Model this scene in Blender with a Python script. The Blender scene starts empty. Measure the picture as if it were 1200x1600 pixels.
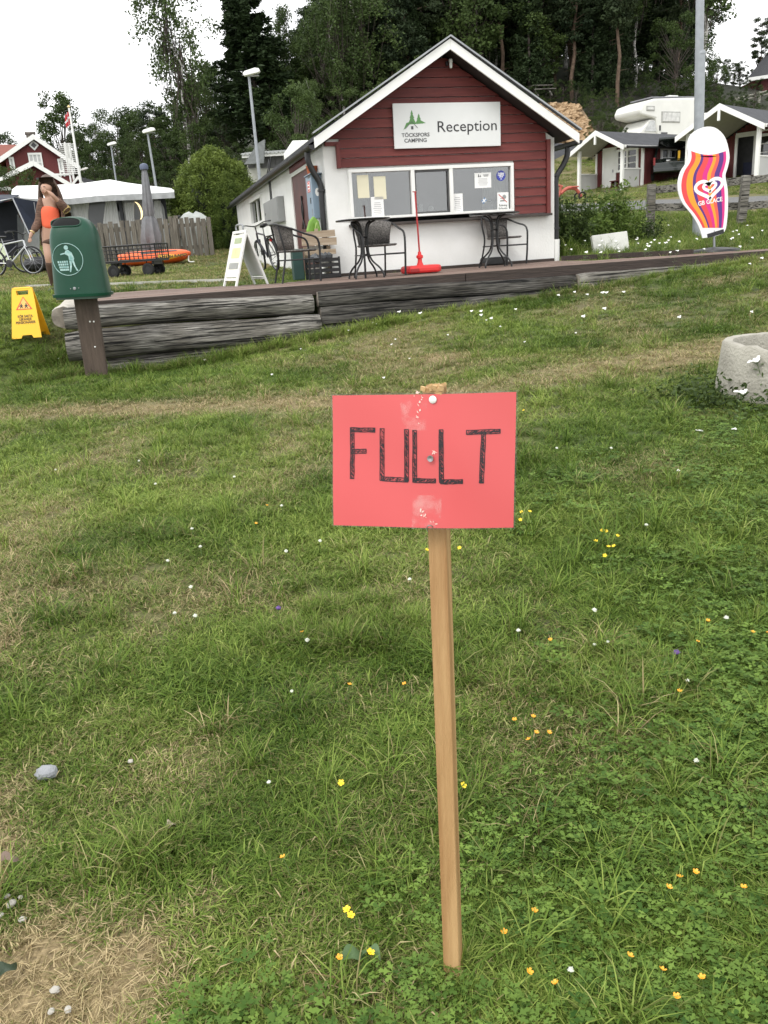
import bpy, math, random
import numpy as np
from mathutils import Matrix, Vector, Euler
random.seed(7); RNG = np.random.default_rng(7)
SC = bpy.context.scene; COL = SC.collection
R = math.radians
# ------------------------------------------------------------------ camera
F_PX, PITCH, ROLL, EYE = 1290.0, R(17.6), 0.066, 1.32
cd = bpy.data.cameras.new('camera'); cam = bpy.data.objects.new('camera', cd); COL.objects.link(cam)
cd.sensor_fit = 'VERTICAL'; cd.sensor_height = 36.0; cd.lens = 36.0*F_PX/1600.0
cd.clip_start = 0.05; cd.clip_end = 900.0
cam.matrix_world = Matrix.Translation((0, 0, EYE)) @ Matrix.Rotation(math.pi/2-PITCH, 4, 'X') @ Matrix.Rotation(-ROLL, 4, 'Z')
SC.camera = cam
# ------------------------------------------------------------------ sky, sun, exposure
SUN_EL, SUN_AZ = R(52), R(215)
w = bpy.data.worlds.new('World'); SC.world = w; w.use_nodes = True
nt = w.node_tree; nt.nodes.clear()
def N(nt, t, **kw):
    n = nt.nodes.new(t)
    for k, v in kw.items():
        if k.startswith('i_'): n.inputs[k[2:].replace('_', ' ')].default_value = v
        else: setattr(n, k, v)
    return n
out = N(nt, 'ShaderNodeOutputWorld'); bg = N(nt, 'ShaderNodeBackground'); bg.inputs[1].default_value = 0.1
sky = N(nt, 'ShaderNodeTexSky', sky_type='NISHITA', sun_disc=False, sun_elevation=SUN_EL, sun_rotation=SUN_AZ, air_density=1.0, dust_density=3.0)
hs = N(nt, 'ShaderNodeHueSaturation'); hs.inputs['Saturation'].default_value = 0.12
tc = N(nt, 'ShaderNodeTexCoord'); nz = N(nt, 'ShaderNodeTexNoise'); nz.inputs['Scale'].default_value = 2.2; nz.inputs['Detail'].default_value = 5
cr = N(nt, 'ShaderNodeValToRGB'); cr.color_ramp.elements[0].position = .3; cr.color_ramp.elements[1].position = .72
cr.color_ramp.elements[0].color = (9.0, 9.2, 9.6, 1); cr.color_ramp.elements[1].color = (22.0, 22.0, 21.8, 1)
mx = N(nt, 'ShaderNodeMixRGB'); mx.inputs[0].default_value = .9
L = nt.links.new
L(sky.outputs[0], hs.inputs['Color']); L(tc.outputs['Generated'], nz.inputs['Vector']); L(nz.outputs['Fac'], cr.inputs[0])
L(hs.outputs[0], mx.inputs[1]); L(cr.outputs[0], mx.inputs[2]); L(mx.outputs[0], bg.inputs[0]); L(bg.outputs[0], out.inputs[0])
sd = bpy.data.lights.new('sun', 'SUN'); sd.energy = 1.3; sd.angle = R(20); sd.color = (1, .97, .92)
sun = bpy.data.objects.new('sun', sd); COL.objects.link(sun)
sdir = Vector((math.sin(SUN_AZ)*math.cos(SUN_EL), math.cos(SUN_AZ)*math.cos(SUN_EL), math.sin(SUN_EL)))
sun.rotation_euler = sdir.to_track_quat('Z', 'Y').to_euler(); sun.location = sdir*60
SC.view_settings.view_transform = 'Standard'; SC.view_settings.look = 'None'
SC.view_settings.exposure = 0.3; SC.view_settings.gamma = 1.0; SC.view_settings.use_curve_mapping = False
SC.cycles.max_bounces = 6; SC.cycles.transparent_max_bounces = 8; SC.cycles.diffuse_bounces = 3
# ------------------------------------------------------------------ geometry helpers
def ray(px, py):
    u = (px-600)/F_PX; v = (800-py)/F_PX
    c, s = math.cos(ROLL), math.sin(ROLL); cp, sp = math.cos(PITCH), math.sin(PITCH)
    ri = u*c+v*s; up = -u*s+v*c
    return np.array([ri, cp+up*sp, -sp+up*cp])
def P(px, py, Y):
    d = ray(px, py); return Vector(np.array([0, 0, EYE])+d*(Y/d[1]))
def PZ(px, py, z):
    d = ray(px, py); return Vector(np.array([0, 0, EYE])+d*((z-EYE)/d[2]))
def pxm(Y): return F_PX/Y            # photo pixels per metre, about
def V(*a): return Vector(a)
class MB:
    def __init__(s): s.v = []; s.f = []; s.m = []; s.cur = 0
    def add(s, vs, fs):
        o = len(s.v); s.v += [tuple(p) for p in vs]; s.f += [tuple(i+o for i in f) for f in fs]; s.m += [s.cur]*len(fs); return s
    def box(s, c, d, rot=None):
        hx, hy, hz = d[0]/2, d[1]/2, d[2]/2
        vs = [Vector((x, y, z)) for x in (-hx, hx) for y in (-hy, hy) for z in (-hz, hz)]
        if rot is not None:
            m = rot if isinstance(rot, Matrix) else Euler(rot).to_matrix()
            vs = [m @ p for p in vs]
        return s.add([p+Vector(c) for p in vs], [(0, 1, 3, 2), (4, 6, 7, 5), (0, 4, 5, 1), (2, 3, 7, 6), (0, 2, 6, 4), (1, 5, 7, 3)])
    def beam(s, a, b, wd, h, up=(0, 0, 1)):
        a, b = Vector(a), Vector(b); d = (b-a); ln = d.length; d.normalize()
        sx = d.cross(Vector(up)).normalized(); u = sx.cross(d).normalized()
        m = Matrix((d, sx, u)).transposed()
        return s.box((a+b)/2, (ln, wd, h), m)
    def tube(s, pts, r, n=8, cap=True, closed=False):
        pts = [Vector(p) for p in pts]; k = len(pts)
        rs = r if isinstance(r, (list, tuple)) else [r]*k
        o = len(s.v); prev = None; vs = []
        for i, p in enumerate(pts):
            if closed: t = pts[(i+1) % k]-pts[i-1]
            else: t = pts[min(i+1, k-1)]-pts[max(i-1, 0)]
            t.normalize()
            if prev is None:
                a = Vector((0, 0, 1)) if abs(t.z) < .9 else Vector((1, 0, 0)); sx = t.cross(a).normalized()
            else:
                sx = prev-t*prev.dot(t)
                sx = sx.normalized() if sx.length > 1e-6 else t.orthogonal().normalized()
            prev = sx; u = t.cross(sx)
            for j in range(n):
                an = 2*math.pi*j/n; vs.append(p+sx*math.cos(an)*rs[i]+u*math.sin(an)*rs[i])
        fs = []
        for i in range(k if closed else k-1):
            i2 = (i+1) % k
            for j in range(n): fs.append((i*n+j, i*n+(j+1) % n, i2*n+(j+1) % n, i2*n+j))
        if cap and not closed: fs += [tuple(range(n-1, -1, -1)), tuple((k-1)*n+j for j in range(n))]
        return s.add(vs, fs)
    def cyl(s, a, b, r, n=12): return s.tube([a, b], r, n)
    def lathe(s, prof, c=(0, 0, 0), n=20, axis=None):
        vs = []; fs = []; k = len(prof)
        for (r, z) in prof:
            for j in range(n): vs.append(Vector((r*math.cos(2*math.pi*j/n), r*math.sin(2*math.pi*j/n), z)))
        for i in range(k-1):
            for j in range(n): fs.append((i*n+j, i*n+(j+1) % n, (i+1)*n+(j+1) % n, (i+1)*n+j))
        ring = prof[0] == prof[-1]
        if prof[0][0] > 1e-5 and not ring: fs.append(tuple(range(n-1, -1, -1)))
        if prof[-1][0] > 1e-5 and not ring: fs.append(tuple((k-1)*n+j for j in range(n)))
        if axis is not None: vs = [axis @ p for p in vs]
        return s.add([p+Vector(c) for p in vs], fs)
    def prism(s, outl, fr, t):      # outl 2D in frame fr (4x4: x right, y up, z normal), thickness t behind the face (z from -t to 0)
        n = len(outl)
        vs = [fr @ Vector((x, y, 0)) for x, y in outl]+[fr @ Vector((x, y, -t)) for x, y in outl]
        fs = [tuple(range(n)), tuple(range(2*n-1, n-1, -1))]+[(i, i+n, (i+1) % n+n, (i+1) % n) for i in range(n)]
        return s.add(vs, fs)
    def quad(s, a, b, c, d): return s.add([a, b, c, d], [(0, 1, 2, 3)])
    def build(s, name, mat, parent=None, smooth=False, bevel=0, **tags):
        me = bpy.data.meshes.new(name); me.from_pydata([tuple(p) for p in s.v], [], s.f); me.update()
        ms = mat if isinstance(mat, (list, tuple)) else [mat]
        for m in ms: me.materials.append(m)
        if len(ms) > 1: me.polygons.foreach_set('material_index', s.m)
        if smooth:
            me.polygons.foreach_set('use_smooth', [True]*len(me.polygons)); me.set_sharp_from_angle(angle=R(40))
        o = bpy.data.objects.new(name, me); COL.objects.link(o)
        if parent is not None: o.parent = parent
        if bevel:
            b = o.modifiers.new('bevel', 'BEVEL'); b.width = bevel; b.segments = 2; b.limit_method = 'ANGLE'; b.angle_limit = R(40)
        for k, v in tags.items(): o[k] = v
        return o
def tag(o, label=None, cat=None, group=None, kind=None):
    if label: o['label'] = label
    if cat: o['category'] = cat
    if group: o['group'] = group
    if kind: o['kind'] = kind
    return o
def thing(name, label, cat, loc=(0, 0, 0), rz=0, group=None):
    o = bpy.data.objects.new(name, None); COL.objects.link(o); o.empty_display_size = .2
    o.location = loc; o.rotation_euler = (0, 0, rz); return tag(o, label, cat, group)
def copy_tree(o, parent=None):
    c = o.copy(); COL.objects.link(c)
    if parent is not None: c.parent = parent
    for ch in list(o.children): copy_tree(ch, c)
    return c
def frame(o, x, y):
    x = Vector(x).normalized(); y = Vector(y); z = x.cross(y).normalized(); y = z.cross(x).normalized()
    m = Matrix.Identity(4)
    for i in range(3): m[i][0], m[i][1], m[i][2], m[i][3] = x[i], y[i], z[i], o[i]
    return m
def text(name, s, size, mat, parent, fr, align='CENTER', bold=0.0, wx=1.0, thick=.001, width=None):
    cu = bpy.data.curves.new(name, 'FONT'); cu.body = s; cu.size = size; cu.align_x = align; cu.align_y = 'CENTER'
    cu.offset = bold; cu.extrude = thick; cu.resolution_u = 3
    t = bpy.data.objects.new(name+'_tmp', cu); COL.objects.link(t)
    bpy.context.view_layer.update()
    me = bpy.data.meshes.new_from_object(t); bpy.data.objects.remove(t)
    if width:
        xs = [v.co.x for v in me.vertices]; wx = width/(max(xs)-min(xs))
    me.transform(fr @ Matrix.Diagonal((wx, 1, 1, 1))); me.materials.clear(); me.materials.append(mat); me.name = name
    o = bpy.data.objects.new(name, me); COL.objects.link(o)
    if parent is not None: o.parent = parent
    return o
def arc(cx, cy, r, a0, a1, n): return [(cx+r*math.cos(R(a0+(a1-a0)*i/n)), cy+r*math.sin(R(a0+(a1-a0)*i/n))) for i in range(n+1)]
def smoothpts(pts, n=4):          # Catmull-Rom
    pts = [Vector(p) for p in pts]; o = []
    for i in range(len(pts)-1):
        p0 = pts[max(i-1, 0)]; p1 = pts[i]; p2 = pts[i+1]; p3 = pts[min(i+2, len(pts)-1)]
        for k in range(n):
            t = k/n; o.append(.5*((2*p1)+(p2-p0)*t+(2*p0-5*p1+4*p2-p3)*t*t+(3*p1-p0-3*p2+p3)*t**3))
    o.append(pts[-1]); return o
# ------------------------------------------------------------------ materials
MATS = {}
def newmat(name):
    m = bpy.data.materials.new(name); m.use_nodes = True; MATS[name] = m
    return m, m.node_tree, m.node_tree.nodes['Principled BSDF']
def M(name, col, rough=.6, metal=0.0, var=.18, scale=6, bump=0.0, bscale=80, stretch=None, col2=None, coat=0, rnd=0.0, spec=.5):
    m, nt, b = newmat(name); L = nt.links.new
    b.inputs['Roughness'].default_value = rough; b.inputs['Metallic'].default_value = metal
    b.inputs['Coat Weight'].default_value = coat; b.inputs['Specular IOR Level'].default_value = spec
    tc = N(nt, 'ShaderNodeTexCoord'); mp = N(nt, 'ShaderNodeMapping'); L(tc.outputs['Object'], mp.inputs[0])
    if stretch: mp.inputs['Scale'].default_value = stretch
    nz = N(nt, 'ShaderNodeTexNoise'); nz.inputs['Scale'].default_value = scale; nz.inputs['Detail'].default_value = 6; L(mp.outputs[0], nz.inputs['Vector'])
    rp = N(nt, 'ShaderNodeValToRGB'); rp.color_ramp.elements[0].position = .3; rp.color_ramp.elements[1].position = .7
    c2 = col2 or tuple(min(1, c*(1+var)) for c in col); c1 = col if col2 else tuple(c*(1-var) for c in col)
    rp.color_ramp.elements[0].color = (*c1, 1); rp.color_ramp.elements[1].color = (*c2, 1); L(nz.outputs['Fac'], rp.inputs[0])
    src = rp.outputs[0]
    if rnd:
        oi = N(nt, 'ShaderNodeObjectInfo'); mr = N(nt, 'ShaderNodeMapRange'); mr.inputs['To Min'].default_value = 1-rnd; mr.inputs['To Max'].default_value = 1+rnd
        L(oi.outputs['Random'], mr.inputs['Value']); vm = N(nt, 'ShaderNodeVectorMath', operation='SCALE'); L(src, vm.inputs[0]); L(mr.outputs[0], vm.inputs['Scale']); src = vm.outputs[0]
    L(src, b.inputs['Base Color'])
    if bump:
        n2 = N(nt, 'ShaderNodeTexNoise'); n2.inputs['Scale'].default_value = bscale; n2.inputs['Detail'].default_value = 5; L(mp.outputs[0], n2.inputs['Vector'])
        bp = N(nt, 'ShaderNodeBump'); bp.inputs['Strength'].default_value = bump; bp.inputs['Distance'].default_value = .02; L(n2.outputs['Fac'], bp.inputs['Height']); L(bp.outputs[0], b.inputs['Normal'])
    return m
def leafmat(name, dark, light, trans=.25, attr='lv', rough=.55):
    m, nt, b = newmat(name); L = nt.links.new
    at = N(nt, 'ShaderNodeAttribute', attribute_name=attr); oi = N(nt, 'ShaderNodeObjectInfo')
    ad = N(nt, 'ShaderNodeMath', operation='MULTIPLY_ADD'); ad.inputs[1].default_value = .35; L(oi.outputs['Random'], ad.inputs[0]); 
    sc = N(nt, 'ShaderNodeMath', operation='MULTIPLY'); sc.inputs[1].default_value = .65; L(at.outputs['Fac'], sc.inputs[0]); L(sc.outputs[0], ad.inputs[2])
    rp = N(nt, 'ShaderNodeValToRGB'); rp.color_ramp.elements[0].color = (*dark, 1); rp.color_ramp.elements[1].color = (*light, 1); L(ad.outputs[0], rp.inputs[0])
    L(rp.outputs[0], b.inputs['Base Color']); b.inputs['Roughness'].default_value = rough; b.inputs['Specular IOR Level'].default_value = .15
    tr = N(nt, 'ShaderNodeBsdfTranslucent'); L(rp.outputs[0], tr.inputs[0]); ms = N(nt, 'ShaderNodeMixShader'); ms.inputs[0].default_value = trans
    L(b.outputs[0], ms.inputs[1]); L(tr.outputs[0], ms.inputs[2]); L(ms.outputs[0], nt.nodes['Material Output'].inputs[0])
    return m
def glassmat(name, ior=1.9, tint=(.75, .78, .78)):
    m, nt, b = newmat(name); L = nt.links.new; nt.nodes.remove(b)
    fr = N(nt, 'ShaderNodeFresnel'); fr.inputs[0].default_value = ior; tp = N(nt, 'ShaderNodeBsdfTransparent'); tp.inputs[0].default_value = (*tint, 1)
    gl = N(nt, 'ShaderNodeBsdfGlossy'); gl.inputs['Roughness'].default_value = .02; ms = N(nt, 'ShaderNodeMixShader')
    L(fr.outputs[0], ms.inputs[0]); L(tp.outputs[0], ms.inputs[1]); L(gl.outputs[0], ms.inputs[2]); L(ms.outputs[0], nt.nodes['Material Output'].inputs[0])
    return m
WHITEP = M('white_paint', (.78, .78, .75), .5, var=.05, scale=3, bump=.08, bscale=40)
PLASTER = M('white_plaster', (.70, .70, .67), .85, scale=1.6, col2=(.82, .82, .80), bump=.25, bscale=30)
REDW = M('red_board', (.105, .016, .014), .62, scale=5, stretch=(.6, 6, 6), col2=(.155, .028, .022), bump=.35, bscale=40, rnd=.12)
REDT = M('red_trim', (.12, .018, .016), .6, scale=5, col2=(.16, .03, .024), bump=.2)
BLACKM = M('black_metal', (.012, .012, .013), .42, var=.3, scale=20)
BLACKG = M('black_glass_top', (.01, .01, .011), .12, var=.2)
DARKROOF = M('dark_roof', (.035, .036, .04), .8, scale=4, var=.3, bump=.3, bscale=60)
GREYROOF = M('felt_roof', (.05, .052, .058), .9, scale=3, var=.2, bump=.3, bscale=90)
def crackify(m, scale=2.6, stretch=(.35, 16, 16), lo=.36, hi=.45):      # dark drying cracks along the grain
    nt = m.node_tree; b = nt.nodes['Principled BSDF']; src = b.inputs['Base Color'].links[0].from_socket; L = nt.links.new
    tc = N(nt, 'ShaderNodeTexCoord'); mp = N(nt, 'ShaderNodeMapping'); mp.inputs['Scale'].default_value = stretch; L(tc.outputs['Object'], mp.inputs[0])
    nz = N(nt, 'ShaderNodeTexNoise'); nz.inputs['Scale'].default_value = scale; nz.inputs['Detail'].default_value = 3; L(mp.outputs[0], nz.inputs['Vector'])
    rp = N(nt, 'ShaderNodeValToRGB'); rp.color_ramp.elements[0].position = lo; rp.color_ramp.elements[1].position = hi; rp.color_ramp.elements[0].color = (.06, .055, .05, 1); L(nz.outputs['Fac'], rp.inputs[0])
    n2 = N(nt, 'ShaderNodeTexNoise'); n2.inputs['Scale'].default_value = 2.2; L(tc.outputs['Object'], n2.inputs['Vector']); r2 = N(nt, 'ShaderNodeValToRGB'); r2.color_ramp.elements[0].position = .35; r2.color_ramp.elements[1].position = .62; r2.color_ramp.elements[0].color = (.5, .48, .45, 1); L(n2.outputs['Fac'], r2.inputs[0])
    mx = N(nt, 'ShaderNodeMixRGB', blend_type='MULTIPLY'); mx.inputs[0].default_value = 1; L(src, mx.inputs[1]); L(rp.outputs[0], mx.inputs[2]); m2 = N(nt, 'ShaderNodeMixRGB', blend_type='MULTIPLY'); m2.inputs[0].default_value = 1; L(mx.outputs[0], m2.inputs[1]); L(r2.outputs[0], m2.inputs[2]); L(m2.outputs[0], b.inputs['Base Color'])
    bp = N(nt, 'ShaderNodeBump'); bp.inputs['Strength'].default_value = 1; bp.inputs['Distance'].default_value = .03; L(rp.outputs[0], bp.inputs['Height'])
    if b.inputs['Normal'].links: L(b.inputs['Normal'].links[0].from_socket, bp.inputs['Normal'])
    L(bp.outputs[0], b.inputs['Normal']); return m
GREYW = M('grey_wood', (.13, .12, .105), .85, scale=7, stretch=(1, 9, 9), col2=(.3, .285, .25), bump=.6, bscale=12)
DECKW = M('deck_board', (.13, .085, .065), .75, scale=7, stretch=(.7, 9, 9), col2=(.25, .175, .14), bump=.4, bscale=14, rnd=.15)
FASCIA = M('dark_fascia', (.026, .018, .015), .75, scale=6, stretch=(.6, 9, 9), col2=(.06, .042, .034), bump=.5, bscale=14)
STEEL = M('grey_steel', (.32, .33, .34), .45, metal=.7, var=.12, scale=6)
GALV = M('galvanised', (.30, .32, .34), .5, metal=.35, var=.12, scale=9)
RUBBER = M('rubber', (.012, .012, .012), .8, var=.3)
CONCRETE = M('concrete', (.36, .35, .31), .9, scale=3.5, col2=(.56, .55, .50), bump=.5, bscale=45)
ASPHALT = M('asphalt', (.10, .10, .10), .95, scale=14, col2=(.17, .17, .165), bump=.4, bscale=200)
GLASS = glassmat('window_glass', 2.3, (.8, .82, .82))
DARKG = glassmat('dark_glass', 1.8, (.35, .36, .36))
BLACKTXT = M('black_print', (.02, .02, .022), .5, var=.1)
GREYTXT = M('grey_print', (.07, .07, .075), .5, var=.1)
WHITETXT = M('white_print', (.85, .85, .85), .5, var=.02)
PAPER = M('white_paper', (.82, .82, .80), .6, var=.03, scale=3)
PAPERY = M('cream_paper', (.72, .68, .50), .6, var=.05, scale=3)
DARKIN = M('dark_interior', (.09, .09, .09), .9)
CURT = M('pale_curtain', (.62, .64, .55), .9, scale=4, stretch=(14, 14, .3), col2=(.74, .76, .68))
BARKD = M('dark_bark', (.045, .035, .028), .9, scale=8, col2=(.12, .10, .085), bump=.6, bscale=25)
BARKP = M('pine_bark', (.07, .045, .03), .9, scale=5, col2=(.16, .11, .075), bump=.6, bscale=20)
BARKB = M('birch_bark', (.06, .055, .05), .7, scale=5, stretch=(1, 1, 3.5), col2=(.7, .68, .63), bump=.2)
SOIL = M('soil', (.05, .04, .028), .95)
TWIG = M('dark_twig', (.05, .038, .03), .8)
# ------------------------------------------------------------------ terrain
ZD = 0.984                     # deck level
KA = PZ(520, 433, ZD); KYAW = R(14)
KEX = Vector((math.cos(KYAW), math.sin(KYAW), 0)); KEY = Vector((-math.sin(KYAW), math.cos(KYAW), 0))
def onplane(px, py, o, nrm):
    d = Vector(ray(px, py)); c = Vector((0, 0, EYE)); return c+d*((o-c).dot(nrm)/d.dot(nrm))
def FL(px, py, off=0.0):       # on the facade plane (off metres behind it): local x, z
    p = onplane(px, py, KA+KEY*off, KEY)-KA; return p.dot(KEX), p.z
def LL(px, py, off=0.0):       # on the long left wall (off metres outside it): local y, z
    p = onplane(px, py, KA-KEX*off, KEX)-KA; return p.dot(KEY), p.z
KW = FL(866, 320)[0]; KL = 12.6
DL, DR = PZ(149, 470, ZD), PZ(1200, 391, ZD)
DEX = (DR-DL).normalized(); DEY = Vector((-DEX.y, DEX.x, 0))
ctrl = [(0, -4, -.25), (-5, 0, -.1), (5, 0, .05), (-3, 1, 0), (3, 1, .05), (0, 1.25, -.028), (.25, 1.3, -.022), (-.3, 1.2, -.022), (-2, 1, 0), (2, 1.4, .02), (0, 2.6, .06), (0, 5, .2), (-3, 5, .13), (2.2, 5, .22), (6, 5, .31),
        (-3.2, 8.6, .25), (-3.6, 9.15, .18), (-2.1, 9.2, .24), (-.7, 9.4, .39), (-2.2, 7.4, .23), (2.5, 10, .63), (5.1, 10.9, .88), (7.5, 11.4, .96), (-4.1, 9.7, .56), (-4.25, 10.6, .78), (-8, 10, .8), (-4.6, 12.5, .99), (-9, 13, 1.05), (0, 13, .95),
        (3.6, 13.6, .98), (6.5, 13.2, 1.02), (-4.8, 18, 1.1), (-4.8, 24, 1.5), (-12, 24, 1.45), (-9, 18, 1.15), (0, 20, 1.2), (6, 18, 1.2), (9, 17, 1.45), (5.5, 21, 1.5), (7.5, 25, 1.92), (13, 24, 2.2), (9, 31, 2.5),
        (10, 37, 2.95), (14, 33, 3.0), (22, 34, 3.2), (6, 44, 3.6), (16, 46, 4.6), (18, 54, 5.6), (27, 52, 5.4), (10, 55.5, 7.3), (13, 57, 7.6), (9, 62, 9.0), (13, 63, 10), (2, 60, 7.4), (14, 70, 12.3), (0, 75, 12), (20, 90, 18), (28, 64, 9.6), (42, 90, 12), (-14, 80, 9), (-10, 50, 3.6), (-24, 55, 4.2),
        (-12, 66, 6), (-40, 60, 4), (-45, 90, 6), (-25, 95, 10), (45, 70, 9), (48, 115, 14), (0, 130, 24), (-60, 160, 10), (70, 160, 15), (30, 20, 2), (-30, 15, 1), (40, 45, 5.2), (0, -30, -1.5), (30, -20, 0), (-30, -20, -1)]
CT = np.array(ctrl, float)
def _U(r2): return .5*r2*np.log(r2+1e-9)
_n = len(CT); _d2 = ((CT[:, None, :2]-CT[None, :, :2])**2).sum(-1)
_A = np.zeros((_n+3, _n+3)); _A[:_n, :_n] = _U(_d2)+np.eye(_n)*.03; _A[:_n, _n] = 1; _A[:_n, _n+1:] = CT[:, :2]; _A[_n, :_n] = 1; _A[_n+1:, :_n] = CT[:, :2].T
_W = np.linalg.solve(_A, np.r_[CT[:, 2], 0, 0, 0])
def ZG(x, y):
    x = np.asarray(x, float); y = np.asarray(y, float); sh = x.shape; x = x.ravel(); y = y.ravel(); z = np.empty_like(x)
    xc = np.clip(x, -75, 75); yc = np.clip(y, -32, 165)
    for i in range(0, len(x), 20000):
        a, b = xc[i:i+20000], yc[i:i+20000]
        z[i:i+20000] = _U((a[:, None]-CT[:, 0])**2+(b[:, None]-CT[:, 1])**2) @ _W[:_n]+_W[_n]+_W[_n+1]*a+_W[_n+2]*b
    z += .012*np.sin(x*3.1+1.3*np.sin(y*2.3))*np.sin(y*2.7+.6)*np.clip((y+2)/6, .2, 1)
    return z.reshape(sh)
def G(x, y): return float(ZG(np.array([x]), np.array([y]))[0])
def GP(px, py, y0=.5, y1=170):
    d = ray(px, py); ys = np.geomspace(y0, y1, 500); pts = np.array([0, 0, EYE])+d[None, :]*(ys/d[1])[:, None]
    h = pts[:, 2]-ZG(pts[:, 0], pts[:, 1]); k = np.argmax(h < 0)
    if h[k] >= 0: k = len(ys)-1
    a, b = ys[max(k-1, 0)], ys[k]
    for _ in range(20):
        m = (a+b)/2; p = np.array([0, 0, EYE])+d*(m/d[1])
        if p[2]-G(p[0], p[1]) < 0: b = m
        else: a = m
    p = np.array([0, 0, EYE])+d*(b/d[1]); return Vector(p)
def gz(x, y, dz=0.0): return Vector((x, y, G(x, y)+dz))
# value noise
_T = np.random.default_rng(3).random((256, 256))
def vn(x, y):
    xi = np.floor(x).astype(int); yi = np.floor(y).astype(int); fx = x-xi; fy = y-yi; fx = fx*fx*(3-2*fx); fy = fy*fy*(3-2*fy)
    g = lambda a, b: _T[a % 256, b % 256]
    return (g(xi, yi)*(1-fx)+g(xi+1, yi)*fx)*(1-fy)+(g(xi, yi+1)*(1-fx)+g(xi+1, yi+1)*fx)*fy
def fbm(x, y, s): return (vn(x*s, y*s)*.5+vn(x*s*2.1+7, y*s*2.1+3)*.3+vn(x*s*4.3+1, y*s*4.3+9)*.2)
def segd(x, y, pts):
    d = np.full(x.shape, 1e9)
    for (ax, ay), (bx, by) in zip(pts[:-1], pts[1:]):
        vx, vy = bx-ax, by-ay; t = np.clip(((x-ax)*vx+(y-ay)*vy)/(vx*vx+vy*vy), 0, 1)
        d = np.minimum(d, np.hypot(x-ax-t*vx, y-ay-t*vy))
    return d
_band = [tuple(GP(*p)[:2]) for p in ((-250, 655), (0, 650), (150, 640), (300, 636), (480, 632), (620, 622), (760, 605), (900, 580), (1040, 560), (1190, 540), (1330, 525))]
_dryc = [(tuple(GP(*p)[:2]), r) for p, r in (((60, 1500), .16), ((170, 1545), .17), ((20, 1590), .25), ((230, 1470), .07), ((10, 1240), .06), ((-30, 1330), .12), ((330, 1400), .05), ((-20, 1010), .14), ((910, 430), .35), ((690, 560), .3))]
def dryness(x, y):
    n = fbm(x, y, 1.7)-.5; n2 = fbm(x+31, y+11, .55)-.5
    d = segd(x, y, _band)
    v = np.clip(1.25-d/(.42+.14*(x > 1.2)), 0, 1)*(.72+.8*n)
    for (c, r) in _dryc: v = np.maximum(v, np.clip(1.35-np.hypot(x-c[0], (y-c[1])*.8)/r*(.75+.6*(fbm(x, y, 9))), 0, 1))
    v = np.maximum(v, np.clip(.15+1.1*n+.8*n2-.10*x*np.clip((6-y)/4, -.3, 1), 0, .55))
    return np.clip(v, 0, 1)
def lushness(x, y):      # leafy buttercup and clover cover in the near right of the lawn
    return np.clip(.35+.55*(x+.15)-.34*(y-1.2)+1.5*(fbm(x+5, y+17, 1.3)-.5), 0, 1)
def inkiosk(x, y):
    lx = (x-KA.x)*KEX.x+(y-KA.y)*KEX.y; ly = (x-KA.x)*KEY.x+(y-KA.y)*KEY.y
    return (lx > -.02) & (lx < KW+.02) & (ly > 0) & (ly < KL)
_bk = [PZ(172, 457, ZD), PZ(440, 442.5, ZD), PZ(520, 434, ZD), KA+KEX*KW, PZ(920, 407.6, ZD), PZ(1083, 397, ZD), PZ(1250, 386, ZD)]
_bku = [((p-DL).dot(DEX), (p-DL).dot(DEY)) for p in _bk]
DLEN = (DR-DL).length+1.0
def decku(x, y): return (x-DL.x)*DEX.x+(y-DL.y)*DEX.y, (x-DL.x)*DEY.x+(y-DL.y)*DEY.y
def indeck(x, y, m=0.0):
    u, v = decku(x, y); vb = np.interp(u, [b[0] for b in _bku], [b[1] for b in _bku])
    return (u > -.3-m) & (u < DLEN) & (v > -.36-m) & (v < vb)
# path polygon (asphalt track in front of the cabins)
_pl = [tuple(GP(*p)[:2]) for p in ((862, 334), (930, 331), (1020, 329), (1100, 327), (1200, 323), (1330, 318))]
_pu = [tuple(GP(*p)[:2]) for p in ((862, 322), (930, 319), (1000, 315), (1100, 311), (1200, 308), (1330, 303))]
def resamp(pl, n):
    pl = np.array(pl); t = np.r_[0, np.cumsum(np.hypot(*np.diff(pl, axis=0).T))]; s = np.linspace(0, t[-1], n)
    return np.c_[np.interp(s, t, pl[:, 0]), np.interp(s, t, pl[:, 1])]
_pl, _pu = resamp(_pl, 30), resamp(_pu, 30)
def inpath(x, y):
    cen = (_pl+_pu)/2; hw = np.hypot(*(_pl-_pu).T).mean()/2
    return segd(x, y, [tuple(c) for c in cen]) < hw-.05
# ground sheet
ys = np.r_[-32, -16, -8, -4, np.linspace(-2, 3.5, 60), np.geomspace(3.6, 16, 90)[0:], np.geomspace(16.3, 170, 70), 230, 330]
ss = np.linspace(-1, 1, 141); ss = np.sign(ss)*np.abs(ss)**1.5
hw = 6+.95*np.clip(ys, 0, 1e9)+np.clip(ys-90, 0, 1e9)*1.2+np.clip(-ys, 0, 99)*2
GX = ss[None, :]*hw[:, None]; GY = np.repeat(ys[:, None], len(ss), 1); GZ = ZG(GX, GY)
gmask = np.where(indeck(GX, GY, -.25) | inkiosk(GX, GY), -.30, 0); GZ = GZ+gmask
nv = GX.size; me = bpy.data.meshes.new('ground'); nr, ncol = GX.shape
idx = np.arange(nv).reshape(nr, ncol); q = np.stack([idx[:-1, :-1], idx[:-1, 1:], idx[1:, 1:], idx[1:, :-1]], -1).reshape(-1, 4)
me.from_pydata(np.c_[GX.ravel(), GY.ravel(), GZ.ravel()].tolist(), [], q.tolist())
at = me.attributes.new('dry', 'FLOAT', 'POINT'); at.data.foreach_set('value', dryness(GX, GY).ravel().astype(np.float32))
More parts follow.
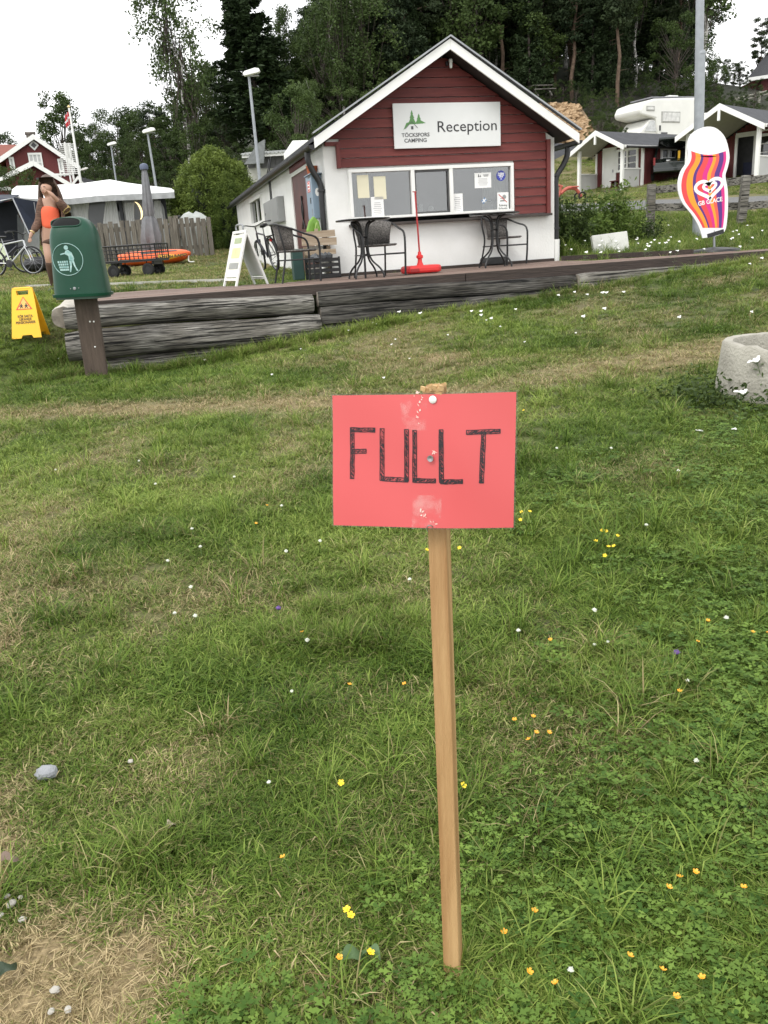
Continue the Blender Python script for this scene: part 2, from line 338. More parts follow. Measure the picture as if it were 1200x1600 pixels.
forest = np.clip((GZ-4.5-.06*np.abs(GX))/3, 0, 1)*(GY > 40); at = me.attributes.new('wood', 'FLOAT', 'POINT'); at.data.foreach_set('value', forest.ravel().astype(np.float32))
me.polygons.foreach_set('use_smooth', [True]*len(me.polygons))
ground = bpy.data.objects.new('ground', me); COL.objects.link(ground); ground['kind'] = 'structure'
m, nt, b = newmat('lawn_soil'); L = nt.links.new
a1 = N(nt, 'ShaderNodeAttribute', attribute_name='dry'); a2 = N(nt, 'ShaderNodeAttribute', attribute_name='wood')
tc = N(nt, 'ShaderNodeTexCoord'); nz = N(nt, 'ShaderNodeTexNoise'); nz.inputs['Scale'].default_value = 3.0; nz.inputs['Detail'].default_value = 8; L(tc.outputs['Object'], nz.inputs['Vector'])
nf = N(nt, 'ShaderNodeTexNoise'); nf.inputs['Scale'].default_value = 60.0; nf.inputs['Detail'].default_value = 6; L(tc.outputs['Object'], nf.inputs['Vector'])
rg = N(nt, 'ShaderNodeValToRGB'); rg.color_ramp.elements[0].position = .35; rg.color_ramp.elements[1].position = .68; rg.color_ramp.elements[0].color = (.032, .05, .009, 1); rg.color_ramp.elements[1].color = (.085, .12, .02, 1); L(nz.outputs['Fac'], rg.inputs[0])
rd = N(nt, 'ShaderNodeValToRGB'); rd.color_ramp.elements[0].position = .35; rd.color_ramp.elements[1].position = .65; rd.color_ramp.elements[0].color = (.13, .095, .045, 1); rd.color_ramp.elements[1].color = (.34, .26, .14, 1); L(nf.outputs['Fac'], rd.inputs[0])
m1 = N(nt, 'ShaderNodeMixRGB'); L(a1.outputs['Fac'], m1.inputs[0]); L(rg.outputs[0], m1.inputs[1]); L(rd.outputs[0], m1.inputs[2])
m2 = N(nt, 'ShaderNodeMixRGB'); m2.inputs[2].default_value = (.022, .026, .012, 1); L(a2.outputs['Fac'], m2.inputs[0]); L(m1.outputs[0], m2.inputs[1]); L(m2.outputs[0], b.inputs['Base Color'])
b.inputs['Roughness'].default_value = .95; bp = N(nt, 'ShaderNodeBump'); bp.inputs['Strength'].default_value = .6; bp.inputs['Distance'].default_value = .03; L(nf.outputs['Fac'], bp.inputs['Height']); L(bp.outputs[0], b.inputs['Normal'])
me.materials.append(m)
# asphalt track
mb = MB(); NW = 8
for i in range(30):
    for k in range(NW+1):
        t = k/NW; x, y = _pl[i]*(1-t)+_pu[i]*t; mb.v.append((x, y, G(x, y)+.03))
for i in range(29):
    for k in range(NW): a = i*(NW+1)+k; mb.f.append((a, a+NW+1, a+NW+2, a+1)); mb.m.append(0)
mb.build('path', ASPHALT, smooth=True, kind='structure')
# ------------------------------------------------------------------ grass prototypes (instanced on points)
PROTO = bpy.data.collections.new('grass_prototypes')
def protomesh(name, v, f, attr, mat):
    me = bpy.data.meshes.new(name); me.from_pydata(v, [], f); a = me.attributes.new('lv', 'FLOAT', 'POINT'); a.data.foreach_set('value', np.array(attr, np.float32)); me.materials.append(mat)
    o = bpy.data.objects.new(name, me); PROTO.objects.link(o); return o
def grassmat():
    m, nt, b = newmat('grass_blade'); L = nt.links.new
    d = N(nt, 'ShaderNodeAttribute', attribute_name='dry', attribute_type='INSTANCER'); h = N(nt, 'ShaderNodeAttribute', attribute_name='hue', attribute_type='INSTANCER'); lv = N(nt, 'ShaderNodeAttribute', attribute_name='lv')
    ad = N(nt, 'ShaderNodeMath', operation='MULTIPLY_ADD'); ad.inputs[1].default_value = .55; L(lv.outputs['Fac'], ad.inputs[0]); s2 = N(nt, 'ShaderNodeMath', operation='MULTIPLY'); s2.inputs[1].default_value = .45; L(h.outputs['Fac'], s2.inputs[0]); L(s2.outputs[0], ad.inputs[2])
    g = N(nt, 'ShaderNodeValToRGB'); e = g.color_ramp.elements; e[0].color = (.022, .055, .008, 1); e[1].color = (.37, .44, .11, 1); x = e.new(.5); x.color = (.122, .196, .029, 1); L(ad.outputs[0], g.inputs[0])
    y = N(nt, 'ShaderNodeValToRGB'); e = y.color_ramp.elements; e[0].color = (.17, .13, .055, 1); e[1].color = (.62, .5, .29, 1); L(lv.outputs['Fac'], y.inputs[0])
    # dry fraction: compare blade value with the tuft's dryness
    iv = N(nt, 'ShaderNodeMath', operation='FRACT'); mu = N(nt, 'ShaderNodeMath', operation='MULTIPLY'); mu.inputs[1].default_value = 7.31; L(lv.outputs['Fac'], mu.inputs[0]); L(mu.outputs[0], iv.inputs[0])
    lt = N(nt, 'ShaderNodeMath', operation='SUBTRACT'); L(d.outputs['Fac'], lt.inputs[0]); L(iv.outputs[0], lt.inputs[1])
    mr = N(nt, 'ShaderNodeMapRange'); mr.inputs['From Min'].default_value = -.12; mr.inputs['From Max'].default_value = .22; L(lt.outputs[0], mr.inputs['Value'])
    mx = N(nt, 'ShaderNodeMixRGB'); L(mr.outputs[0], mx.inputs[0]); L(g.outputs[0], mx.inputs[1]); L(y.outputs[0], mx.inputs[2]); L(mx.outputs[0], b.inputs['Base Color'])
    b.inputs['Roughness'].default_value = .55; b.inputs['Specular IOR Level'].default_value = .13
    tr = N(nt, 'ShaderNodeBsdfTranslucent'); L(mx.outputs[0], tr.inputs[0]); ms = N(nt, 'ShaderNodeMixShader'); ms.inputs[0].default_value = .22; L(b.outputs[0], ms.inputs[1]); L(tr.outputs[0], ms.inputs[2]); L(ms.outputs[0], nt.nodes['Material Output'].inputs[0])
    return m
GRASS = grassmat()
def leafplantmat():
    m = leafmat('leaf_plant', (.030, .080, .012), (.19, .29, .055), .22); return m
LEAFP = leafplantmat()
def blade(v, f, at, p, L_, wd, az, tilt, curl, val, seg=2):
    o = len(v); d = np.array([math.cos(az), math.sin(az), 0]); s = np.array([-math.sin(az), math.cos(az), 0]); up = np.array([0, 0, 1.]); q = np.array(p, float); a = tilt
    for k in range(seg):
        ww = wd*(1-.25*k/seg); v.append(tuple(q-s*ww/2)); v.append(tuple(q+s*ww/2)); q = q+(d*math.sin(a)+up*math.cos(a))*L_/seg; a += curl
    v.append(tuple(q)); n = 2*seg+1; at += [min(1, max(0, val+random.uniform(-.05, .05)))]*n
    for k in range(seg-1): f.append((o+2*k, o+2*k+1, o+2*k+3, o+2*k+2))
    f.append((o+2*seg-2, o+2*seg-1, o+2*seg))
def tuft(name, n, rad, l0, l1, w0, w1, t0, t1, seg=2):
    v, f, at = [], [], []
    for i in range(n):
        r = rad*math.sqrt(random.random()); a = random.uniform(0, 6.28)
        blade(v, f, at, (r*math.cos(a), r*math.sin(a), -.004), random.uniform(l0, l1), random.uniform(w0, w1), random.uniform(0, 6.28), random.uniform(t0, t1), random.uniform(.2, .8), random.random(), seg)
    protomesh(name, v, f, at, GRASS)
def leaf3(v, f, at, c, az, sz, tilt, val):     # a lobed, toothed leaf of three lobes
    ca, sa = math.cos(az), math.sin(az); ct, st = math.cos(tilt), math.sin(tilt)
    def tr(x, y):
        X, Zz = x*ct, x*st; return (c[0]+X*ca-y*sa, c[1]+X*sa+y*ca, c[2]+Zz)
    for k, da in enumerate((-1.05, 0, 1.05)):
        o = len(v); l = sz*(1 if k == 1 else .85)
        prof = [(0, 0), (.36, .07), (.62, .33), (.66, .10), (.90, .17), (1.06, 0), (.90, -.17), (.66, -.10), (.62, -.33), (.36, -.07)]
        for x, y in prof:
            x *= l; y *= l; v.append(tr(x*math.cos(da)-y*math.sin(da), x*math.sin(da)+y*math.cos(da)))
        f += [(o, o+1, o+2, o+3), (o, o+3, o+4, o+5), (o, o+5, o+6, o+7), (o, o+7, o+8, o+9)]; at += [min(1, max(0, val+random.uniform(-.08, .08)))]*10
def rosette(name, n, rad, s0, s1, hgt):
    v, f, at = [], [], []
    for i in range(n):
        a = random.uniform(0, 6.28); r = rad*math.sqrt(random.random()); h = random.uniform(.3, 1)*hgt; val = random.random()
        c = (r*math.cos(a), r*math.sin(a), h); leaf3(v, f, at, c, a+random.uniform(-.6, .6), random.uniform(s0, s1), random.uniform(-.5, .25), val)
        blade(v, f, at, (r*.4*math.cos(a), r*.4*math.sin(a), 0), h*1.05, .0016, a, .5*r/max(h, .01), .1, val*.6, 1)
    protomesh(name, v, f, at, LEAFP)
def clover(name, n, rad):
    v, f, at = [], [], []
    for i in range(n):
        a = random.uniform(0, 6.28); r = rad*math.sqrt(random.random()); h = random.uniform(.015, .045); val = random.random(); c = np.array((r*math.cos(a), r*math.sin(a), h)); s = random.uniform(.008, .013)
        for k in range(3):
            b = a+k*2.094; o = len(v); pr = [(0, 0), (.5, .35), (1, .38), (1.12, 0), (1, -.38), (.5, -.35)]
            for x, y in pr: v.append((c[0]+s*(x*math.cos(b)-y*math.sin(b)), c[1]+s*(x*math.sin(b)+y*math.cos(b)), h+.003*x))
            f += [(o, o+1, o+2, o+3), (o, o+3, o+4, o+5)]; at += [val]*6
    protomesh(name, v, f, at, LEAFP)
# 0-3 short mown tufts, 4-5 flattened straw-like tufts, 6-7 taller, 8-9 buttercup leaves, 10 clover, 11-12 wide far tufts, 13-14 meadow
for i in range(4): tuft('grass_tuft_%02d' % i, 44, .036, .018, .052, .0018, .0034, .5, 1.35)
for i in range(4, 6): tuft('grass_tuft_%02d' % i, 26, .045, .028, .07, .0013, .0023, 1.1, 1.5)
for i in range(6, 8): tuft('grass_tuft_%02d' % i, 34, .035, .06, .15, .0018, .0034, .1, .8, 3)
for i in range(8, 10): rosette('grass_tuft_%02d' % i, 15, .055, .012, .023, .042)
clover('grass_tuft_10', 12, .045)
for i in range(11, 13): tuft('grass_tuft_%02d' % i, 46, .10, .03, .075, .004, .008, .5, 1.3)
for i in range(13, 15): tuft('grass_tuft_%02d' % i, 40, .12, .12, .42, .005, .010, .05, .7, 3)
def scatter(name, x, y, pi, sc, lush=None, dryv=None, kind='stuff', seed=1, sink=0):
    g = np.random.default_rng(seed); n = len(x); z = ZG(x, y)-sink
    me = bpy.data.meshes.new(name); me.vertices.add(n); me.vertices.foreach_set('co', np.c_[x, y, z].ravel().astype(np.float32))
    dv = dryness(x, y) if dryv is None else dryv
    def att(nm, ty, val):
        a = me.attributes.new(nm, ty, 'POINT'); a.data.foreach_set('vector' if ty == 'FLOAT_VECTOR' else 'value', val)
    att('pi', 'INT', pi.astype(np.int32)); att('sc', 'FLOAT', sc.astype(np.float32)); att('dry', 'FLOAT', dv.astype(np.float32))
    hue = np.clip(.5+1.5*(fbm(x+50, y, .9)-.5)+.9*(fbm(x, y+70, 3.)-.5)-.10*x*np.clip((7-y)/5, 0, 1)+g.normal(0, .12, n), 0, 1); att('hue', 'FLOAT', hue.astype(np.float32))
    rot = np.c_[g.normal(0, .12, n), g.normal(0, .12, n), g.uniform(0, 6.283, n)]; att('rot', 'FLOAT_VECTOR', rot.ravel().astype(np.float32))
    ng = bpy.data.node_groups.new(name+'_nodes', 'GeometryNodeTree'); ng.interface.new_socket('Geometry', in_out='INPUT', socket_type='NodeSocketGeometry'); ng.interface.new_socket('Geometry', in_out='OUTPUT', socket_type='NodeSocketGeometry')
    gi = ng.nodes.new('NodeGroupInput'); go = ng.nodes.new('NodeGroupOutput'); ip = ng.nodes.new('GeometryNodeInstanceOnPoints'); ci = ng.nodes.new('GeometryNodeCollectionInfo')
    ci.inputs['Collection'].default_value = PROTO; ci.inputs['Separate Children'].default_value = True; ci.inputs['Reset Children'].default_value = True; ip.inputs['Pick Instance'].default_value = True
    def na(nm, ty):
        k = ng.nodes.new('GeometryNodeInputNamedAttribute'); k.data_type = ty; k.inputs['Name'].default_value = nm; return [s for s in k.outputs if s.enabled and s.name == 'Attribute'][0]
    l = ng.links.new; l(gi.outputs[0], ip.inputs['Points']); l(ci.outputs[0], ip.inputs['Instance']); l(na('pi', 'INT'), ip.inputs['Instance Index']); l(na('rot', 'FLOAT_VECTOR'), ip.inputs['Rotation']); l(na('sc', 'FLOAT'), ip.inputs['Scale']); l(ip.outputs[0], go.inputs[0])
    o = bpy.data.objects.new(name, me); COL.objects.link(o); md = o.modifiers.new('scatter', 'NODES'); md.node_group = ng; o['kind'] = kind; return o
def fan(n, y0, y1, g, k=.62, pad=.5, p=1.0):
    y = y0+(y1-y0)*g.random(n)**p; x = (g.random(n)*2-1)*(k*y+pad); return x, y
def pts_fan(dens, y0, y1, g, k=.56, pad=1.3):
    n = int(dens*(y1-y0)*(k*(y0+y1)+2*pad)); y = np.sqrt(g.random(n)*((y1+pad/k)**2-(y0+pad/k)**2)+(y0+pad/k)**2)-pad/k
    x = (g.random(n)*2-1)*(k*y+pad); return x, y
g = np.random.default_rng(11); X, Y, PI_, S = [], [], [], []
def lay(x, y, pi, s): X.append(x); Y.append(y); PI_.append(pi); S.append(s)
for (dn, a, b_) in ((2600, .25, 2.2), (1500, 2.2, 4.5), (720, 4.5, 8), (380, 8, 13)):
    x, y = pts_fan(dn, a, b_, g); d = dryness(x, y); u = g.random(len(x))
    pi = g.integers(0, 4, len(x)); pi = np.where((u < .25+d*.6), g.integers(4, 6, len(x)), pi); pi = np.where((g.random(len(x)) < .013*(1-d)), g.integers(6, 8, len(x)), pi)
    s = g.uniform(.7, 1.25, len(x))*(.82+.6*fbm(x, y, 2.2))*(1-.3*d); s *= np.interp(y, [0, 3, 8, 13], [1, 1.1, 1.35, 1.6])
    keep = (g.random(len(x)) > d*.35) & ~indeck(x, y) & ~inkiosk(x, y); lay(x[keep], y[keep], pi[keep], s[keep])
for (dn, a, b_) in ((640, .25, 2.4), (260, 2.4, 5.0), (60, 5, 8)):
    x, y = pts_fan(dn, a, b_, g); l_ = lushness(x, y); keep = g.random(len(x)) < l_*1.1; keep &= dryness(x, y) < .45; x, y = x[keep], y[keep]
    pi = np.where(g.random(len(x)) < .82, g.integers(8, 10, len(x)), 10); lay(x, y, pi, g.uniform(.7, 1.4, len(x)))
scatter('lawn_grass', np.concatenate(X), np.concatenate(Y), np.concatenate(PI_), np.concatenate(S), seed=5)
X, Y, PI_, S = [], [], [], []
for (dn, a, b_) in ((75, 11.5, 20), (45, 20, 32), (14, 32, 50)):
    x, y = pts_fan(dn, a, b_, g, .62, .5); keep = ~indeck(x, y) & ~inkiosk(x, y) & ~inpath(x, y) & (x < 2+.5*y); x, y = x[keep], y[keep]
    lay(x, y, g.integers(11, 13, len(x)), g.uniform(.7, 1.2, len(x))*np.interp(y, [11, 30, 50], [.8, 1.4, 2.]))
x = np.concatenate(X); y = np.concatenate(Y); scatter('far_grass', x, y, np.concatenate(PI_), np.concatenate(S), dryv=np.clip(.16+.9*(fbm(x, y, .5)-.5)+.35*(x < -2), 0, .8), seed=6)
# long grass: round the logs, bin post, ring; meadow right of the kiosk
X, Y, PI_, S = [], [], [], []
def longpatch(cx, cy, rx, ry, n, s0, s1, kinds=(6, 8)):
    r = np.sqrt(g.random(n)); a = g.random(n)*6.283; x = cx+rx*r*np.cos(a); y = cy+ry*r*np.sin(a); k = ~indeck(x, y) & ~inkiosk(x, y) & ~inpath(x, y); x, y = x[k], y[k]; lay(x, y, g.integers(kinds[0], kinds[1], len(x)), g.uniform(s0, s1, len(x)))
for u in np.arange(-.3, 3.4, .1):
    p = DL+DEX*u-DEY*.52; longpatch(p.x, p.y, .16, .12, 7, .9, 1.7)
for u in np.arange(3.4, 9.9, .1):
    p = DL+DEX*u-DEY*.42; longpatch(p.x, p.y, .16, .08, 4, .6, 1.2)
pb = GP(150, 577); longpatch(pb.x, pb.y-.05, .5, .22, 90, 1.0, 2.0); longpatch(DL.x-.45, DL.y-.3, .35, .7, 120, 1.1, 2.1)
for p_, n_, sx in (((560, 975), 70, .28), ((660, 1000), 40, .2), ((930, 1060), 60, .22), ((1000, 1080), 40, .2), ((490, 1000), 40, .2), ((350, 690), 30, .35), ((760, 1050), 30, .12), ((250, 1330), 30, .1)):
    p = GP(*p_); longpatch(p.x, p.y, sx, sx*.7, n_, .5, .95)
p = PZ(706, 1512, 0); longpatch(p.x+.0, p.y+.015, .05, .03, 9, .45, .8); longpatch(p.x-.01, p.y-.03, .06, .02, 7, .35, .6); longpatch(p.x, p.y-.04, .07, .03, 10, .5, .9, (8, 10))
scatter('long_grass', np.concatenate(X), np.concatenate(Y), np.concatenate(PI_), np.concatenate(S), dryv=np.full(sum(map(len, X)), .12), seed=8)
X, Y, PI_, S = [], [], [], []
x = g.uniform(3.4, 15, 5200); y = g.uniform(13.0, 23.5, 5200); k = ~indeck(x, y) & ~inkiosk(x, y) & ~inpath(x, y) & (fbm(x, y, .8)+.25 > .25+.4*g.random(5200)) & (x > 3.3+.0*y) & (x < 1.5+.55*y); x, y = x[k], y[k]
lay(x, y, g.integers(13, 15, len(x)), g.uniform(.35, .8, len(x))*np.where((x < 1.2+.22*y) & (y > 14.5), 1.5, .8))
scatter('meadow_grass', np.concatenate(X), np.concatenate(Y), np.concatenate(PI_), np.concatenate(S), dryv=np.full(len(x), .1), seed=9)
# ------------------------------------------------------------------ wooden deck
dk = thing('wooden_deck', 'low brown plank deck with dark front board in front of the kiosk', 'deck', DL, math.atan2(DEX.y, DEX.x))
def vback(u): return float(np.interp(u, [b[0] for b in _bku], [b[1] for b in _bku]))
PW = .142; k = 0; v = .045
uL = lambda v: _bku[0][0]*min(1, v/_bku[0][1])
# kiosk corner in deck coords: boards behind the facade line stop at the long left wall
kc = ((KA-DL).dot(DEX), (KA-DL).dot(DEY)); kr = ((KA+KEX*KW-DL).dot(DEX), (KA+KEX*KW-DL).dot(DEY))
rows = []
while v < _bku[0][1]+.3:
    us = np.linspace(-.05, DLEN, 400); ok = np.array([vback(u) > v-.06 for u in us]) & (us > uL(v)-.02)
    i = 0
    while i < len(us):
        if ok[i]:
            j = i
            while j+1 < len(us) and ok[j+1]: j += 1
            if us[j]-us[i] > .3: rows.append((us[i], us[j], v))
            i = j+1
        else: i += 1
    v += PW
for (a, b_, v) in rows:
    cuts = [a]; c = a+random.uniform(1.8, 4.2)
    while c < b_-1.0: cuts.append(c); c += random.choice((3.6, 4.2, 3.0))
    cuts.append(b_)
    for s, e in zip(cuts[:-1], cuts[1:]):
        MB().box(((s+e)/2, v, -.014+random.uniform(-.002, .002)), (e-s-.004, PW-.007, .028)).build('deck_plank', DECKW, dk)
for s, e in ((-.02, 4.31), (4.315, 8.4), (8.405, DLEN)):
    MB().box(((s+e)/2, -.052, -.06), (e-s-.004, .045, .118)).build('front_board', FASCIA, dk, bevel=.004)
# strip of board along the foot of the kiosk and the rear edge
rr = thing('edge_board', 'dark red-brown board lying along the foot of the kiosk front', 'board', KA+KEX*.02-KEY*.05, KYAW)
MB().box((KW/2-.02, 0, .022), (KW-.06, .035, .044)).build('board', FASCIA, rr)
MB().beam(_bk[3]+V(.12, 0, .03), _bk[5]+V(0, 0, .03), .05, .07).build('rear_board', FASCIA, None)
ob = bpy.context.scene.objects['rear_board']; tag(ob, 'dark board edging the narrow right end of the deck towards the meadow', 'board')
# ------------------------------------------------------------------ log wall under the deck edge
LOGEND = M('log_end', (.15, .13, .105), .9, scale=9, col2=(.36, .32, .27), bump=.4, bscale=30)
LOGM = M('weathered_log', (.04, .037, .032), .9, scale=7, stretch=(.7, 13, 13), col2=(.42, .40, .36), bump=1.0, bscale=9)
LOGD = M('blackened_timber', (.010, .009, .008), .9, scale=6, stretch=(.6, 11, 11), col2=(.16, .15, .135), bump=1.0, bscale=9)
crackify(LOGM); crackify(LOGD); crackify(GREYW, 3.0)
LOGP = M('pale_log', (.34, .31, .26), .85, scale=5, stretch=(.5, 7, 7), col2=(.55, .52, .46), bump=.5, bscale=12)
def log_mesh(name, a, b, r0, r1, mat, parent, sq=0.0, seed=0, n=22, rings=16, h=1.0):
    g = np.random.default_rng(seed); a, b = Vector(a), Vector(b); d = (b-a); ln = d.length; d.normalize(); sx = d.cross(Vector((0, 0, 1))).normalized(); up = sx.cross(d).normalized()
    ph = g.uniform(0, 6.28, 6); mb = MB(); vs = []
    for i in range(rings+1):
        t = i/rings; r = r0+(r1-r0)*t; ends = .93 if i in (0, rings) else 1.0
        for j in range(n):
            an = 2*math.pi*j/n; c, s = math.cos(an), math.sin(an); rad = r*ends
            if sq: rad *= (1-sq)+sq*min(1.32, 1/max(abs(c), abs(s)))
            rad *= 1+.035*math.sin(3*an+ph[0]+t*4)+.03*math.sin(5*an+ph[1]-t*7)+.02*math.sin(t*23+an+ph[2])+.012*g.normal()
            q = a+d*(ln*t)+sx*(c*rad)+up*(s*rad*h); q += up*(.012*math.sin(t*5+ph[3]))
            vs.append(q)
    fs = [(i*n+j, i*n+(j+1) % n, (i+1)*n+(j+1) % n, (i+1)*n+j) for i in range(rings) for j in range(n)]
    mb.add(vs, fs); mb.cur = 1; o = len(mb.v); mb.v += [tuple(a-d*.004), tuple(b+d*.004)]
    for j in range(n): mb.f += [(o, (j+1) % n, j), (o+1, rings*n+j, rings*n+(j+1) % n)]; mb.m += [1, 1]
    return mb.build(name, [mat, LOGEND], parent, smooth=True)
lw = thing('log_wall', 'retaining wall of weathered grey logs under the front edge of the deck', 'log wall', DL, math.atan2(DEX.y, DEX.x))
def du(px, py, v): # deck coordinate u,z of a pixel on the vertical plane v
    o = DL+DEY*v; p = onplane(px, py, o, DEY)-DL; return p.dot(DEX), p.z
F0 = -.10
u0, _ = du(101, 500, F0); u1, _ = du(494, 470, F0)
zt = lambda px, py: du(px, py, F0-.1)[1]
za0, za1 = zt(101, 481), zt(101, 518); zb0, zb1 = zt(490, 458), zt(490, 489)
log_mesh('log', (u0, F0+.02, (za0+za1)/2), (u1-.04, F0+.02, (zb0+zb1)/2), abs(za0-za1)/2, abs(zb0-zb1)/2, LOGM, lw, seed=1)
zc0, zc1 = zt(106, 522), zt(106, 567); zd0, zd1 = zt(498, 490), zt(498, 528)
u2, _ = du(106, 545, F0); u3, _ = du(499, 510, F0)
log_mesh('log', (u2, F0-.03, (zc0+zc1)/2), (u3, F0-.03, (zd0+zd1)/2), abs(zc0-zc1)/2+.01, abs(zd0-zd1)/2+.01, LOGM, lw, seed=2)
log_mesh('log', (u2+.15, F0+.0, zc1-.12), (u3-.3, F0+.0, zd1-.11), .13, .12, LOGM, lw, seed=3)
# squared timbers of the middle stretch
u4, _ = du(497, 480, F0); u5, _ = du(900, 445, F0); u6, _ = du(1215, 400, F0)
z1a, z1b = zt(500, 456), zt(500, 482); z2a, z2b = zt(898, 430.5), zt(898, 447)
log_mesh('timber', (u4, F0+.03, (z1a+z1b)/2), (u5-.01, F0+.03, (z2a+z2b)/2), abs(z1a-z1b)/2, abs(z2a-z2b)/2+.01, LOGD, lw, sq=.75, seed=4, rings=24)
log_mesh('timber', (u4+.02, F0+.05, z1b-.10), (u5-.05, F0+.05, z2b-.09), .105, .09, LOGD, lw, sq=.7, seed=5, rings=24)
log_mesh('timber', (u4+.05, F0+.07, z1b-.31), (u5-.3, F0+.07, z2b-.28), .11, .09, LOGD, lw, sq=.6, seed=6)
z3a, z3b = zt(904, 430), zt(904, 462); z4a, z4b = zt(1190, 405), zt(1190, 424)
log_mesh('timber', (u5+.012, F0+.03, (z3a+z3b)/2), (u6, F0+.03, (z4a+z4b)/2), abs(z3a-z3b)/2, abs(z4a-z4b)/2+.02, GREYW, lw, sq=.8, seed=7, rings=24)
log_mesh('timber', (u5+.05, F0+.05, z3b-.12), (u6, F0+.05, z4b-.12), .12, .12, LOGD, lw, sq=.7, seed=8)
# pale log closing the left end
ea = V(-.36, -.02, -.135); eb = V(uL(9)-.42, _bku[0][1]+.1, -.12)
log_mesh('log', ea, eb, .125, .12, LOGP, lw, seed=9)
# log wall running off to the left
l2 = thing('log_border', 'border of two stacked grey logs left of the deck behind the yellow stand', 'log border', PZ(100, 478, ZD-.16), 0)
o2 = l2.location
pA, pB = P(97, 470, o2.y+.1)-o2, P(5, 480, o2.y+.35)-o2
log_mesh('log', pA, pB+V(.0, 0, 0), .13, .12, LOGM, l2, seed=12)
pA, pB = P(99, 489, o2.y+.0)-o2, P(-90, 499, o2.y+.3)-o2
log_mesh('log', pA, pB, .115, .11, LOGM, l2, seed=13)
pA, pB = P(99, 506, o2.y+.0)-o2, P(-90, 518, o2.y+.3)-o2
log_mesh('log', pA, pB, .115, .11, LOGM, l2, seed=14)
# ------------------------------------------------------------------ kiosk
ks = thing('kiosk', 'small white plastered kiosk with dark red boarded gable and black gutters', 'kiosk', KA, KYAW)
rx, rz_ = FL(703, 62, -.36); lx, lz = FL(494, 214, -.36); qx, qz = FL(902, 208, -.36)
HB = .118                                       # barge board height
zroof = lambda x: (lz+(rz_-lz)*(x-lx)/(rx-lx)) if x < rx else (rz_+(qz-rz_)*(x-rx)/(qx-rx))
ztop = lambda x: zroof(x)-.12                  # gable wall height under the roof
zb_l = FL(540, 262)[1]; zsill = FL(847, 334)[1]; zupper = FL(520, 227)[1]; zur = FL(857, 221)[1]
xr0 = FL(535, 300)[0]; xr1 = FL(851, 280)[0]
wx0, wx1 = FL(545, 300)[0], FL(801, 300)[0]; wz0, wz1 = FL(680, 337)[1], (FL(545, 264)[1]+FL(801, 256)[1])/2
# masonry: front wall round the window, left, right, rear
mb = MB(); T = .18
def fbox(x0, x1, z0, z1): mb.box(((x0+x1)/2, T/2, (z0+z1)/2), (x1-x0, T, z1-z0))
fbox(0, KW, -.5, zsill-.02); fbox(0, wx0, zsill-.02, zupper); fbox(wx1, KW, zsill-.02, zupper); fbox(wx0, wx1, wz1, zupper)
gl = [(0, zupper), (KW, zupper), (KW, ztop(KW)-.02), (rx, ztop(rx)-.02), (0, ztop(0)-.02)]
mb.prism(gl, frame((0, .004, 0), (1, 0, 0), (0, 0, 1)), T-.01)
mb.build('front_wall', PLASTER, ks)
dy0, dz1 = LL(487, 300)[0], LL(470, 262)[1]; dy1 = LL(457, 300)[0]
wy0, wy1 = LL(411, 330)[0], LL(394, 330)[0]; wlz0, wlz1 = LL(402, 348)[1], LL(402, 312)[1]
zl = zroof(0)-.10; mb = MB()
def lbox(y0, y1, z0, z1): mb.box((T/2, (y0+y1)/2, (z0+z1)/2), (T, y1-y0, z1-z0))
lbox(T, dy0, -.5, zl); lbox(dy0, dy1, dz1, zl); lbox(dy1, wy0, -.5, zl); lbox(wy0, wy1, -.5, wlz0); lbox(wy0, wy1, wlz1, zl); lbox(wy1, KL, -.5, zl)
mb.build('left_wall', PLASTER, ks)
mb = MB(); mb.box((KW-T/2, KL/2+T/2, (zroof(KW)-.1-.5)/2), (T, KL-T, zroof(KW)-.1+.5)); mb.box((KW/2, KL-.09, (zl-.5)/2), (KW-2*T-.01, T, zl+.5)); mb.build('rear_wall', PLASTER, ks)
mb = MB(); mb.box((KW/2, KL/2, -.02), (KW-2*T-.02, KL-2*T-.02, .04)); mb.box((KW/2, 2.2, 1.0), (KW-2*T-.02, .06, 1.9)); mb.build('inner_room', DARKIN, ks)
# boards of the gable, one by one
z = zsill+.01; BH = (wz1+.025-z)/round((wz1+.025-z)/.126); kz = 0
while z < rz_-.2:
    z2 = z+BH
    if z2 <= wz1+.035: spans = [(wx1+.012, xr1)]
    elif z2 <= zur+.02 or z < zupper: spans = [(xr0, xr1)]
    else: spans = [(-.03, KW+.03)]
    for (xa, xb) in spans:
        def clipx(zz, side):
            zz += .12
            if side < 0: x = lx+(rx-lx)*(zz-lz)/(rz_-lz)
            else: x = rx+(qx-rx)*(zz-rz_)/(qz-rz_)
            return x
        a0, a1 = max(xa, clipx(z, -1)), max(xa, clipx(z2, -1)); b0, b1 = min(xb, clipx(z, 1)), min(xb, clipx(z2, 1))
        if b0-a0 < .05: continue
        if b1 < a1: a1 = b1 = (a1+b1)/2
        j = random.uniform(-.002, .002)
        y0, y1 = -.052+j, -.03+j
        vs = [(a0, y0, z+.004), (b0, y0, z+.004), (b1, y1, z2-.004), (a1, y1, z2-.004), (a0, .0, z+.004), (b0, .0, z+.004), (b1, .0, z2-.004), (a1, .0, z2-.004)]
        MB().add(vs, [(0, 1, 2, 3), (0, 4, 5, 1), (3, 2, 6, 7), (0, 3, 7, 4), (1, 5, 6, 2)]).build('cladding_board', REDW, ks)
    z = z2; kz += 1
MB().box((xr1+.035, -.04, (zsill+zur)/2+.01), (.06, .075, zur-zsill+.03)).build('trim_board', REDT, ks, bevel=.004)
MB().box((xr0-.03, -.04, (zb_l+zupper)/2), (.055, .075, zupper-zb_l+.02)).build('trim_board', REDT, ks, bevel=.004)
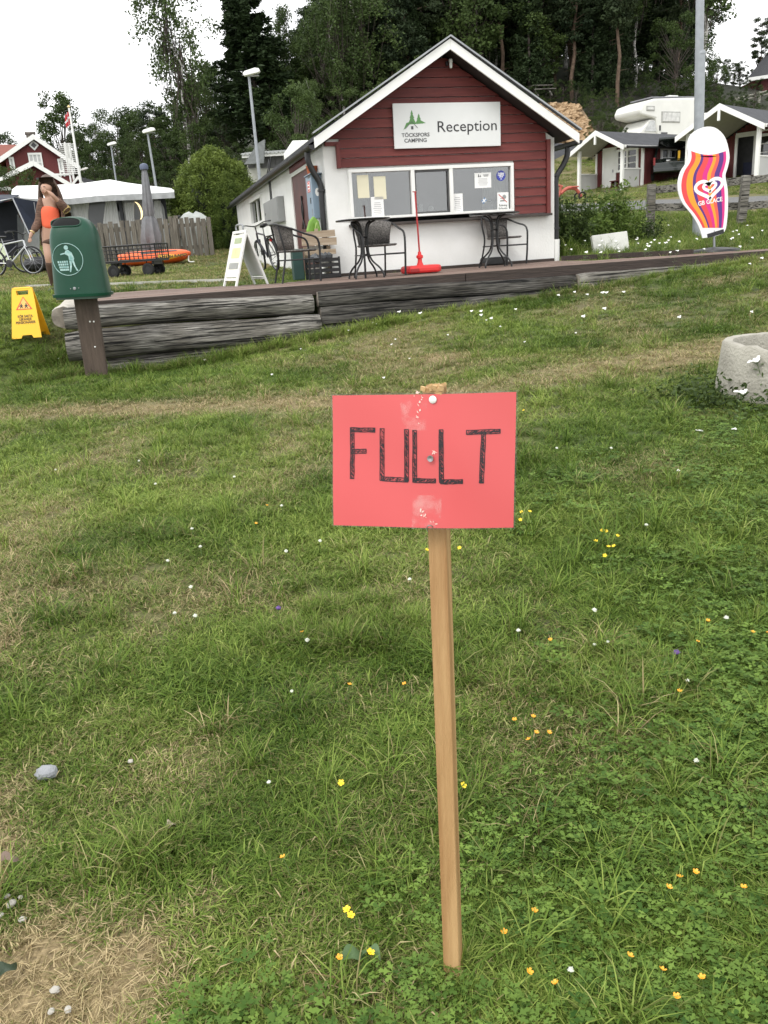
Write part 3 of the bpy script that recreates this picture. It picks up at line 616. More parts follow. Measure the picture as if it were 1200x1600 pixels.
MB().box((xr0-.1, -.028, zupper+.012), (.22, .054, .05)).build('trim_board', REDT, ks)
MB().box(((wx0-.03+xr1+.06)/2, -.06, zsill-.016), (xr1-wx0+.1, .15, .035)).build('sill', M('sill_board', (.05, .04, .035), .7, var=.3), ks, bevel=.004)
# roof
def slab(x0, z0, x1, z1, y0, y1, t, name, mat):
    mb = MB(); vs = [(x, y, z+dz) for dz in (0, -t) for (x, z) in ((x0, z0), (x1, z1)) for y in (y0, y1)]
    mb.add(vs, [(0, 1, 3, 2), (4, 6, 7, 5), (0, 4, 5, 1), (2, 3, 7, 6), (0, 2, 6, 4), (1, 5, 7, 3)]); return mb.build(name, mat, ks)
RY0, RY1 = -.34, KL+.3
slab(lx, lz+.03, rx, rz_+.03, RY0, RY1, .05, 'roof_sheet', DARKROOF); slab(rx+.002, rz_+.03, qx, qz+.03, RY0, RY1, .05, 'roof_sheet', DARKROOF)
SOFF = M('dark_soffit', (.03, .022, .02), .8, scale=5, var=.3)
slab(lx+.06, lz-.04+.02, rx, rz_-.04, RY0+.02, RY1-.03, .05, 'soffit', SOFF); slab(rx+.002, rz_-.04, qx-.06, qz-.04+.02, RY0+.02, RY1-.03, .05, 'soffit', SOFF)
def barge(x0, z0, x1, z1):
    dx, dz = x1-x0, z1-z0; ln = math.hypot(dx, dz)
    MB().prism([(x0, z0+.012), (x0, z0-HB), (x1, z1-HB), (x1, z1+.012)], frame((0, RY0-.032, 0), (1, 0, 0), (0, 0, 1)), .03).build('barge_board', WHITEP, ks)
barge(lx-.03, lz-.02, rx-.001, rz_+.0); barge(rx+.001, rz_+.0, qx+.03, qz-.02)
mb = MB()
for sx0, sz0, sx1, sz1 in ((lx-.05, lz+.045, rx, rz_+.045), (rx, rz_+.045, qx+.05, qz+.045)): mb.beam((sx0, RY0-.02, sz0), (sx1, RY0-.02, sz1), .09, .02)
mb.build('verge_strip', STEEL, ks)
# gutters and downspouts
def gutter(x, z, sgn):
    mb = MB(); pr = arc(0, 0, .062, 180, 360, 8); n = len(pr); vs = [(x+a, y, z+b) for y in (RY0+.02, RY1) for a, b in pr]; vs += [(x+a*.9, y, z+b*.9+.002) for y in (RY0+.02, RY1) for a, b in pr]
    fs = [(i, i+1, n+i+1, n+i) for i in range(n-1)]+[(2*n+i, 3*n+i, 3*n+i+1, 2*n+i+1) for i in range(n-1)]+[tuple(range(n))]
    mb.add(vs, fs); g_ = mb.build('gutter', BLACKM, ks, smooth=True)
    mb = MB()
    for y in np.arange(.2, KL, .8): mb.box((x, y, z+.004), (.13, .025, .006))
    mb.build('gutter_bracket', BLACKM, g_, kind='stuff')
gutter(lx-.05, lz-.09, -1); gutter(qx+.05, qz-.09, 1)
def downspout(x0, z0, x1, zend, y, sg):
    pts = smoothpts([(x0, y, z0), (x0, y, z0-.13), (x0*.6+x1*.4, y, z0-.28), (x1, y, z0-.45), (x1, y, z0-.7), (x1, y, zend)], 5)
    MB().tube(pts, .042, 12).build('downspout', BLACKM, ks, smooth=True)
    mb = MB(); mb.cyl((x1, y, zend+.02), (x1, y, zend-.02-zend+.0), .054, 12); mb.build('drain_pipe', WHITEP, ks, smooth=True)
    for zz in (zend+.18, zend+.95): MB().box((x1-sg*.01, y, zz), (.1, .1, .03)).build('pipe_clamp', BLACKM, ks)
downspout(lx-.05, lz-.12, -.055, .24, .09, -1); downspout(qx+.05, qz-.12, KW+.055, .30, .05, 1)
# service window
wf = MB(); fw = .045; D0 = -.058
def wbar(mb, x0, x1, z0, z1, y0=D0, d=.11): mb.box(((x0+x1)/2, y0+d/2, (z0+z1)/2), (x1-x0, d, z1-z0))
xm1, xm2 = FL(644.5, 300)[0], FL(704, 300)[0]
wbar(wf, wx0, wx1, wz1-fw, wz1); wbar(wf, wx0, wx1, wz0, wz0+.035); wbar(wf, wx0, wx0+fw, wz0+.035, wz1-fw); wbar(wf, wx1-fw, wx1, wz0+.035, wz1-fw); wbar(wf, xm1-.028, xm1+.028, wz0+.035, wz1-fw); wbar(wf, xm2-.028, xm2+.028, wz0+.035, wz1-fw)
wo = wf.build('service_window', WHITEP, ks, bevel=.005)
for (a, b_) in ((wx0+fw, xm1-.028), (xm1+.028, xm2-.028), (xm2+.028, wx1-fw)):
    MB().box(((a+b_)/2, 0, (wz0+.035+wz1-fw)/2), (b_-a, .006, wz1-wz0-.035-fw)).build('pane', GLASS, wo)
mb = MB(); a, b_ = xm1+.03, xm2-.03; z0, z1 = wz0+.04, wz1-fw-.004; y = -.022
for c, d in ((((a+b_)/2, y, z1-.012), (b_-a, .02, .022)), (((a+b_)/2, y, z0+.012), (b_-a, .02, .022)), ((a+.011, y, (z0+z1)/2), (.02, .02, z1-z0)), ((b_-.011, y, (z0+z1)/2), (.02, .02, z1-z0))): mb.box(c, d)
mb.build('sash', M('dark_sash', (.08, .08, .08), .5), wo)
def curtain(x0, x1, z0, z1, y):
    mb = MB(); n = int((x1-x0)/.014); vs = []
    for i in range(n+1):
        x = x0+(x1-x0)*i/n; yy = y+.018*math.sin(i*1.25)+.006*math.sin(i*.6); vs += [(x, yy, z0), (x, yy, z1)]
    mb.add(vs, [(2*i, 2*i+2, 2*i+3, 2*i+1) for i in range(n)]); return mb.build('curtain', CURT, wo, smooth=True)
curtain(wx0+.05, wx0+.38, wz0+.03, wz1, .22); curtain(FL(762, 300)[0], wx1-.03, wz0+.03, wz1, .22)
# notices on the panes and the things on the inside sill
def notice(label, px0, py0, px1, py1, mat=PAPER, y=-.005, cat='notice', rz=0, name='notice', inside=False):
    (x0, z1), (x1, z0) = FL(px0, py0), FL(px1, py1); t = thing(name, label, cat, KA+KEX*((x0+x1)/2)+KEY*y+V(0, 0, (z0+z1)/2), KYAW)
    hw_, hh = (x1-x0)/2, (z1-z0)/2
    MB().box((0, 0, 0), (2*hw_, .002, 2*hh), (0, rz, 0)).build('sheet', mat, t); return t, hw_, hh
def lines(t, hw_, z0, z1, n, y=-.0022, mat=None, fill=.7):
    mb = MB()
    for i in range(n):
        zz = z1+(z0-z1)*(i+.5)/n; ww = hw_*2*fill*random.uniform(.6, 1); mb.box((0, y, zz), (ww, .0008, abs(z1-z0)/n*.35))
    mb.build('print', mat or GREYTXT, t)
FAINT = M('faint_print', (.45, .45, .45), .6); YEL_IN = M('amber_sheet', (.72, .68, .48), .6)
notice('cream paper sheet on the kiosk left pane, upper left one', 557, 274, 577.5, 309, PAPERY); notice('cream paper sheet on the kiosk left pane, beside the mullion side', 583, 276, 604, 311, PAPERY)
t, a, b_ = notice('white paper notice low on the kiosk left pane', 579, 308, 600.5, 338.5); lines(t, a, -b_*.8, b_*.5, 7, mat=FAINT)
t, a, b_ = notice('white paper notice standing low in the right pane by the mullion', 705.5, 303, 723.5, 333.5); lines(t, a, -b_*.8, b_*.7, 8, mat=FAINT)
t, a, b_ = notice('white landscape notice with small grey logo high on the right pane', 741, 270.5, 767.5, 293); lines(t, a, -b_*.7, b_*.3, 6, mat=FAINT)
def tree_poly(cx, z, w_, h): return [(cx-w_/2, z), (cx-w_*.16, z+h*.35), (cx-w_*.34, z+h*.33), (cx-w_*.1, z+h*.68), (cx-w_*.2, z+h*.66), (cx, z+h), (cx+w_*.2, z+h*.66), (cx+w_*.1, z+h*.68), (cx+w_*.34, z+h*.33), (cx+w_*.16, z+h*.35), (cx+w_/2, z)]
mb = MB()
for cx, s_ in ((-.02, 1), (.008, .75)): mb.prism(tree_poly(cx-a*.35, b_*.45, .03*s_, .045*s_), frame((0, -.003, 0), (1, 0, 0), (0, 0, 1)), .0008)
mb.build('emblem', GREYTXT, t)
text('lettering', 'TÖCKSFORS\nCAMPING', .016, GREYTXT, t, frame((a*.35, -.003, b_*.62), (1, 0, 0), (0, 0, 1)))
# round blue sticker
(x0, z1), (x1, z0) = FL(776, 266.5), FL(789, 282.5); t = thing('sticker', 'round blue sticker with white print at the top right of the right pane', 'sticker', KA+KEX*((x0+x1)/2)+KEY*-.006+V(0, 0, (z0+z1)/2), KYAW); r_ = (z1-z0)/2
MB().prism(arc(0, 0, r_, 0, 345, 23), frame((0, 0, 0), (1, 0, 0), (0, 0, 1)), .002).build('disc', M('blue_sticker', (.035, .05, .32), .4), t)
for i, (s_, zz) in enumerate((('Godkänd', .45), ('CAMPING', .1), ('2018', -.22), ('A', -.6))): text('lettering', s_, r_*.38, WHITETXT, t, frame((0, -.001, zz*r_), (1, 0, 0), (0, 0, 1)), bold=.001, width=None if len(s_) < 5 else r_*1.35)
# no ice cream / pets notice
t, a, b_ = notice('white portrait notice with pictogram struck out by a red line, right pane corner', 776.5, 301, 794.5, 328.5, y=-.0065)
mb = MB(); fr = frame((0, -.0022, 0), (1, 0, 0), (0, 0, 1))
for pl in (arc(a*.25, b_*.5, a*.34, 0, 345, 12), [(-a*.55, b_*.0), (a*.3, b_*.0), (a*.3, b_*.2), (-a*.5, b_*.14)], [(-a*.5, b_*.3), (a*.1, b_*.3), (a*.1, b_*.36), (-a*.5, b_*.36)]): mb.prism(pl, fr, .0006)
mb.build('pictogram', M('mid_grey_print', (.28, .29, .28), .5), t)
mb = MB(); mb.beam((-a*.75, -.0035, b_*.8), (a*.7, -.0035, -b_*.1), .0006, .011, up=(0, 0, 1)); mb.build('strike', M('red_print', (.55, .06, .05), .5), t)
text('lettering', 'Rökning', a*.5, BLACKTXT, t, frame((0, -.003, -b_*.42), (1, 0, 0), (0, 0, 1)), width=a*1.45); text('lettering', 'förbjuden', a*.5, BLACKTXT, t, frame((0, -.003, -b_*.75), (1, 0, 0), (0, 0, 1)), width=a*1.6)
# diamond sticker with white cross
(x0, z0) = FL(756, 313.5); t = thing('flag_sticker', 'small pale blue diamond sticker with white cross low on the right pane', 'sticker', KA+KEX*x0+KEY*-.006+V(0, 0, z0), KYAW)
MB().box((0, 0, 0), (.078, .002, .062), (0, R(-38), 0)).build('diamond', M('pale_blue_sticker', (.16, .24, .36), .4), t)
MB().box((0, -.002, 0), (.075, .0014, .014), (0, R(-38), 0)).box((0, -.0026, 0), (.012, .0014, .062), (0, R(-38), 0)).build('cross', WHITETXT, t)
# interior things
(x0, z0) = FL(677, 325); t = thing('fan', 'small white round object standing behind the middle pane', 'ornament', KA+KEX*x0+KEY*.1+V(0, 0, wz0+.03), KYAW)
MB().lathe([(.03, 0), (.034, .02), (.012, .03), (.012, .05)], n=14).build('foot', WHITEP, t, smooth=True); MB().lathe([(.0, -.02), (.03, -.012), (.04, 0), (.03, .012), (0, .02)], (0, 0, .075), 18, Euler((R(90), 0, 0)).to_matrix()).build('head', WHITEP, t, smooth=True)
(x0, z0) = FL(660, 318); t = thing('card_holder', 'clear upright leaflet standing behind the middle pane', 'leaflet', KA+KEX*x0+KEY*.08+V(0, 0, wz0+.03), KYAW); MB().box((0, 0, .07), (.055, .006, .14), (R(-8), R(3), 0)).build('leaflet', M('pale_card', (.5, .52, .5), .4), t)
(x0, z0) = FL(770, 330); t = thing('flower_pot', 'white pot with a green plant inside the right pane', 'potted plant', KA+KEX*x0+KEY*.1+V(0, 0, wz0+.03), KYAW)
MB().lathe([(.03, 0), (.045, .085), (.04, .085), (.03, .03)], n=16).build('pot', WHITEP, t, smooth=True)
mb = MB()
for i in range(26):
    an = random.uniform(0, 6.28); c = V(math.cos(an)*.03, math.sin(an)*.03, random.uniform(.1, .17)); d = V(math.cos(an), math.sin(an), .6)*.03; s_ = V(-math.sin(an), math.cos(an), 0)*.012; mb.quad(c-d*.3, c+s_, c+d, c-s_)
mb.build('leaves', M('pot_leaf', (.08, .16, .06), .5), t)
# gable lamp
x0, z0 = FL(699, 105); lp = thing('wall_lamp', 'small outdoor lamp under the kiosk ridge', 'lamp', KA+KEX*x0+KEY*-.055+V(0, 0, z0), KYAW)
MB().box((-.03, -.02, .03), (.035, .04, .05)).tube(smoothpts([(-.03, -.03, .03), (-.03, -.06, .05), (0, -.09, .055)], 4), .008, 8).build('bracket', BLACKM, lp, smooth=True)
MB().lathe([(.028, 0), (.028, .03), (.02, .04)], (0, -.09, .035), 16).build('cap', WHITEP, lp, smooth=True); MB().lathe([(0, -.075), (.018, -.07), (.022, -.05), (.022, 0)], (0, -.09, .03), 16).build('globe', M('opal_glass', (.7, .7, .68), .25), lp, smooth=True)
# reception sign board
(x0, z1), (x1, z0) = FL(610.5, 165), FL(779, 230); zc = (z0+z1)/2+.0; xc = (x0+x1)/2; sw, sh = (x1-x0)/2, (FL(695, 162.5)[1]-FL(695, 232)[1])/2
sg = thing('reception_sign', 'white board lettered Reception with green fir tree logo on the kiosk gable', 'sign', KA+KEX*xc+KEY*-.075+V(0, 0, FL(695, 197)[1]), KYAW)
MB().box((0, 0, 0), (2*sw, .03, 2*sh), (0, R(.4), 0)).build('board', M('sign_white', (.70, .71, .70), .45, var=.02), sg, bevel=.004)
fr = frame((0, -.0165, 0), (1, 0, 0), (0, 0, 1)); SGREEN = M('sign_green', (.10, .25, .075), .5, var=.06)
def sx(px): return (px-610.5)/(778.5-610.5)*2*sw-sw
def sz(py): return sh-(py-164)/(234-164)*2*sh
def fir(cx, y0, y1, w_):
    h = sz(y0)-sz(y1); z = sz(y1); pts = [(0, 1), (.16, .72), (.09, .73), (.28, .42), (.17, .44), (.5, 0), (-.5, 0), (-.17, .44), (-.28, .42), (-.09, .73), (-.16, .72)]
    return [(sx(cx)+a*w_, z+b_*h) for a, b_ in pts]
MB().prism(fir(639, 174, 196, .125), fr, .0015).prism(fir(649.5, 180, 195.5, .115), frame((0, -.0172, 0), (1, 0, 0), (0, 0, 1)), .0015).prism([(sx(625), sz(205)), (sx(630), sz(194)), (sx(640), sz(191)), (sx(641), sz(193)), (sx(633), sz(197))], frame((0, -.0168, 0), (1, 0, 0), (0, 0, 1)), .0015).prism([(sx(646), sz(196)), (sx(660), sz(194.8)), (sx(652), sz(190))], frame((0, -.0169, 0), (1, 0, 0), (0, 0, 1)), .0015).build('fir_logo', SGREEN, sg)
mb = MB(); f2 = (0, -.0185, 0)
for a, b_ in (((628, 203), (638.5, 192)), ((638.5, 192), (647, 202))): mb.beam((sx(a[0]), -.0185, sz(a[1])), (sx(b_[0]), -.0185, sz(b_[1])), .0012, .007)
mb.prism([(sx(637), sz(204)), (sx(640.5), sz(204)), (sx(640.5), sz(199)), (sx(637), sz(199))], frame(f2, (1, 0, 0), (0, 0, 1)), .001); mb.build('house_logo', GREYTXT, sg)
text('lettering', 'TÖCKSFORS', .07, GREYTXT, sg, frame((sx(643.5), -.0175, sz(213)), (1, 0, 0), (0, 0, 1)), bold=.0012, width=sx(665)-sx(622)); text('lettering', 'CAMPING', .07, GREYTXT, sg, frame((sx(643), -.0175, sz(221.5)), (1, 0, 0), (0, 0, 1)), bold=.0012, width=sx(660.5)-sx(626))
text('lettering', 'Reception', .205, BLACKTXT, sg, frame((sx(725), -.0175, sz(202)), (1, 0, 0), (0, 0, 1)), width=sx(772)-sx(678))
# --- left wall: door, window, cabinets
dr = MB(); dr.box((.03, (dy0+dy1)/2, (dz1-.06)/2), (.05, dy1-dy0-.1, dz1-.06)); do = dr.build('door', M('brown_red_door', (.085, .022, .018), .55, scale=3, var=.3), ks)
mb = MB()
for sgn in (1, -1): mb.tube(smoothpts([(-.01, (dy0+dy1)/2-.12*sgn, .75), (-.01, (dy0+dy1)/2+.06*sgn, 1.0), (-.01, (dy0+dy1)/2-.04*sgn, 1.25)], 5), .012, 6)
mb.build('iron_scroll', BLACKM, do, smooth=True)
mb = MB(); mb.lathe([(.02, 0), (.026, .02), (.018, .045), (0, .05)], (.005, dy0+.14, .95), 12, Euler((0, R(-90), 0)).to_matrix()); mb.build('knob', STEEL, do, smooth=True)
mb = MB(); mb.box((.02, dy0+.025, dz1/2), (.07, .05, dz1)); mb.box((.02, dy1-.025, dz1/2), (.07, .05, dz1)); mb.box((.02, (dy0+dy1)/2, dz1-.03), (.07, dy1-dy0-.1, .06)); mb.build('door_frame', WHITEP, ks)
MB().box((-.006, (dy0+dy1)/2, (dz1+zl)/2), (.02, dy1-dy0+.1, zl-dz1-.01)).build('door_lintel', REDT, ks)
mb = MB(); wzm = (wlz0+wlz1)/2; wym = (wy0+wy1)/2; x = -.015
for c, d in (((x, wym, wlz1+.03), (.06, wy1-wy0+.12, .06)), ((x, wym, wlz0-.03), (.06, wy1-wy0+.12, .06)), ((x, wy0-.03, wzm), (.06, .06, wlz1-wlz0)), ((x, wy1+.03, wzm), (.06, .06, wlz1-wlz0)), ((x+.02, wym, wzm), (.03, .045, wlz1-wlz0))): mb.box(c, d)
wo2 = mb.build('side_window', WHITEP, ks); MB().box((.02, wym, wzm), (.006, wy1-wy0-.002, wlz1-wlz0-.002)).build('pane', DARKG, wo2); MB().box((.12, wym, wzm), (.01, wy1-wy0, wlz1-wlz0)).build('blind', M('grey_blind', (.25, .26, .25), .9, scale=20, stretch=(1, 1, 6)), wo2)
def wallbox(name, label, cat, py_pts, dep, mat):
    (y0, z1), (y1, z0) = py_pts; t = thing(name, label, cat, KA+KEY*((y0+y1)/2)-KEX*(dep/2+.004)+V(0, 0, (z0+z1)/2), KYAW)
    MB().box((0, 0, 0), (dep, abs(y1-y0), z1-z0)).build('body', mat, t, bevel=.006); return t, abs(y1-y0)/2, (z1-z0)/2
GREYBOX = M('grey_box', (.24, .245, .24), .5, var=.08, scale=3)
t, hy, hz = wallbox('meter_cabinet', 'plain grey metal meter cabinet on the white side wall of the kiosk', 'cabinet', (LL(443, 306), LL(424, 353)), .12, GREYBOX)
MB().box((-.064, .0, 0), (.008, hy*1.9, hz*1.9)).build('door', GREYBOX, t, bevel=.003); MB().box((-.07, hy*.75, 0), (.012, .02, .05)).build('lock', BLACKM, t)
t = thing('power_cable', 'black cables running from the meter cabinet up under the eaves', 'cable', t.location.copy(), KYAW)
for yy, dy in ((.05, .02), (-.12, -.02)):
    MB().tube(smoothpts([(-.03, yy, hz), (-.03, yy, hz+.25), (-.03, yy+dy, hz+.5), (.02, yy+dy*3, hz+.75)], 4), .012, 6).build('cable', BLACKM, t, smooth=True)
MB().tube(smoothpts([(-.03, .06, hz+.55), (-.05, .35, hz+.42), (-.03, .8, hz+.50)], 5), .01, 6).build('cable', BLACKM, t, smooth=True)
BLUEBOX = M('blue_grey_box', (.20, .27, .34), .45, var=.06, scale=3)
(y0, z1), (y1, z0) = LL(489, 271, .26), LL(478, 343, .26)
bdep = -FL(488, 300, .24)[0]; blen = LL(479, 300, bdep)[0]-.24; z1, z0 = FL(497, 272, .24)[1], FL(500, 341, .24)[1]
bx = thing('post_box', 'blue-grey metal box with round white sticker on the kiosk side wall', 'metal box', KA+KEY*(.24+blen/2)-KEX*(bdep/2+.003)+V(0, 0, (z0+z1)/2), KYAW); hz = (z1-z0)/2; bx.scale = (bdep/.27, blen/.32, 1)
MB().box((0, 0, 0), (.27, .32, 2*hz)).build('body', BLUEBOX, bx, bevel=.008); MB().box((-.01, -.01, hz+.008), (.31, .37, .014)).build('lid', BLUEBOX, bx, bevel=.003)
MB().prism(arc(0, 0, .055, 0, 345, 23), frame((.0, -.1615, hz*.2), (1, 0, 0), (0, 0, 1)), .001).build('round_sticker', PAPER, bx)
mb = MB(); REDP = M('red_label', (.6, .06, .05), .5)
mb.box((-.1365, .0, hz*.5), (.002, .15, hz*.5)); mb.build('red_label', REDP, bx); MB().box((-.138, 0, hz*.5), (.002, .12, hz*.42)).build('white_label', PAPER, bx)
mb = MB()
for i in range(3): mb.box((-.1395, .0, hz*(.65-.15*i)), (.0015, .08, hz*.09))
mb.build('print', REDP, bx); MB().box((-.14, -.05, -hz*.15), (.01, .03, .08)).build('latch', BLACKM, bx); MB().box((-.14, -.1, -hz*.7), (.01, .015, .09)).build('hinge', STEEL, bx)
MB().box((-.138, -.06, hz*.93), (.002, .16, .03)).build('name_plate', BLACKM, bx)
TERRA = M('terracotta', (.36, .10, .04), .8, var=.2, scale=10)
for i, (dx, dy, lab) in enumerate(((-.07, .0, 'orange clay pot lying on the blue-grey box, left of the pair'), (.05, .03, 'orange clay pot on the blue-grey box, nearer the downspout'))):
    t = thing('clay_pot', lab, 'pot', bx.matrix_basis @ V(dx, dy, hz+.016), KYAW+i*.3, 'clay pots on the metal box'); MB().lathe([(.036, 0), (.05, .09), (.056, .09), (.056, .12), (.048, .12), (.042, .03)], n=18).build('pot', TERRA, t, smooth=True)
# things below the metal box
def onleft(px, py, off): y, z = LL(px, py, off); return KA+KEY*y-KEX*off+V(0, 0, z)
gp = onleft(490, 357, .22); t = thing('green_pouch', 'bright green folded plastic pouch hanging under the metal box', 'pouch', gp, KYAW+.4)
GRN = M('lime_plastic', (.16, .32, .04), .45, var=.2, scale=5)
o = [(-.02, -.24), (.06, -.1), (.13, -.02), (.10, .10), (.02, .17), (-.06, .10), (-.11, -.02), (-.1, -.2)]
mb = MB(); mb.prism(o, frame((0, -.01, 0), (1, 0, 0), (0, 0, 1)), .05); mb.build('pouch', GRN, t, bevel=.02); MB().tube(smoothpts([(.0, -.03, -.04), (.01, -.05, .04), (.03, -.05, .07), (.05, -.04, .0)], 4), .009, 6).build('loop', M('pale_lime', (.3, .45, .12), .5), t, smooth=True)
PALW = M('pale_wood', (.27, .20, .13), .8, scale=5, stretch=(.6, 6, 6), col2=(.42, .34, .25), bump=.4, rnd=.15)
bs = onleft(492, 438, .3); bs.z = ZD
t = thing('plank_box', 'rough pallet-wood box with stone blocks against the kiosk corner', 'wooden box', bs+KEX*.08+KEY*.1, KYAW)
for i, (z, w_, h_, y) in enumerate(((.50, .50, .10, -.10), (.60, .47, .09, -.10), (.36, .46, .07, -.09), (.55, .05, .26, .05))):
    MB().box((.03, y, z), (w_, .025, h_), (0, random.uniform(-.03, .03), 0)).build('plank', PALW, t)
for i in range(3): MB().box((-.15+i*.17, .08, .22), (.045, .045, .44)).build('post', PALW, t)
for i in range(5): MB().box((random.uniform(-.1, .2), .02, .1+.1*i), (.2, .14, .09), (0, 0, random.uniform(-.2, .2))).build('stone_block', CONCRETE, t, bevel=.01)
t = thing('black_crate', 'black plastic crate on the deck beside the kiosk corner', 'crate', bs+KEX*.10-KEY*.16, KYAW+.25)
BLK = M('black_plastic', (.013, .014, .015), .4, var=.2)
for sgn, ax in ((1, 0), (-1, 0), (1, 1), (-1, 1)):
    for kz in range(4):
        c = (sgn*.2, 0, .04+.07*kz) if ax == 0 else (0, sgn*.14, .04+.07*kz); d = (.012, .28, .045) if ax == 0 else (.4, .012, .045); MB().box(c, d).build('side_slat', BLK, t)
for a in (1, -1):
    for b_ in (1, -1): MB().box((a*.196, b_*.136, .14), (.022, .022, .29)).build('corner_post', BLK, t)
MB().box((0, 0, .008), (.4, .28, .014)).build('base', BLK, t); 
mb = MB()
for i in range(7): mb.lathe([(0, -.05), (.05, -.02), (.055, .02), (0, .06)], (random.uniform(-.13, .13), random.uniform(-.08, .08), .25+random.uniform(0, .05)), 8)
mb.build('contents', M('grey_lumps', (.08, .085, .09), .7, var=.5, scale=12), t, smooth=True)
t = thing('green_box', 'dark green plastic box behind the chair by the kiosk door', 'box', bs-KEX*.22+KEY*.05, KYAW); t.scale = (.75, .7, .8); MB().box((0, 0, .25), (.2, .25, .5)).build('body', M('dark_green_plastic', (.02, .06, .05), .5), t, bevel=.01); MB().box((0, 0, .51), (.23, .28, .03)).build('lid', M('dark_green_lid', (.02, .07, .06), .5), t, bevel=.008)
# ------------------------------------------------------------------ cafe furniture on the deck
RATTAN = M('woven_rattan', (.035, .03, .028), .7, scale=60, col2=(.20, .185, .17), bump=.8, bscale=120)
def chair(loc, rz, label):
    t = thing('bistro_chair', label, 'chair', loc, rz, 'rattan bistro chairs on the deck')      # seat faces -y
    rim = smoothpts([(-.265, -.20, .0), (-.27, -.215, .30), (-.275, -.20, .56), (-.28, -.05, .64), (-.265, .12, .72), (-.16, .255, .78), (0, .285, .79), (.16, .255, .78), (.265, .12, .72), (.28, -.05, .64), (.275, -.20, .56), (.27, -.215, .30), (.265, -.20, 0)], 4)
    t.scale = (1.07, 1.07, .92)
    MB().tube(rim, .0135, 8).build('frame_tube', BLACKM, t, smooth=True)
    for s_ in (-1, 1):
        MB().tube(smoothpts([(s_*.21, .26, 0), (s_*.20, .215, .22), (s_*.195, .19, .41), (s_*.2, .22, .60), (s_*.18, .245, .765)], 4), .012, 8).build('rear_leg', BLACKM, t, smooth=True)
        MB().tube(smoothpts([(s_*.265, -.205, .30), (s_*.1, -.205, .30), (0, -.205, .30)], 2), .010, 6).build('stretcher', BLACKM, t, smooth=True)
        MB().tube([(s_*.267, -.2, .305), (s_*.2, .215, .305)], .010, 6).build('side_rail', BLACKM, t, smooth=True)
    n = 26; o = [(.245*math.cos(2*math.pi*i/n), .235*math.sin(2*math.pi*i/n)*(1.0)) for i in range(n)]
    MB().lathe([(0, .405), (.22, .41), (.243, .425), (.235, .44), (.15, .436), (0, .432)], (0, -.005, 0), 28).build('seat', RATTAN, t, smooth=True)
    mb = MB(); vs = []; nn = 14
    for i in range(nn+1):
        a = R(20+140*i/nn); 
        for z, r_ in ((.43, .222), (.55, .235), (.66, .25), (.775, .275)): vs.append((r_*1.0*math.cos(a), .0+r_*math.sin(a), z-.05*(abs(i-nn/2)/(nn/2))**2*(z > .6)))
    fs = [(i*4+j, (i+1)*4+j, (i+1)*4+j+1, i*4+j+1) for i in range(nn) for j in range(3)]; mb.add(vs, fs)
    b = mb.build('backrest', RATTAN, t, smooth=True); sm = b.modifiers.new('thick', 'SOLIDIFY'); sm.thickness = .012
    return t
def deckpt(px, py): return PZ(px, py, ZD+.001)
chair(deckpt(468, 440.5), R(108), 'rattan chair with black tube frame by the kiosk corner, seen from its side')
chair(deckpt(592, 432.5), R(24), 'rattan chair standing behind the round table left of the red stand')
chair(deckpt(788, 414.2), R(50), 'rattan chair behind the round table at the right, by the black parasol foot')
def table(loc, rz, label):
    t = thing('bistro_table', label, 'table', loc, rz, 'round bistro tables on the deck'); t.scale = (1, 1, .96)
    MB().lathe([(0, .722), (.33, .722), (.345, .728), (.347, .74), (.34, .748), (0, .748)], n=40).build('tabletop', BLACKG, t, smooth=True)
    for i in range(4):
        a = R(45+90*i); c, s_ = math.cos(a), math.sin(a)
        p = smoothpts([(r_*c, r_*s_, z) for r_, z in ((.26, 0), (.255, .05), (.20, .13), (.10, .22), (.055, .32), (.05, .45), (.055, .58), (.09, .68), (.17, .72))], 4); MB().tube(p, .0125, 8).build('leg', BLACKM, t, smooth=True)
    for z in (.30, .52): MB().lathe([(.05, z-.008), (.062, z), (.05, z+.008)], n=16).build('ring', BLACKM, t, smooth=True)
table(deckpt(573, 434.5), .25, 'round black table left of the red stand'); table(deckpt(774, 417.5), .1, 'round black table at the right, in front of the window notices')
# red stand
t = thing('red_stand', 'red water-filled foot with a thin red pole standing on the deck', 'stand', deckpt(657, 427.5), KYAW)
REDPL = M('red_plastic', (.62, .025, .025), .4, var=.08, scale=4)
MB().prism([(-.255, -.05), (-.20, -.19), (.20, -.19), (.26, -.10), (.26, .10), (.20, .19), (-.20, .19), (-.255, .05)], frame((0, 0, .105), (1, 0, 0), (0, 1, 0)), .095).build('foot', REDPL, t, bevel=.03, smooth=False)
MB().box((-.13, -.185, .05), (.12, .02, .05)).build('handle_shade', M('recess_shade_red', (.3, .012, .012), .5), t, bevel=.008)  # recess drawn as a raised block, its shade put into the red
MB().lathe([(.05, .1), (.03, .15), (.028, .19), (.045, .20), (.045, .23), (.026, .24), (.02, .28)], n=16).build('collar', REDPL, t, smooth=True)
MB().tube([(0, 0, .26), (-.02, 0, 1.02)], .012, 8).box((-.028, 0, 1.02), (.05, .02, .012)).build('pole', M('red_pole', (.34, .02, .02), .45), t, smooth=True)
t = thing('parasol_stand', 'low black round parasol foot against the wall under the right table', 'parasol foot', deckpt(765, 414.5)-KEY*.04, 0)
MB().lathe([(.24, 0), (.262, .02), (.265, .09), (.25, .118), (.06, .122), (.04, .16), (.03, .16)], n=30).build('foot', M('black_foot', (.014, .014, .014), .6), t, smooth=True)
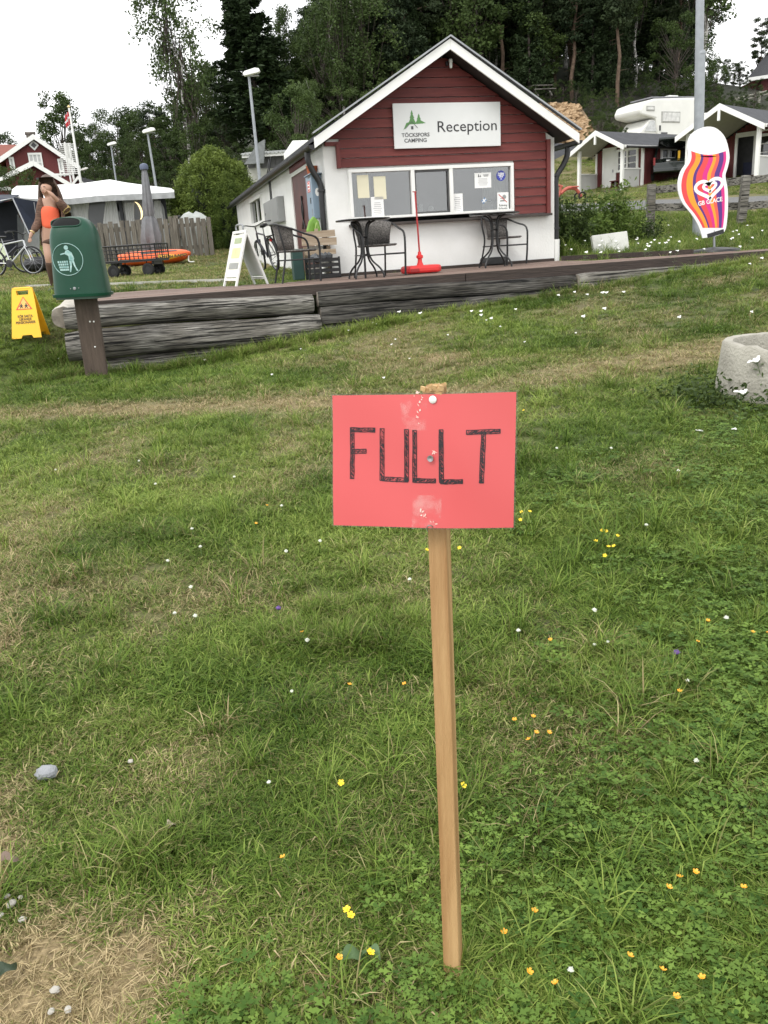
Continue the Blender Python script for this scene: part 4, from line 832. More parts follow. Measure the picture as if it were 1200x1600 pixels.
t = thing('foam_slab', 'flat white slab lying on the deck at the foot of the kiosk wall', 'slab', deckpt(821, 410.5), KYAW); MB().box((0, 0, .04), (.40, .22, .075)).build('slab', M('foam_white', (.72, .72, .70), .8, var=.05), t, bevel=.01)
# white A-frame board left of the chair
af = thing('sandwich_board', 'white folding pavement board with pale yellow poster by the kiosk side', 'sandwich board', PZ(384, 445.2, ZD), R(-60))
AH = .70; AW = .22
for sgn, nm in ((-1, 'front_panel'), (1, 'rear_panel')):
    fr = frame((0, sgn*.235, 0), (1 if sgn < 0 else -1, 0, 0), (0, -sgn*.23, AH)); mb = MB()
    for c, d in (((-AW, AH*.52, -.012), (.03, AH*1.04, .024)), ((AW, AH*.52, -.012), (.03, AH*1.04, .024)), ((0, AH*1.02, -.012), (2*AW-.03, .03, .024)), ((0, .09, -.012), (2*AW-.03, .03, .024))):
        vs = MB().box(c, d); mb.add([fr @ Vector(p) for p in vs.v], vs.f)
    p_ = mb.build(nm, WHITEP, af)
    vs = MB().box((0, .40, -.014), (2*AW-.03, .56, .008)); MB().add([fr @ Vector(p) for p in vs.v], vs.f).build('sheet', M('pale_poster', (.66, .67, .55), .45, scale=2.2, col2=(.72, .73, .66)) if sgn < 0 else M('grey_back_sheet', (.62, .64, .64), .5, var=.04), p_)
    if sgn < 0:
        for (cx, cy, w_, h_, m_) in ((0, .60, .24, .07, M('poster_green', (.3, .36, .2), .5)), (0, .27, .32, .08, M('poster_grey', (.28, .29, .27), .5)), (0, .44, .28, .13, M('poster_yellow', (.62, .58, .3), .5))):
            vs = MB().box((cx, cy, -.008), (w_, h_, .003)); MB().add([fr @ Vector(p) for p in vs.v], vs.f).build('poster_print', m_, p_)
MB().tube(smoothpts([(-.12, 0, AH+.0), (-.10, 0, AH+.06), (.10, 0, AH+.06), (.12, 0, AH)], 4), .012, 8).build('handle', STEEL, af, smooth=True)
# ------------------------------------------------------------------ FULLT sign in the foreground
PINE = M('planed_pine', (.30, .15, .055), .6, scale=2.6, stretch=(14, 14, .5), col2=(.55, .35, .165), bump=.35, bscale=30)
SB = V(*P(708, 1512, 1.25)); SB.z = G(SB.x, SB.y)
ST = P(679, 604, 1.30); SYAW = R(-13)
fs_ = thing('handwritten_sign', 'red laminated paper sign lettered FULLT screwed to a slim wooden stake', 'sign', SB, 0)
ax = (ST-SB).normalized(); xr = V(math.cos(SYAW+R(-3)), math.sin(SYAW+R(-3)), 0); xr = V(math.cos(R(14)), -math.sin(R(14)), 0)
# the stake's front faces slightly left of the camera, so its right side shows
fx = V(math.cos(R(-20)), math.sin(R(-20)), 0); fz = fx.cross(ax).normalized(); fx = ax.cross(fz).normalized(); SLEN = (ST-SB).length
m4 = Matrix((( fx.x, ax.x, fz.x), (fx.y, ax.y, fz.y), (fx.z, ax.z, fz.z)))     # columns: right, up, toward camera
def sp(x, y, z=0.0): return m4 @ Vector((x, y, z))
mb = MB(); W2 = .0155; TK = .0145
prof = []
for (yy, sc) in ((-.22, .7), (-.12, 1), (0, 1), (.35, 1.0), (.7, 1.0), (SLEN-.014, 1.0), (SLEN, 1.05)):
    prof.append([sp(-W2*sc, yy, TK), sp(W2*sc, yy, TK), sp(W2*sc, yy, -TK), sp(-W2*sc, yy, -TK)])
vs = [p for r_ in prof for p in r_]; n = len(prof); fs = [(i*4+j, i*4+(j+1) % 4, (i+1)*4+(j+1) % 4, (i+1)*4+j) for i in range(n-1) for j in range(4)]+[(0, 3, 2, 1), ((n-1)*4, (n-1)*4+1, (n-1)*4+2, (n-1)*4+3)]
stk = mb.add(vs, fs).build('stake', PINE, fs_, bevel=.0016)
mb = MB()
for i in range(30):                # hammered, frayed top of the stake
    x, z = random.uniform(-W2*1.05, W2*1.0), random.uniform(-TK, TK); o_ = sp(x, SLEN+random.uniform(-.004, .0005), z); mb.box(o_, (random.uniform(.004, .010), random.uniform(.003, .007), random.uniform(.004, .009)), (random.uniform(-.4, .4), random.uniform(-.4, .4), random.uniform(0, 3)))
mb.build('frayed_top', M('split_wood', (.46, .30, .14), .8, var=.35, scale=90), stk)
# sheet plane: turned a little further left than the stake, gently bowed
qx_ = V(math.cos(R(-13)), math.sin(R(-13)), 0); SCY = SLEN-.121; sc0 = SB+sp(0, SCY, TK+.0022)-SB
BACK = math.tan(R(-5.94))
def bow(x): return x*BACK+.55* -.020*(abs(x)/.15)**1.6*(1 if x > 0 else .55)+.002*math.sin(x*28)
TL = R(-.21)
def sheetpt(x, y, e=0.0):
    X = x*math.cos(TL)-y*math.sin(TL); Yy = x*math.sin(TL)+y*math.cos(TL)
    return sc0+sp(X-.0182, Yy+.0062, bow(x)+.1364*(.1049-y)+.0011*math.sin(x*22+y*31)+e)
def grid(x0, x1, y0, y1, nx, ny, e): 
    vs = [sheetpt(x0+(x1-x0)*i/nx, y0+(y1-y0)*j/ny, e) for i in range(nx+1) for j in range(ny+1)]
    return vs, [(i*(ny+1)+j, (i+1)*(ny+1)+j, (i+1)*(ny+1)+j+1, i*(ny+1)+j+1) for i in range(nx) for j in range(ny)]
REDPAP = M('red_paper', (.57, .076, .078), .42, var=.03, scale=5, coat=.25)
FW, FH = .1455, .1049
LAM = glassmat('laminate_film', 1.5, (.80, .82, .82))
vs, fs = grid(-FW-.0025, FW+.0025, -FH-.002, FH+.0025, 30, 20, .0003); film = MB().add(vs, fs).build('laminate', LAM, fs_, smooth=True)
vs, fs = grid(-FW, FW, -FH, FH, 40, 26, .001); pap = MB().add(vs, fs).build('red_sheet', REDPAP, fs_, smooth=True)
def spx(px, py):     # photo pixel on the sheet -> sheet coords (flat approximation)
    fl = lambda x, y: sc0+sp(x*math.cos(TL)-y*math.sin(TL)-.0182, x*math.sin(TL)+y*math.cos(TL)+.0062, x*BACK+.1364*(.1049-y))
    o_ = fl(0, 0); tx, ty_ = fl(1, 0)-o_, fl(0, 1)-o_; q = onplane(px, py, SB+o_, tx.cross(ty_).normalized())-SB-o_
    a, b_, c = tx.dot(tx), tx.dot(ty_), ty_.dot(ty_); d1, d2 = q.dot(tx), q.dot(ty_); dt = a*c-b_*b_; return (d1*c-d2*b_)/dt, (d2*a-d1*b_)/dt
INK = M('black_ink', (.012, .008, .012), .55, var=.2)
def stroke(mb, pts, wd, e=.0019):
    for (a, b_) in zip(pts[:-1], pts[1:]):
        a, b_ = Vector((*a, 0)), Vector((*b_, 0)); d = b_-a
        if d.length < 1e-5: continue
        n_ = Vector((-d.y, d.x, 0)).normalized()*wd/2; k_ = max(1, int(d.length/.012))
        for i in range(k_):
            p, q = a+d*(i/k_), a+d*((i+1)/k_); mb.add([sheetpt(p.x-n_.x, p.y-n_.y, e), sheetpt(q.x-n_.x, q.y-n_.y, e), sheetpt(q.x+n_.x, q.y+n_.y, e), sheetpt(p.x+n_.x, p.y+n_.y, e)], [(0, 1, 2, 3)])
def bar(mb, a, b_, wd, dens=1.0):    # a marker-drawn bar: double wobbly outline and scribbled hatching
    a, b_ = Vector(a), Vector(b_); d = b_-a; ln = d.length; d.normalize(); n_ = Vector((-d.y, d.x)); w = lambda s=.0005: random.uniform(-s, s)
    for rep in range(2):
        for s_ in (-1, 1):
            pts = [a+d*(ln*i/7+(w(.001) if i in (0, 7) else 0))+n_*(s_*wd/2+w()) for i in range(8)]; stroke(mb, [(p.x, p.y) for p in pts], random.uniform(.0009, .0014))
    for t_ in (0, ln): p = a+d*t_; stroke(mb, [tuple(p-n_*wd*.55), tuple(p+n_*wd*.55)], .0014)
    s_ = .001
    while s_ < ln:
        l_ = random.uniform(.002, .007); p = a+d*s_+n_*wd*random.uniform(-.5, -.15); q = a+d*min(ln, s_+l_)+n_*wd*random.uniform(.1, .5)
        stroke(mb, [tuple(p), tuple(q)], random.uniform(.0006, .0013)); s_ += random.uniform(.0007, .0026)/dens
S_ = spx; LET = [('letter', [((549.5, 669), (549.5, 748), 1.1), ((547, 672), (585, 672.5), .9), (( 549, 706), (571, 705.5), .8)]),
    ('letter', [((596.5, 670), (596, 751), .8), ((595, 748.5), (637, 750.5), .5), ((635.5, 671), (635, 752), 1.2)]),
    ('letter', [((648.5, 672), (648, 753), 1.0), ((646, 750.5), (681, 751), 1.1)]),
    ('letter', [((690, 671), (690.5, 754), 1.5), ((689, 752.5), (723, 752), 1.6)]),
    ('letter', [((729, 675.5), (780, 675), 1.2), ((755, 676), (752, 755), 1.5)])]
for nm, bars in LET:
    mb = MB()
    for a, b_, dn in bars: bar(mb, S_(*a), S_(*b_), .0062, dn*1.2)
    mb.build(nm, INK, pap)
# tack, screw, staple and scuffed spots
def fixing(px, py, e=.0021): x, y = S_(px, py); return sheetpt(x, y, e)
fzv = m4 @ Vector((0, 0, 1)); ROTZ = fzv.to_track_quat('Z', 'Y').to_matrix()
MB().lathe([(.0062, 0), (.006, .0018), (.004, .0032), (0, .0036)], fixing(677, 624), 18, ROTZ).build('tack', WHITEP, fs_, smooth=True)
MB().lathe([(.0022, -.004), (.0025, .003), (.0052, .004), (.005, .0058), (.002, .0052), (0, .0044)], fixing(674.5, 715), 14, ROTZ).build('screw', STEEL, fs_, smooth=True)
c = fixing(672, 822, .002); MB().tube(smoothpts([c+sp(-.004, -.009, 0), c+sp(-.004, -.002, .004), c+sp(0, .003, .006), c+sp(.004, .002, .003), c+sp(.005, -.001, 0)], 4), .0009, 6).build('wire', STEEL, fs_, smooth=True)
SCUFF = M('scuffed_paper', (.78, .52, .46), .7, var=.25, scale=400)
mb = MB()
for (px, py, n_, sxp, syp) in ((653, 627, 9, 4, 16), (660, 621, 4, 3, 4), (661, 806, 8, 4, 12), (679, 817, 5, 4, 4), (678, 707, 4, 2, 4), (653, 650, 4, 2, 5), (655, 661, 1, 0, 0)):
    for i in range(n_):
        x, y = S_(px+random.gauss(0, sxp*.6), py+random.gauss(0, syp*.6)); r_ = random.uniform(.0005, .0016); an = random.uniform(0, 3.1); l_ = r_*random.uniform(1, 3.2)
        mb.add([sheetpt(x-l_*math.cos(an), y-l_*math.sin(an), .0016), sheetpt(x+r_*math.sin(an), y-r_*math.cos(an), .0022), sheetpt(x+l_*math.cos(an), y+l_*math.sin(an), .0016), sheetpt(x-r_*math.sin(an), y+r_*math.cos(an), .0016)], [(0, 1, 2, 3)])
mb.build('scuffs', SCUFF, pap)
m, nt, b = newmat('worn_film'); TAPE = m; b.inputs['Base Color'].default_value = (.85, .62, .58, 1); b.inputs['Roughness'].default_value = .3
tc = N(nt, 'ShaderNodeTexCoord'); nz = N(nt, 'ShaderNodeTexNoise'); nz.inputs['Scale'].default_value = 38; nz.inputs['Detail'].default_value = 6; rp = N(nt, 'ShaderNodeValToRGB'); rp.color_ramp.elements[0].position = .46; rp.color_ramp.elements[1].position = .75; rp.color_ramp.elements[1].color = (.32, .32, .32, 1)
nt.links.new(tc.outputs['Object'], nz.inputs['Vector']); nt.links.new(nz.outputs['Fac'], rp.inputs[0]); nt.links.new(rp.outputs[0], b.inputs['Alpha'])
for (px0, py0, px1, py1) in ((626, 618, 668, 672), (644, 774, 690, 826)):
    (xa, ya), (xb, yb2) = S_(px0, py1), S_(px1, py0); nn = 10; vs = []
    for i in range(nn+1):
        for j in range(nn+1): x, y = xa+(xb-xa)*i/nn, ya+(yb2-ya)*j/nn; y = min(y, FH-.0005); vs.append(sheetpt(x+random.uniform(-.0006, .0006)*(i in (0, nn)), y, .0013+.0005*math.sin(i*1.9+j*1.1)+random.uniform(0, .00025)))
    MB().add(vs, [(i*(nn+1)+j, (i+1)*(nn+1)+j, (i+1)*(nn+1)+j+1, i*(nn+1)+j+1) for i in range(nn) for j in range(nn)]).build('worn_film', TAPE, pap, smooth=True)
# ------------------------------------------------------------------ litter bin on its post
GREENB = M('bin_green', (.003, .048, .025), .38, var=.12, scale=4, spec=.4); BINP = M('bin_post', (.055, .038, .028), .75, scale=6, stretch=(6, 6, .6), col2=(.095, .068, .05), bump=.4, bscale=20)
BY = 8.7; b0 = P(150, 577, BY); b0.z = G(b0.x, BY); b1 = P(133, 462, BY); axb = (b1-b0).normalized()
lb = thing('litter_bin', 'dark green litter bin with rounded top on a brown wooden post', 'litter bin', b0, 0)
pxb = 1/pxm(BY*1.0); cx = axb; rxb = V(1, 0, 0); rxb = (rxb-cx*rxb.dot(cx)).normalized(); rxb = (Matrix.Rotation(R(3), 3, 'Z') @ rxb); nb = rxb.cross(cx).normalized(); rxb = cx.cross(nb)
MBn = Matrix(((rxb.x, cx.x, nb.x), (rxb.y, cx.y, nb.y), (rxb.z, cx.z, nb.z)))
HBIN0 = (b1-b0).length; bw = lambda x, y, z: MBn @ Vector((x, y, z))
mb = MB(); pw = .112; vs = []
for yy in (-.4, HBIN0+.3):
    for x, z in ((-pw, .03), (pw, .03), (pw, -.03), (-pw, -.03)): vs.append(bw(x, yy, z))
mb.add(vs, [(0, 1, 5, 4), (1, 2, 6, 5), (2, 3, 7, 6), (3, 0, 4, 7), (0, 3, 2, 1), (4, 5, 6, 7)]); mb.build('post', BINP, lb, bevel=.006)
# body: rounded rectangle section, wider at the foot, domed top, oval opening painted on below
K_ = 1/pxm(BY)*1.0; yb0 = HBIN0+.0; BT = yb0+122*K_/1.10
secs = []; wb, wt = .272, .240
def section(y, w_, d_): 
    pts = []
    for i in range(36):
        a = 2*math.pi*i/36; c_, s_ = math.cos(a), math.sin(a); e = 2/3.4; pts.append(bw(w_*math.copysign(abs(c_)**e, c_)+.0, y, .0+d_*math.copysign(abs(s_)**e, s_)+.05))
    return pts
hh = BT-yb0; levels = []
for i in range(9): t_ = i/8*.58; levels.append((yb0+.02+hh*t_, wb+(wt-wb)*t_/.6-.008, .20-.03*t_))
for i in range(1, 11):
    a = R(9*i); levels.append((yb0+.02+hh*.58+hh*.40*math.sin(a), wt*(.045+.955*math.cos(a)**.62)-.006*(1-i/10), .182*(.25+.75*math.cos(a)**.8)))
vs = [p for (y, w_, d_) in levels for p in section(y, w_, d_)]; n = 36
fs = [(i*n+j, i*n+(j+1) % n, (i+1)*n+(j+1) % n, (i+1)*n+j) for i in range(len(levels)-1) for j in range(n)]+[tuple(range(n-1, -1, -1)), tuple((len(levels)-1)*n+j for j in range(n))]
MB().add(vs, fs).build('body', GREENB, lb, smooth=True)
vs = section(yb0, wb+.006, .222)+section(yb0+.028, wb+.010, .226); fs = [(j, (j+1) % n, n+(j+1) % n, n+j) for j in range(n)]+[tuple(range(n-1, -1, -1)), tuple(range(n, 2*n))]
vs2 = section(yb0-.022, wb-.02, .205)+section(yb0, wb-.018, .207)
MB().add(vs, fs).build('rim', GREENB, lb, smooth=True); MB().add(vs2, fs).build('base', M('bin_base', (.05, .09, .07), .5), lb, smooth=True)
def bfront(x, y):   # a point just on the front skin of the bin
    t_ = (y-yb0-.02)/hh
    if t_ < .58: w_, d_ = wb+(wt-wb)*t_/.6-.008, .20-.03*t_
    else:
        a = math.asin(min(1, (t_-.58)/.40)); w_, d_ = wt*(.045+.955*math.cos(a)**.62), .182*(.25+.75*math.cos(a)**.8)
    u = min(.98, abs(x)/w_); return bw(x, y, .05+d_*(1-u**3.4)**(1/3.4)+.0025)
by = lambda py: yb0+(461-py)*K_/1.09; bxp = lambda px, py: (px-(133-(462-py)*.112))*K_
def patch(mb, outl, cx_, cy_): 
    o = len(mb.v); mb.v.append(tuple(bfront(cx_, cy_)));
    for x, y in outl: mb.v.append(tuple(bfront(x, y)))
    k = len(outl)
    for i in range(k): mb.f.append((o, o+1+i, o+1+(i+1) % k)); mb.m.append(0)
# opening: black patch on the closed skin, inner shade put into colour; raised lip
ocx, ocy = bxp(114, 347), by(347.5); mb = MB(); ol = [(ocx+.150*math.copysign(abs(math.cos(a))**.6, math.cos(a)), ocy+(.040 if math.sin(a) > 0 else .042)*math.copysign(abs(math.sin(a))**.75, math.sin(a))-.010*(abs(math.cos(a)))) for a in np.linspace(0, 2*math.pi, 40, endpoint=False)]
nr_ = 8; vs = []
for k_ in range(nr_+1):
    for (x, y) in ol: f_ = 1-k_/nr_; vs.append(bfront(ocx+(x-ocx)*f_, ocy+(y-ocy)*f_))
mb.add(vs, [(k_*40+i, k_*40+(i+1) % 40, (k_+1)*40+(i+1) % 40, (k_+1)*40+i) for k_ in range(nr_) for i in range(40)]); mb.build('opening', M('opening_shade', (.003, .004, .004), .9), lb)
MB().tube([bfront(x, y) for x, y in ol], .007, 6, closed=True).build('opening_lip', GREENB, lb, smooth=True)
# worn emblem: a ring, a person dropping litter in a basket
EMB = M('worn_white_print', (.16, .34, .32), .5, scale=30, col2=(.42, .58, .56)); ex, ey = bxp(118.5, 403.5), by(403.5); e1 = 22*K_
mb = MB(); pts = [bfront(ex+e1*math.cos(a), ey+e1*math.sin(a)) for a in np.linspace(0, 2*math.pi, 48, endpoint=False)]; mb.tube(pts, .0035, 5, closed=True); mb.build('emblem_ring', EMB, lb)
mb = MB(); ep = lambda x, y: (ex+x*e1, ey+y*e1)
patch(mb, [ep(.02+.14*math.cos(a), .74+.14*math.sin(a)) for a in np.linspace(0, 6.28, 13)[:-1]], *ep(.02, .74))
patch(mb, [ep(*p) for p in ((-.04, .55), (.12, .60), (.34, .42), (.46, .05), (.40, -.1), (.12, -.06), (.10, .22), (-.14, .36))], *ep(.2, .25))
patch(mb, [ep(*p) for p in ((.12, -.08), (.27, -.1), (.24, -.45), (.14, -.8), (.06, -.8), (.12, -.4))], *ep(.17, -.4)); patch(mb, [ep(*p) for p in ((.27, -.1), (.42, -.1), (.48, -.45), (.62, -.72), (.52, -.74), (.38, -.42))], *ep(.42, -.4))
for i in range(5):
    for j in range(4): patch(mb, [ep(-.66+.035*j+.145*i*(1-.06*j)+dx*.11, -.08-.165*j+dy*.125) for dx, dy in ((0, 0), (1, 0), (1, -1), (0, -1))], *ep(-.66+.035*j+.145*i*(1-.06*j)+.055, -.14-.165*j))
patch(mb, [ep(*p) for p in ((-.42, .36), (-.14, .42), (-.14, .34), (-.42, .29))], *ep(-.28, .35)); mb.build('emblem', EMB, lb)
mb = MB()
for px, py in ((122.5, 448), (128, 448), (134, 447.5)): mb.lathe([(.006 if px != 128 else .016, 0), (.004 if px != 128 else .012, .004), (0, .005)], bfront(bxp(px, py), by(py)), 12, nb.to_track_quat('Z', 'Y').to_matrix())
mb.build('lock', STEEL, lb)
mb = MB()
for px, py in ((140.5, 502.5), (146.5, 502.5), (148.5, 542)):
    p = onplane(px, py, b0+bw(0, 0, .031), nb)-b0; mb.lathe([(.009, 0), (.006, .004), (0, .005)], p, 10, nb.to_track_quat('Z', 'Y').to_matrix())
mb.build('screw', WHITEP, lb)
# ------------------------------------------------------------------ yellow caution stand
YEL = M('caution_yellow', (.86, .50, .02), .45, var=.04, scale=3); YS = 9.9; yo = P(46, 526, YS); yo.z = G(yo.x, YS+.1); kY = 1/pxm(YS)
ya = thing('caution_stand', 'yellow folding caution stand with red triangle on the grass', 'caution stand', yo, R(4))
yh = 82*kY/1.085; yb, yt = 22*kY, 15*kY; yf = frame((0, -.10, 0), (1, 0, 0), (0, .16, yh))
outer = [(-yb, 0), (-yb*.36, 0), (-yb*.26, .035), (yb*.36, .035), (yb*.46, 0), (yb, 0), (yt, yh), (-yt, yh)]
def holed(fr, t_):      # panel with a handle hole, made from strips
    hx, h0, h1 = yt*.62, yh*.86, yh*.945; mb = MB(); xw = lambda y: yb+(yt-yb)*y/yh
    mb.prism([(-yb, 0), (-yb*.36, 0), (-yb*.26, .035), (yb*.36, .035), (yb*.46, 0), (yb, 0), (xw(h0), h0), (-xw(h0), h0)], fr, t_)
    mb.prism([(-xw(h0), h0), (-hx*.9, h0), (-hx, h1), (-xw(h1), h1)], fr, t_); mb.prism([(hx*.9, h0), (xw(h0), h0), (xw(h1), h1), (hx, h1)], fr, t_); mb.prism([(-xw(h1), h1), (xw(h1), h1), (yt*.97, yh), (-yt*.97, yh)], fr, t_); return mb
holed(yf, .012).build('front_panel', YEL, ya); holed(frame((0, .24, 0), (-1, 0, 0), (0, -.17, yh)), .012).build('rear_panel', M('caution_amber', (.80, .40, .012), .45), ya)
MB().tube([yf @ V(-yt*.8, yh-.005, -.01), yf @ V(yt*.8, yh-.005, -.01)], .014, 8).build('hinge', YEL, ya, smooth=True)
RED_ = M('warning_red', (.55, .06, .03), .5); tc_ = lambda px, py: ((px-(39.5-(526-py)*.0))*kY*1.0+.008, (526-py)*kY*1.03)
def yv(pl, e): return [(x, y) for x, y in pl]
tri = lambda s_, e: MB().prism([(.0+.004, yh*.728+s_*.056*1.0), (-.094*s_+.004, yh*.60-.056*(s_-1)*.6-.02), (.094*s_+.004, yh*.60-.056*(s_-1)*.6-.02)], yf @ Matrix.Translation((0, 0, e)), .001)
tri(1.0, .0018).build('triangle', RED_, ya, bevel=.0); tri(.76, .0032).build('triangle_field', M('triangle_pale', (.85, .46, .12), .5), ya)
mb = MB()
for cx_, mir in ((-.024, 1), (.03, -1)):
    fr2 = yf @ Matrix.Translation((cx_, yh*.60-.006, .0045)); s_ = .05
    mb.prism([(s_*a, s_*b_) for a, b_ in arc(0, .98, .16, 0, 330, 11)], fr2, .001); mb.prism([(s_*a*mir, s_*b_) for a, b_ in ((-.2, .8), (.2, .8), (.45, .5), (.38, .42), (.2, .55), (.2, .35), (.4, .0), (.25, 0), (0, .3), (-.25, 0), (-.4, 0), (-.2, .4), (-.25, .55), (-.45, .4), (-.5, .5))], fr2, .001)
mb.build('walkers', BLACKTXT, ya)
for s_, yy, wd in (('KÖR SAKTA', .432, 22), ('LEKANDE', .372, 18), ('PENSIONÄRER', .310, 29)): text('lettering', s_, .04, M('brown_print', (.10, .06, .02), .5) if s_[0] == 'K' else MATS['brown_print'], ya, yf @ Matrix.Translation((.006, yh*yy, .002)), bold=.001, width=wd*kY)
# ------------------------------------------------------------------ concrete ring
rc = P(1243, 602, 5.45); rr_ = .47; rc.z = P(1160, 640, 5.0).z-.085
cr_ = thing('concrete_ring', 'weathered grey concrete well ring with a chipped rim on the lawn', 'concrete ring', rc, R(10))
mb = MB(); n = 64; HR = .44; vs = []
g3 = np.random.default_rng(21); chip = np.zeros(n)
for c_, w_, d_ in ((40, 2.4, .075), (37, 1.5, .025), (44, 2.0, .03), (49, 1.5, .03), (33, 1.0, .012)):
    chip = np.maximum(chip, d_*np.clip(1.25-np.abs(np.arange(n)-c_)/w_, 0, 1))
chip += np.abs(g3.normal(0, .003, n))
und = np.clip(.03*np.sin(np.arange(n)*.9)+g3.normal(0, .02, n), -.03, .05)
rings_ = [(rr_+.035, -.12), (rr_+.033, .1), (rr_+.012, HR-.12), (rr_, HR-.012), (rr_-.012, HR), (rr_-.065, HR-.004), (rr_-.072, HR-.02), (rr_-.07, HR-.14), (rr_-.07, .1), (0.02, .09)]
for k_, (r_, z) in enumerate(rings_):
    for j in range(n):
        a = 2*math.pi*j/n; zz = z-(chip[j] if 3 <= k_ <= 7 else 0)+(und[j] if k_ == 0 else 0); r2 = r_-(chip[j]*.15 if k_ in (3, 4) else 0); vs.append((r2*math.cos(a), r2*math.sin(a), zz))
mb.add(vs, [(k_*n+j, k_*n+(j+1) % n, (k_+1)*n+(j+1) % n, (k_+1)*n+j) for k_ in range(len(rings_)-1) for j in range(n)]); mb.build('ring', M('pitted_concrete', (.27, .255, .215), .92, scale=3.0, col2=(.44, .42, .36), bump=.7, bscale=55), cr_, smooth=True)
MB().lathe([(0, .13), (rr_-.075, .12)], n=24).build('soil_fill', SOIL, cr_)
# ------------------------------------------------------------------ left side: lawn things
def HF(px, py, Y): p = P(px, py, Y); return p.x, p.z
def frontal(Y): return lambda px, py: HF(px, py, Y)
# pale edging across the back lawn
ed = thing('lawn_edging', 'thin pale stone edging across the lawn behind the deck', 'edging', P(60, 447, 14.6), 0); o = ed.location
pts = [GP(px, py) for px, py in ((40, 449), (95, 447), (150, 446.5), (210, 444), (280, 441.5), (352, 439.5))]
for i, (a, b_) in enumerate(zip(pts[:-1], pts[1:])): MB().beam(a-o+V(0, 0, .012), b_-o-(b_-a).normalized()*.01+V(0, 0, .012), .07, .05).build('edging_stone', CONCRETE, ed)
# garden cart
CY = 18.2; co = P(217, 431, CY); co.z = G(co.x, co.y)
ct = thing('garden_cart', 'black four-wheeled garden cart with mesh sides on the lawn', 'cart', co, R(-12))
kc_ = 1/pxm(CY)*.97; zc0, zc1 = .33, .63; cw, cdp = .59, .30
def wire_panel(a, b_, h, name, nx):
    mb = MB(); a, b_ = Vector(a), Vector(b_); u = V(0, 0, 1)
    mb.tube([a, b_], .012, 6); mb.tube([a+u*h, b_+u*h], .014, 6)
    for i in range(nx+1): p = a+(b_-a)*i/nx; mb.tube([p, p+u*h], .014 if i in (0, nx) or i == nx//2 else .006, 5)
    for j in (1, 2, 3): mb.tube([a+u*h*j/4, b_+u*h*j/4], .006, 5)
    return mb.build(name, BLACKM, ct)
wire_panel((-cw, -cdp, zc0), (cw, -cdp, zc0), zc1-zc0, 'side_panel', 12); wire_panel((-cw, cdp, zc0), (cw, cdp, zc0), zc1-zc0, 'side_panel', 12)
wire_panel((-cw, -cdp, zc0), (-cw, cdp, zc0), zc1-zc0, 'end_panel', 6); wire_panel((cw, -cdp, zc0), (cw, cdp, zc0), zc1-zc0, 'end_panel', 6)
MB().box((0, 0, zc0-.02), (2*cw, 2*cdp, .035)).box((-cw+.12, 0, zc0-.07), (.05, .4, .07)).box((cw-.14, 0, zc0-.07), (.05, .4, .07)).build('tray', BLACKM, ct)
def wheel(parent, c, r, axis_rot, tw=.05, name='wheel', spokes=0, rimmat=None):
    m_ = axis_rot
    w_ = MB().lathe([(r-tw*.9, -tw*.45), (r-tw*.3, -tw*.5), (r, -tw*.25), (r, tw*.25), (r-tw*.3, tw*.5), (r-tw*.9, tw*.45), (r-tw*.9, -tw*.45)], c, 26, m_).build(name, RUBBER, parent, smooth=True)
    return w_
for sx_ in (-.42, .36):
    for sy_ in (-.25, .25):
        m_ = Matrix.Rotation(R(90), 3, 'X'); w_ = wheel(ct, (sx_, sy_, .13), .13, m_, .075); MB().lathe([(0, -.03), (.07, -.028), (.07, .028), (0, .03)], (sx_, sy_, .13), 16, m_).build('hub', BLACKM, w_, smooth=True)
    MB().tube([(sx_, -.25, .13), (sx_, .25, .13)], .014, 6).build('axle', BLACKM, ct)
    for s_ in (-1, 1): MB().tube([(sx_, s_*.2, .13), (sx_+.08*(1 if sx_ < 0 else -1), s_*.14, zc0-.03)], .013, 6).build('strut', BLACKM, ct)
MB().tube(smoothpts([(cw-.2, 0, .2), (cw-.02, 0, .17), (cw+.02, -.05, .3)], 4), .012, 6).build('tow_bar', BLACKM, ct)
# orange inflatable
KY_ = 21.6; ka, kb = P(183, 399, KY_), P(298, 396.5, KY_); kl = (kb-ka).length; km = (ka+kb)/2; km.z = G(km.x, km.y)
kt = thing('inflatable_boat', 'orange and yellow inflatable boat with pointed end on the grass by the fence', 'inflatable boat', km, math.atan2(kb.y-ka.y, kb.x-ka.x))
ORA = M('boat_orange', (.78, .12, .02), .4, var=.06, scale=3); YEB = M('boat_yellow', (.80, .42, .04), .4, var=.05)
prof = []; n = 18; vs = []
for i in range(17):
    t_ = i/16; x = -kl/2+kl*t_; hw_ = .34*(max(0, 1-abs(2*t_-1)**3.2))**.5+.012; hh_ = .145*(max(0, 1-abs(2*t_-.95)**4))**.5+.03
    for j in range(n): a = 2*math.pi*j/n; vs.append((x, hw_*math.cos(a), .17+.05*(2*t_-1)**4*(1 if t_ > .5 else .3)+hh_*math.sin(a)))
MB().add(vs, [(i*n+j, i*n+(j+1) % n, (i+1)*n+(j+1) % n, (i+1)*n+j) for i in range(16) for j in range(n)]+[tuple(range(n-1, -1, -1)), tuple(16*n+j for j in range(n))]).build('hull', ORA, kt, smooth=True)
def hullpt(t_, f): hw_ = .34*(max(0, 1-abs(2*t_-1)**3.2))**.5+.012; hh_ = .145*(max(0, 1-abs(2*t_-.95)**4))**.5+.03; a = R(f); return V(-kl/2+kl*t_, hw_*math.cos(a)*1.02, .17+.05*(2*t_-1)**4*(1 if t_ > .5 else .3)+hh_*math.sin(a)*1.02)
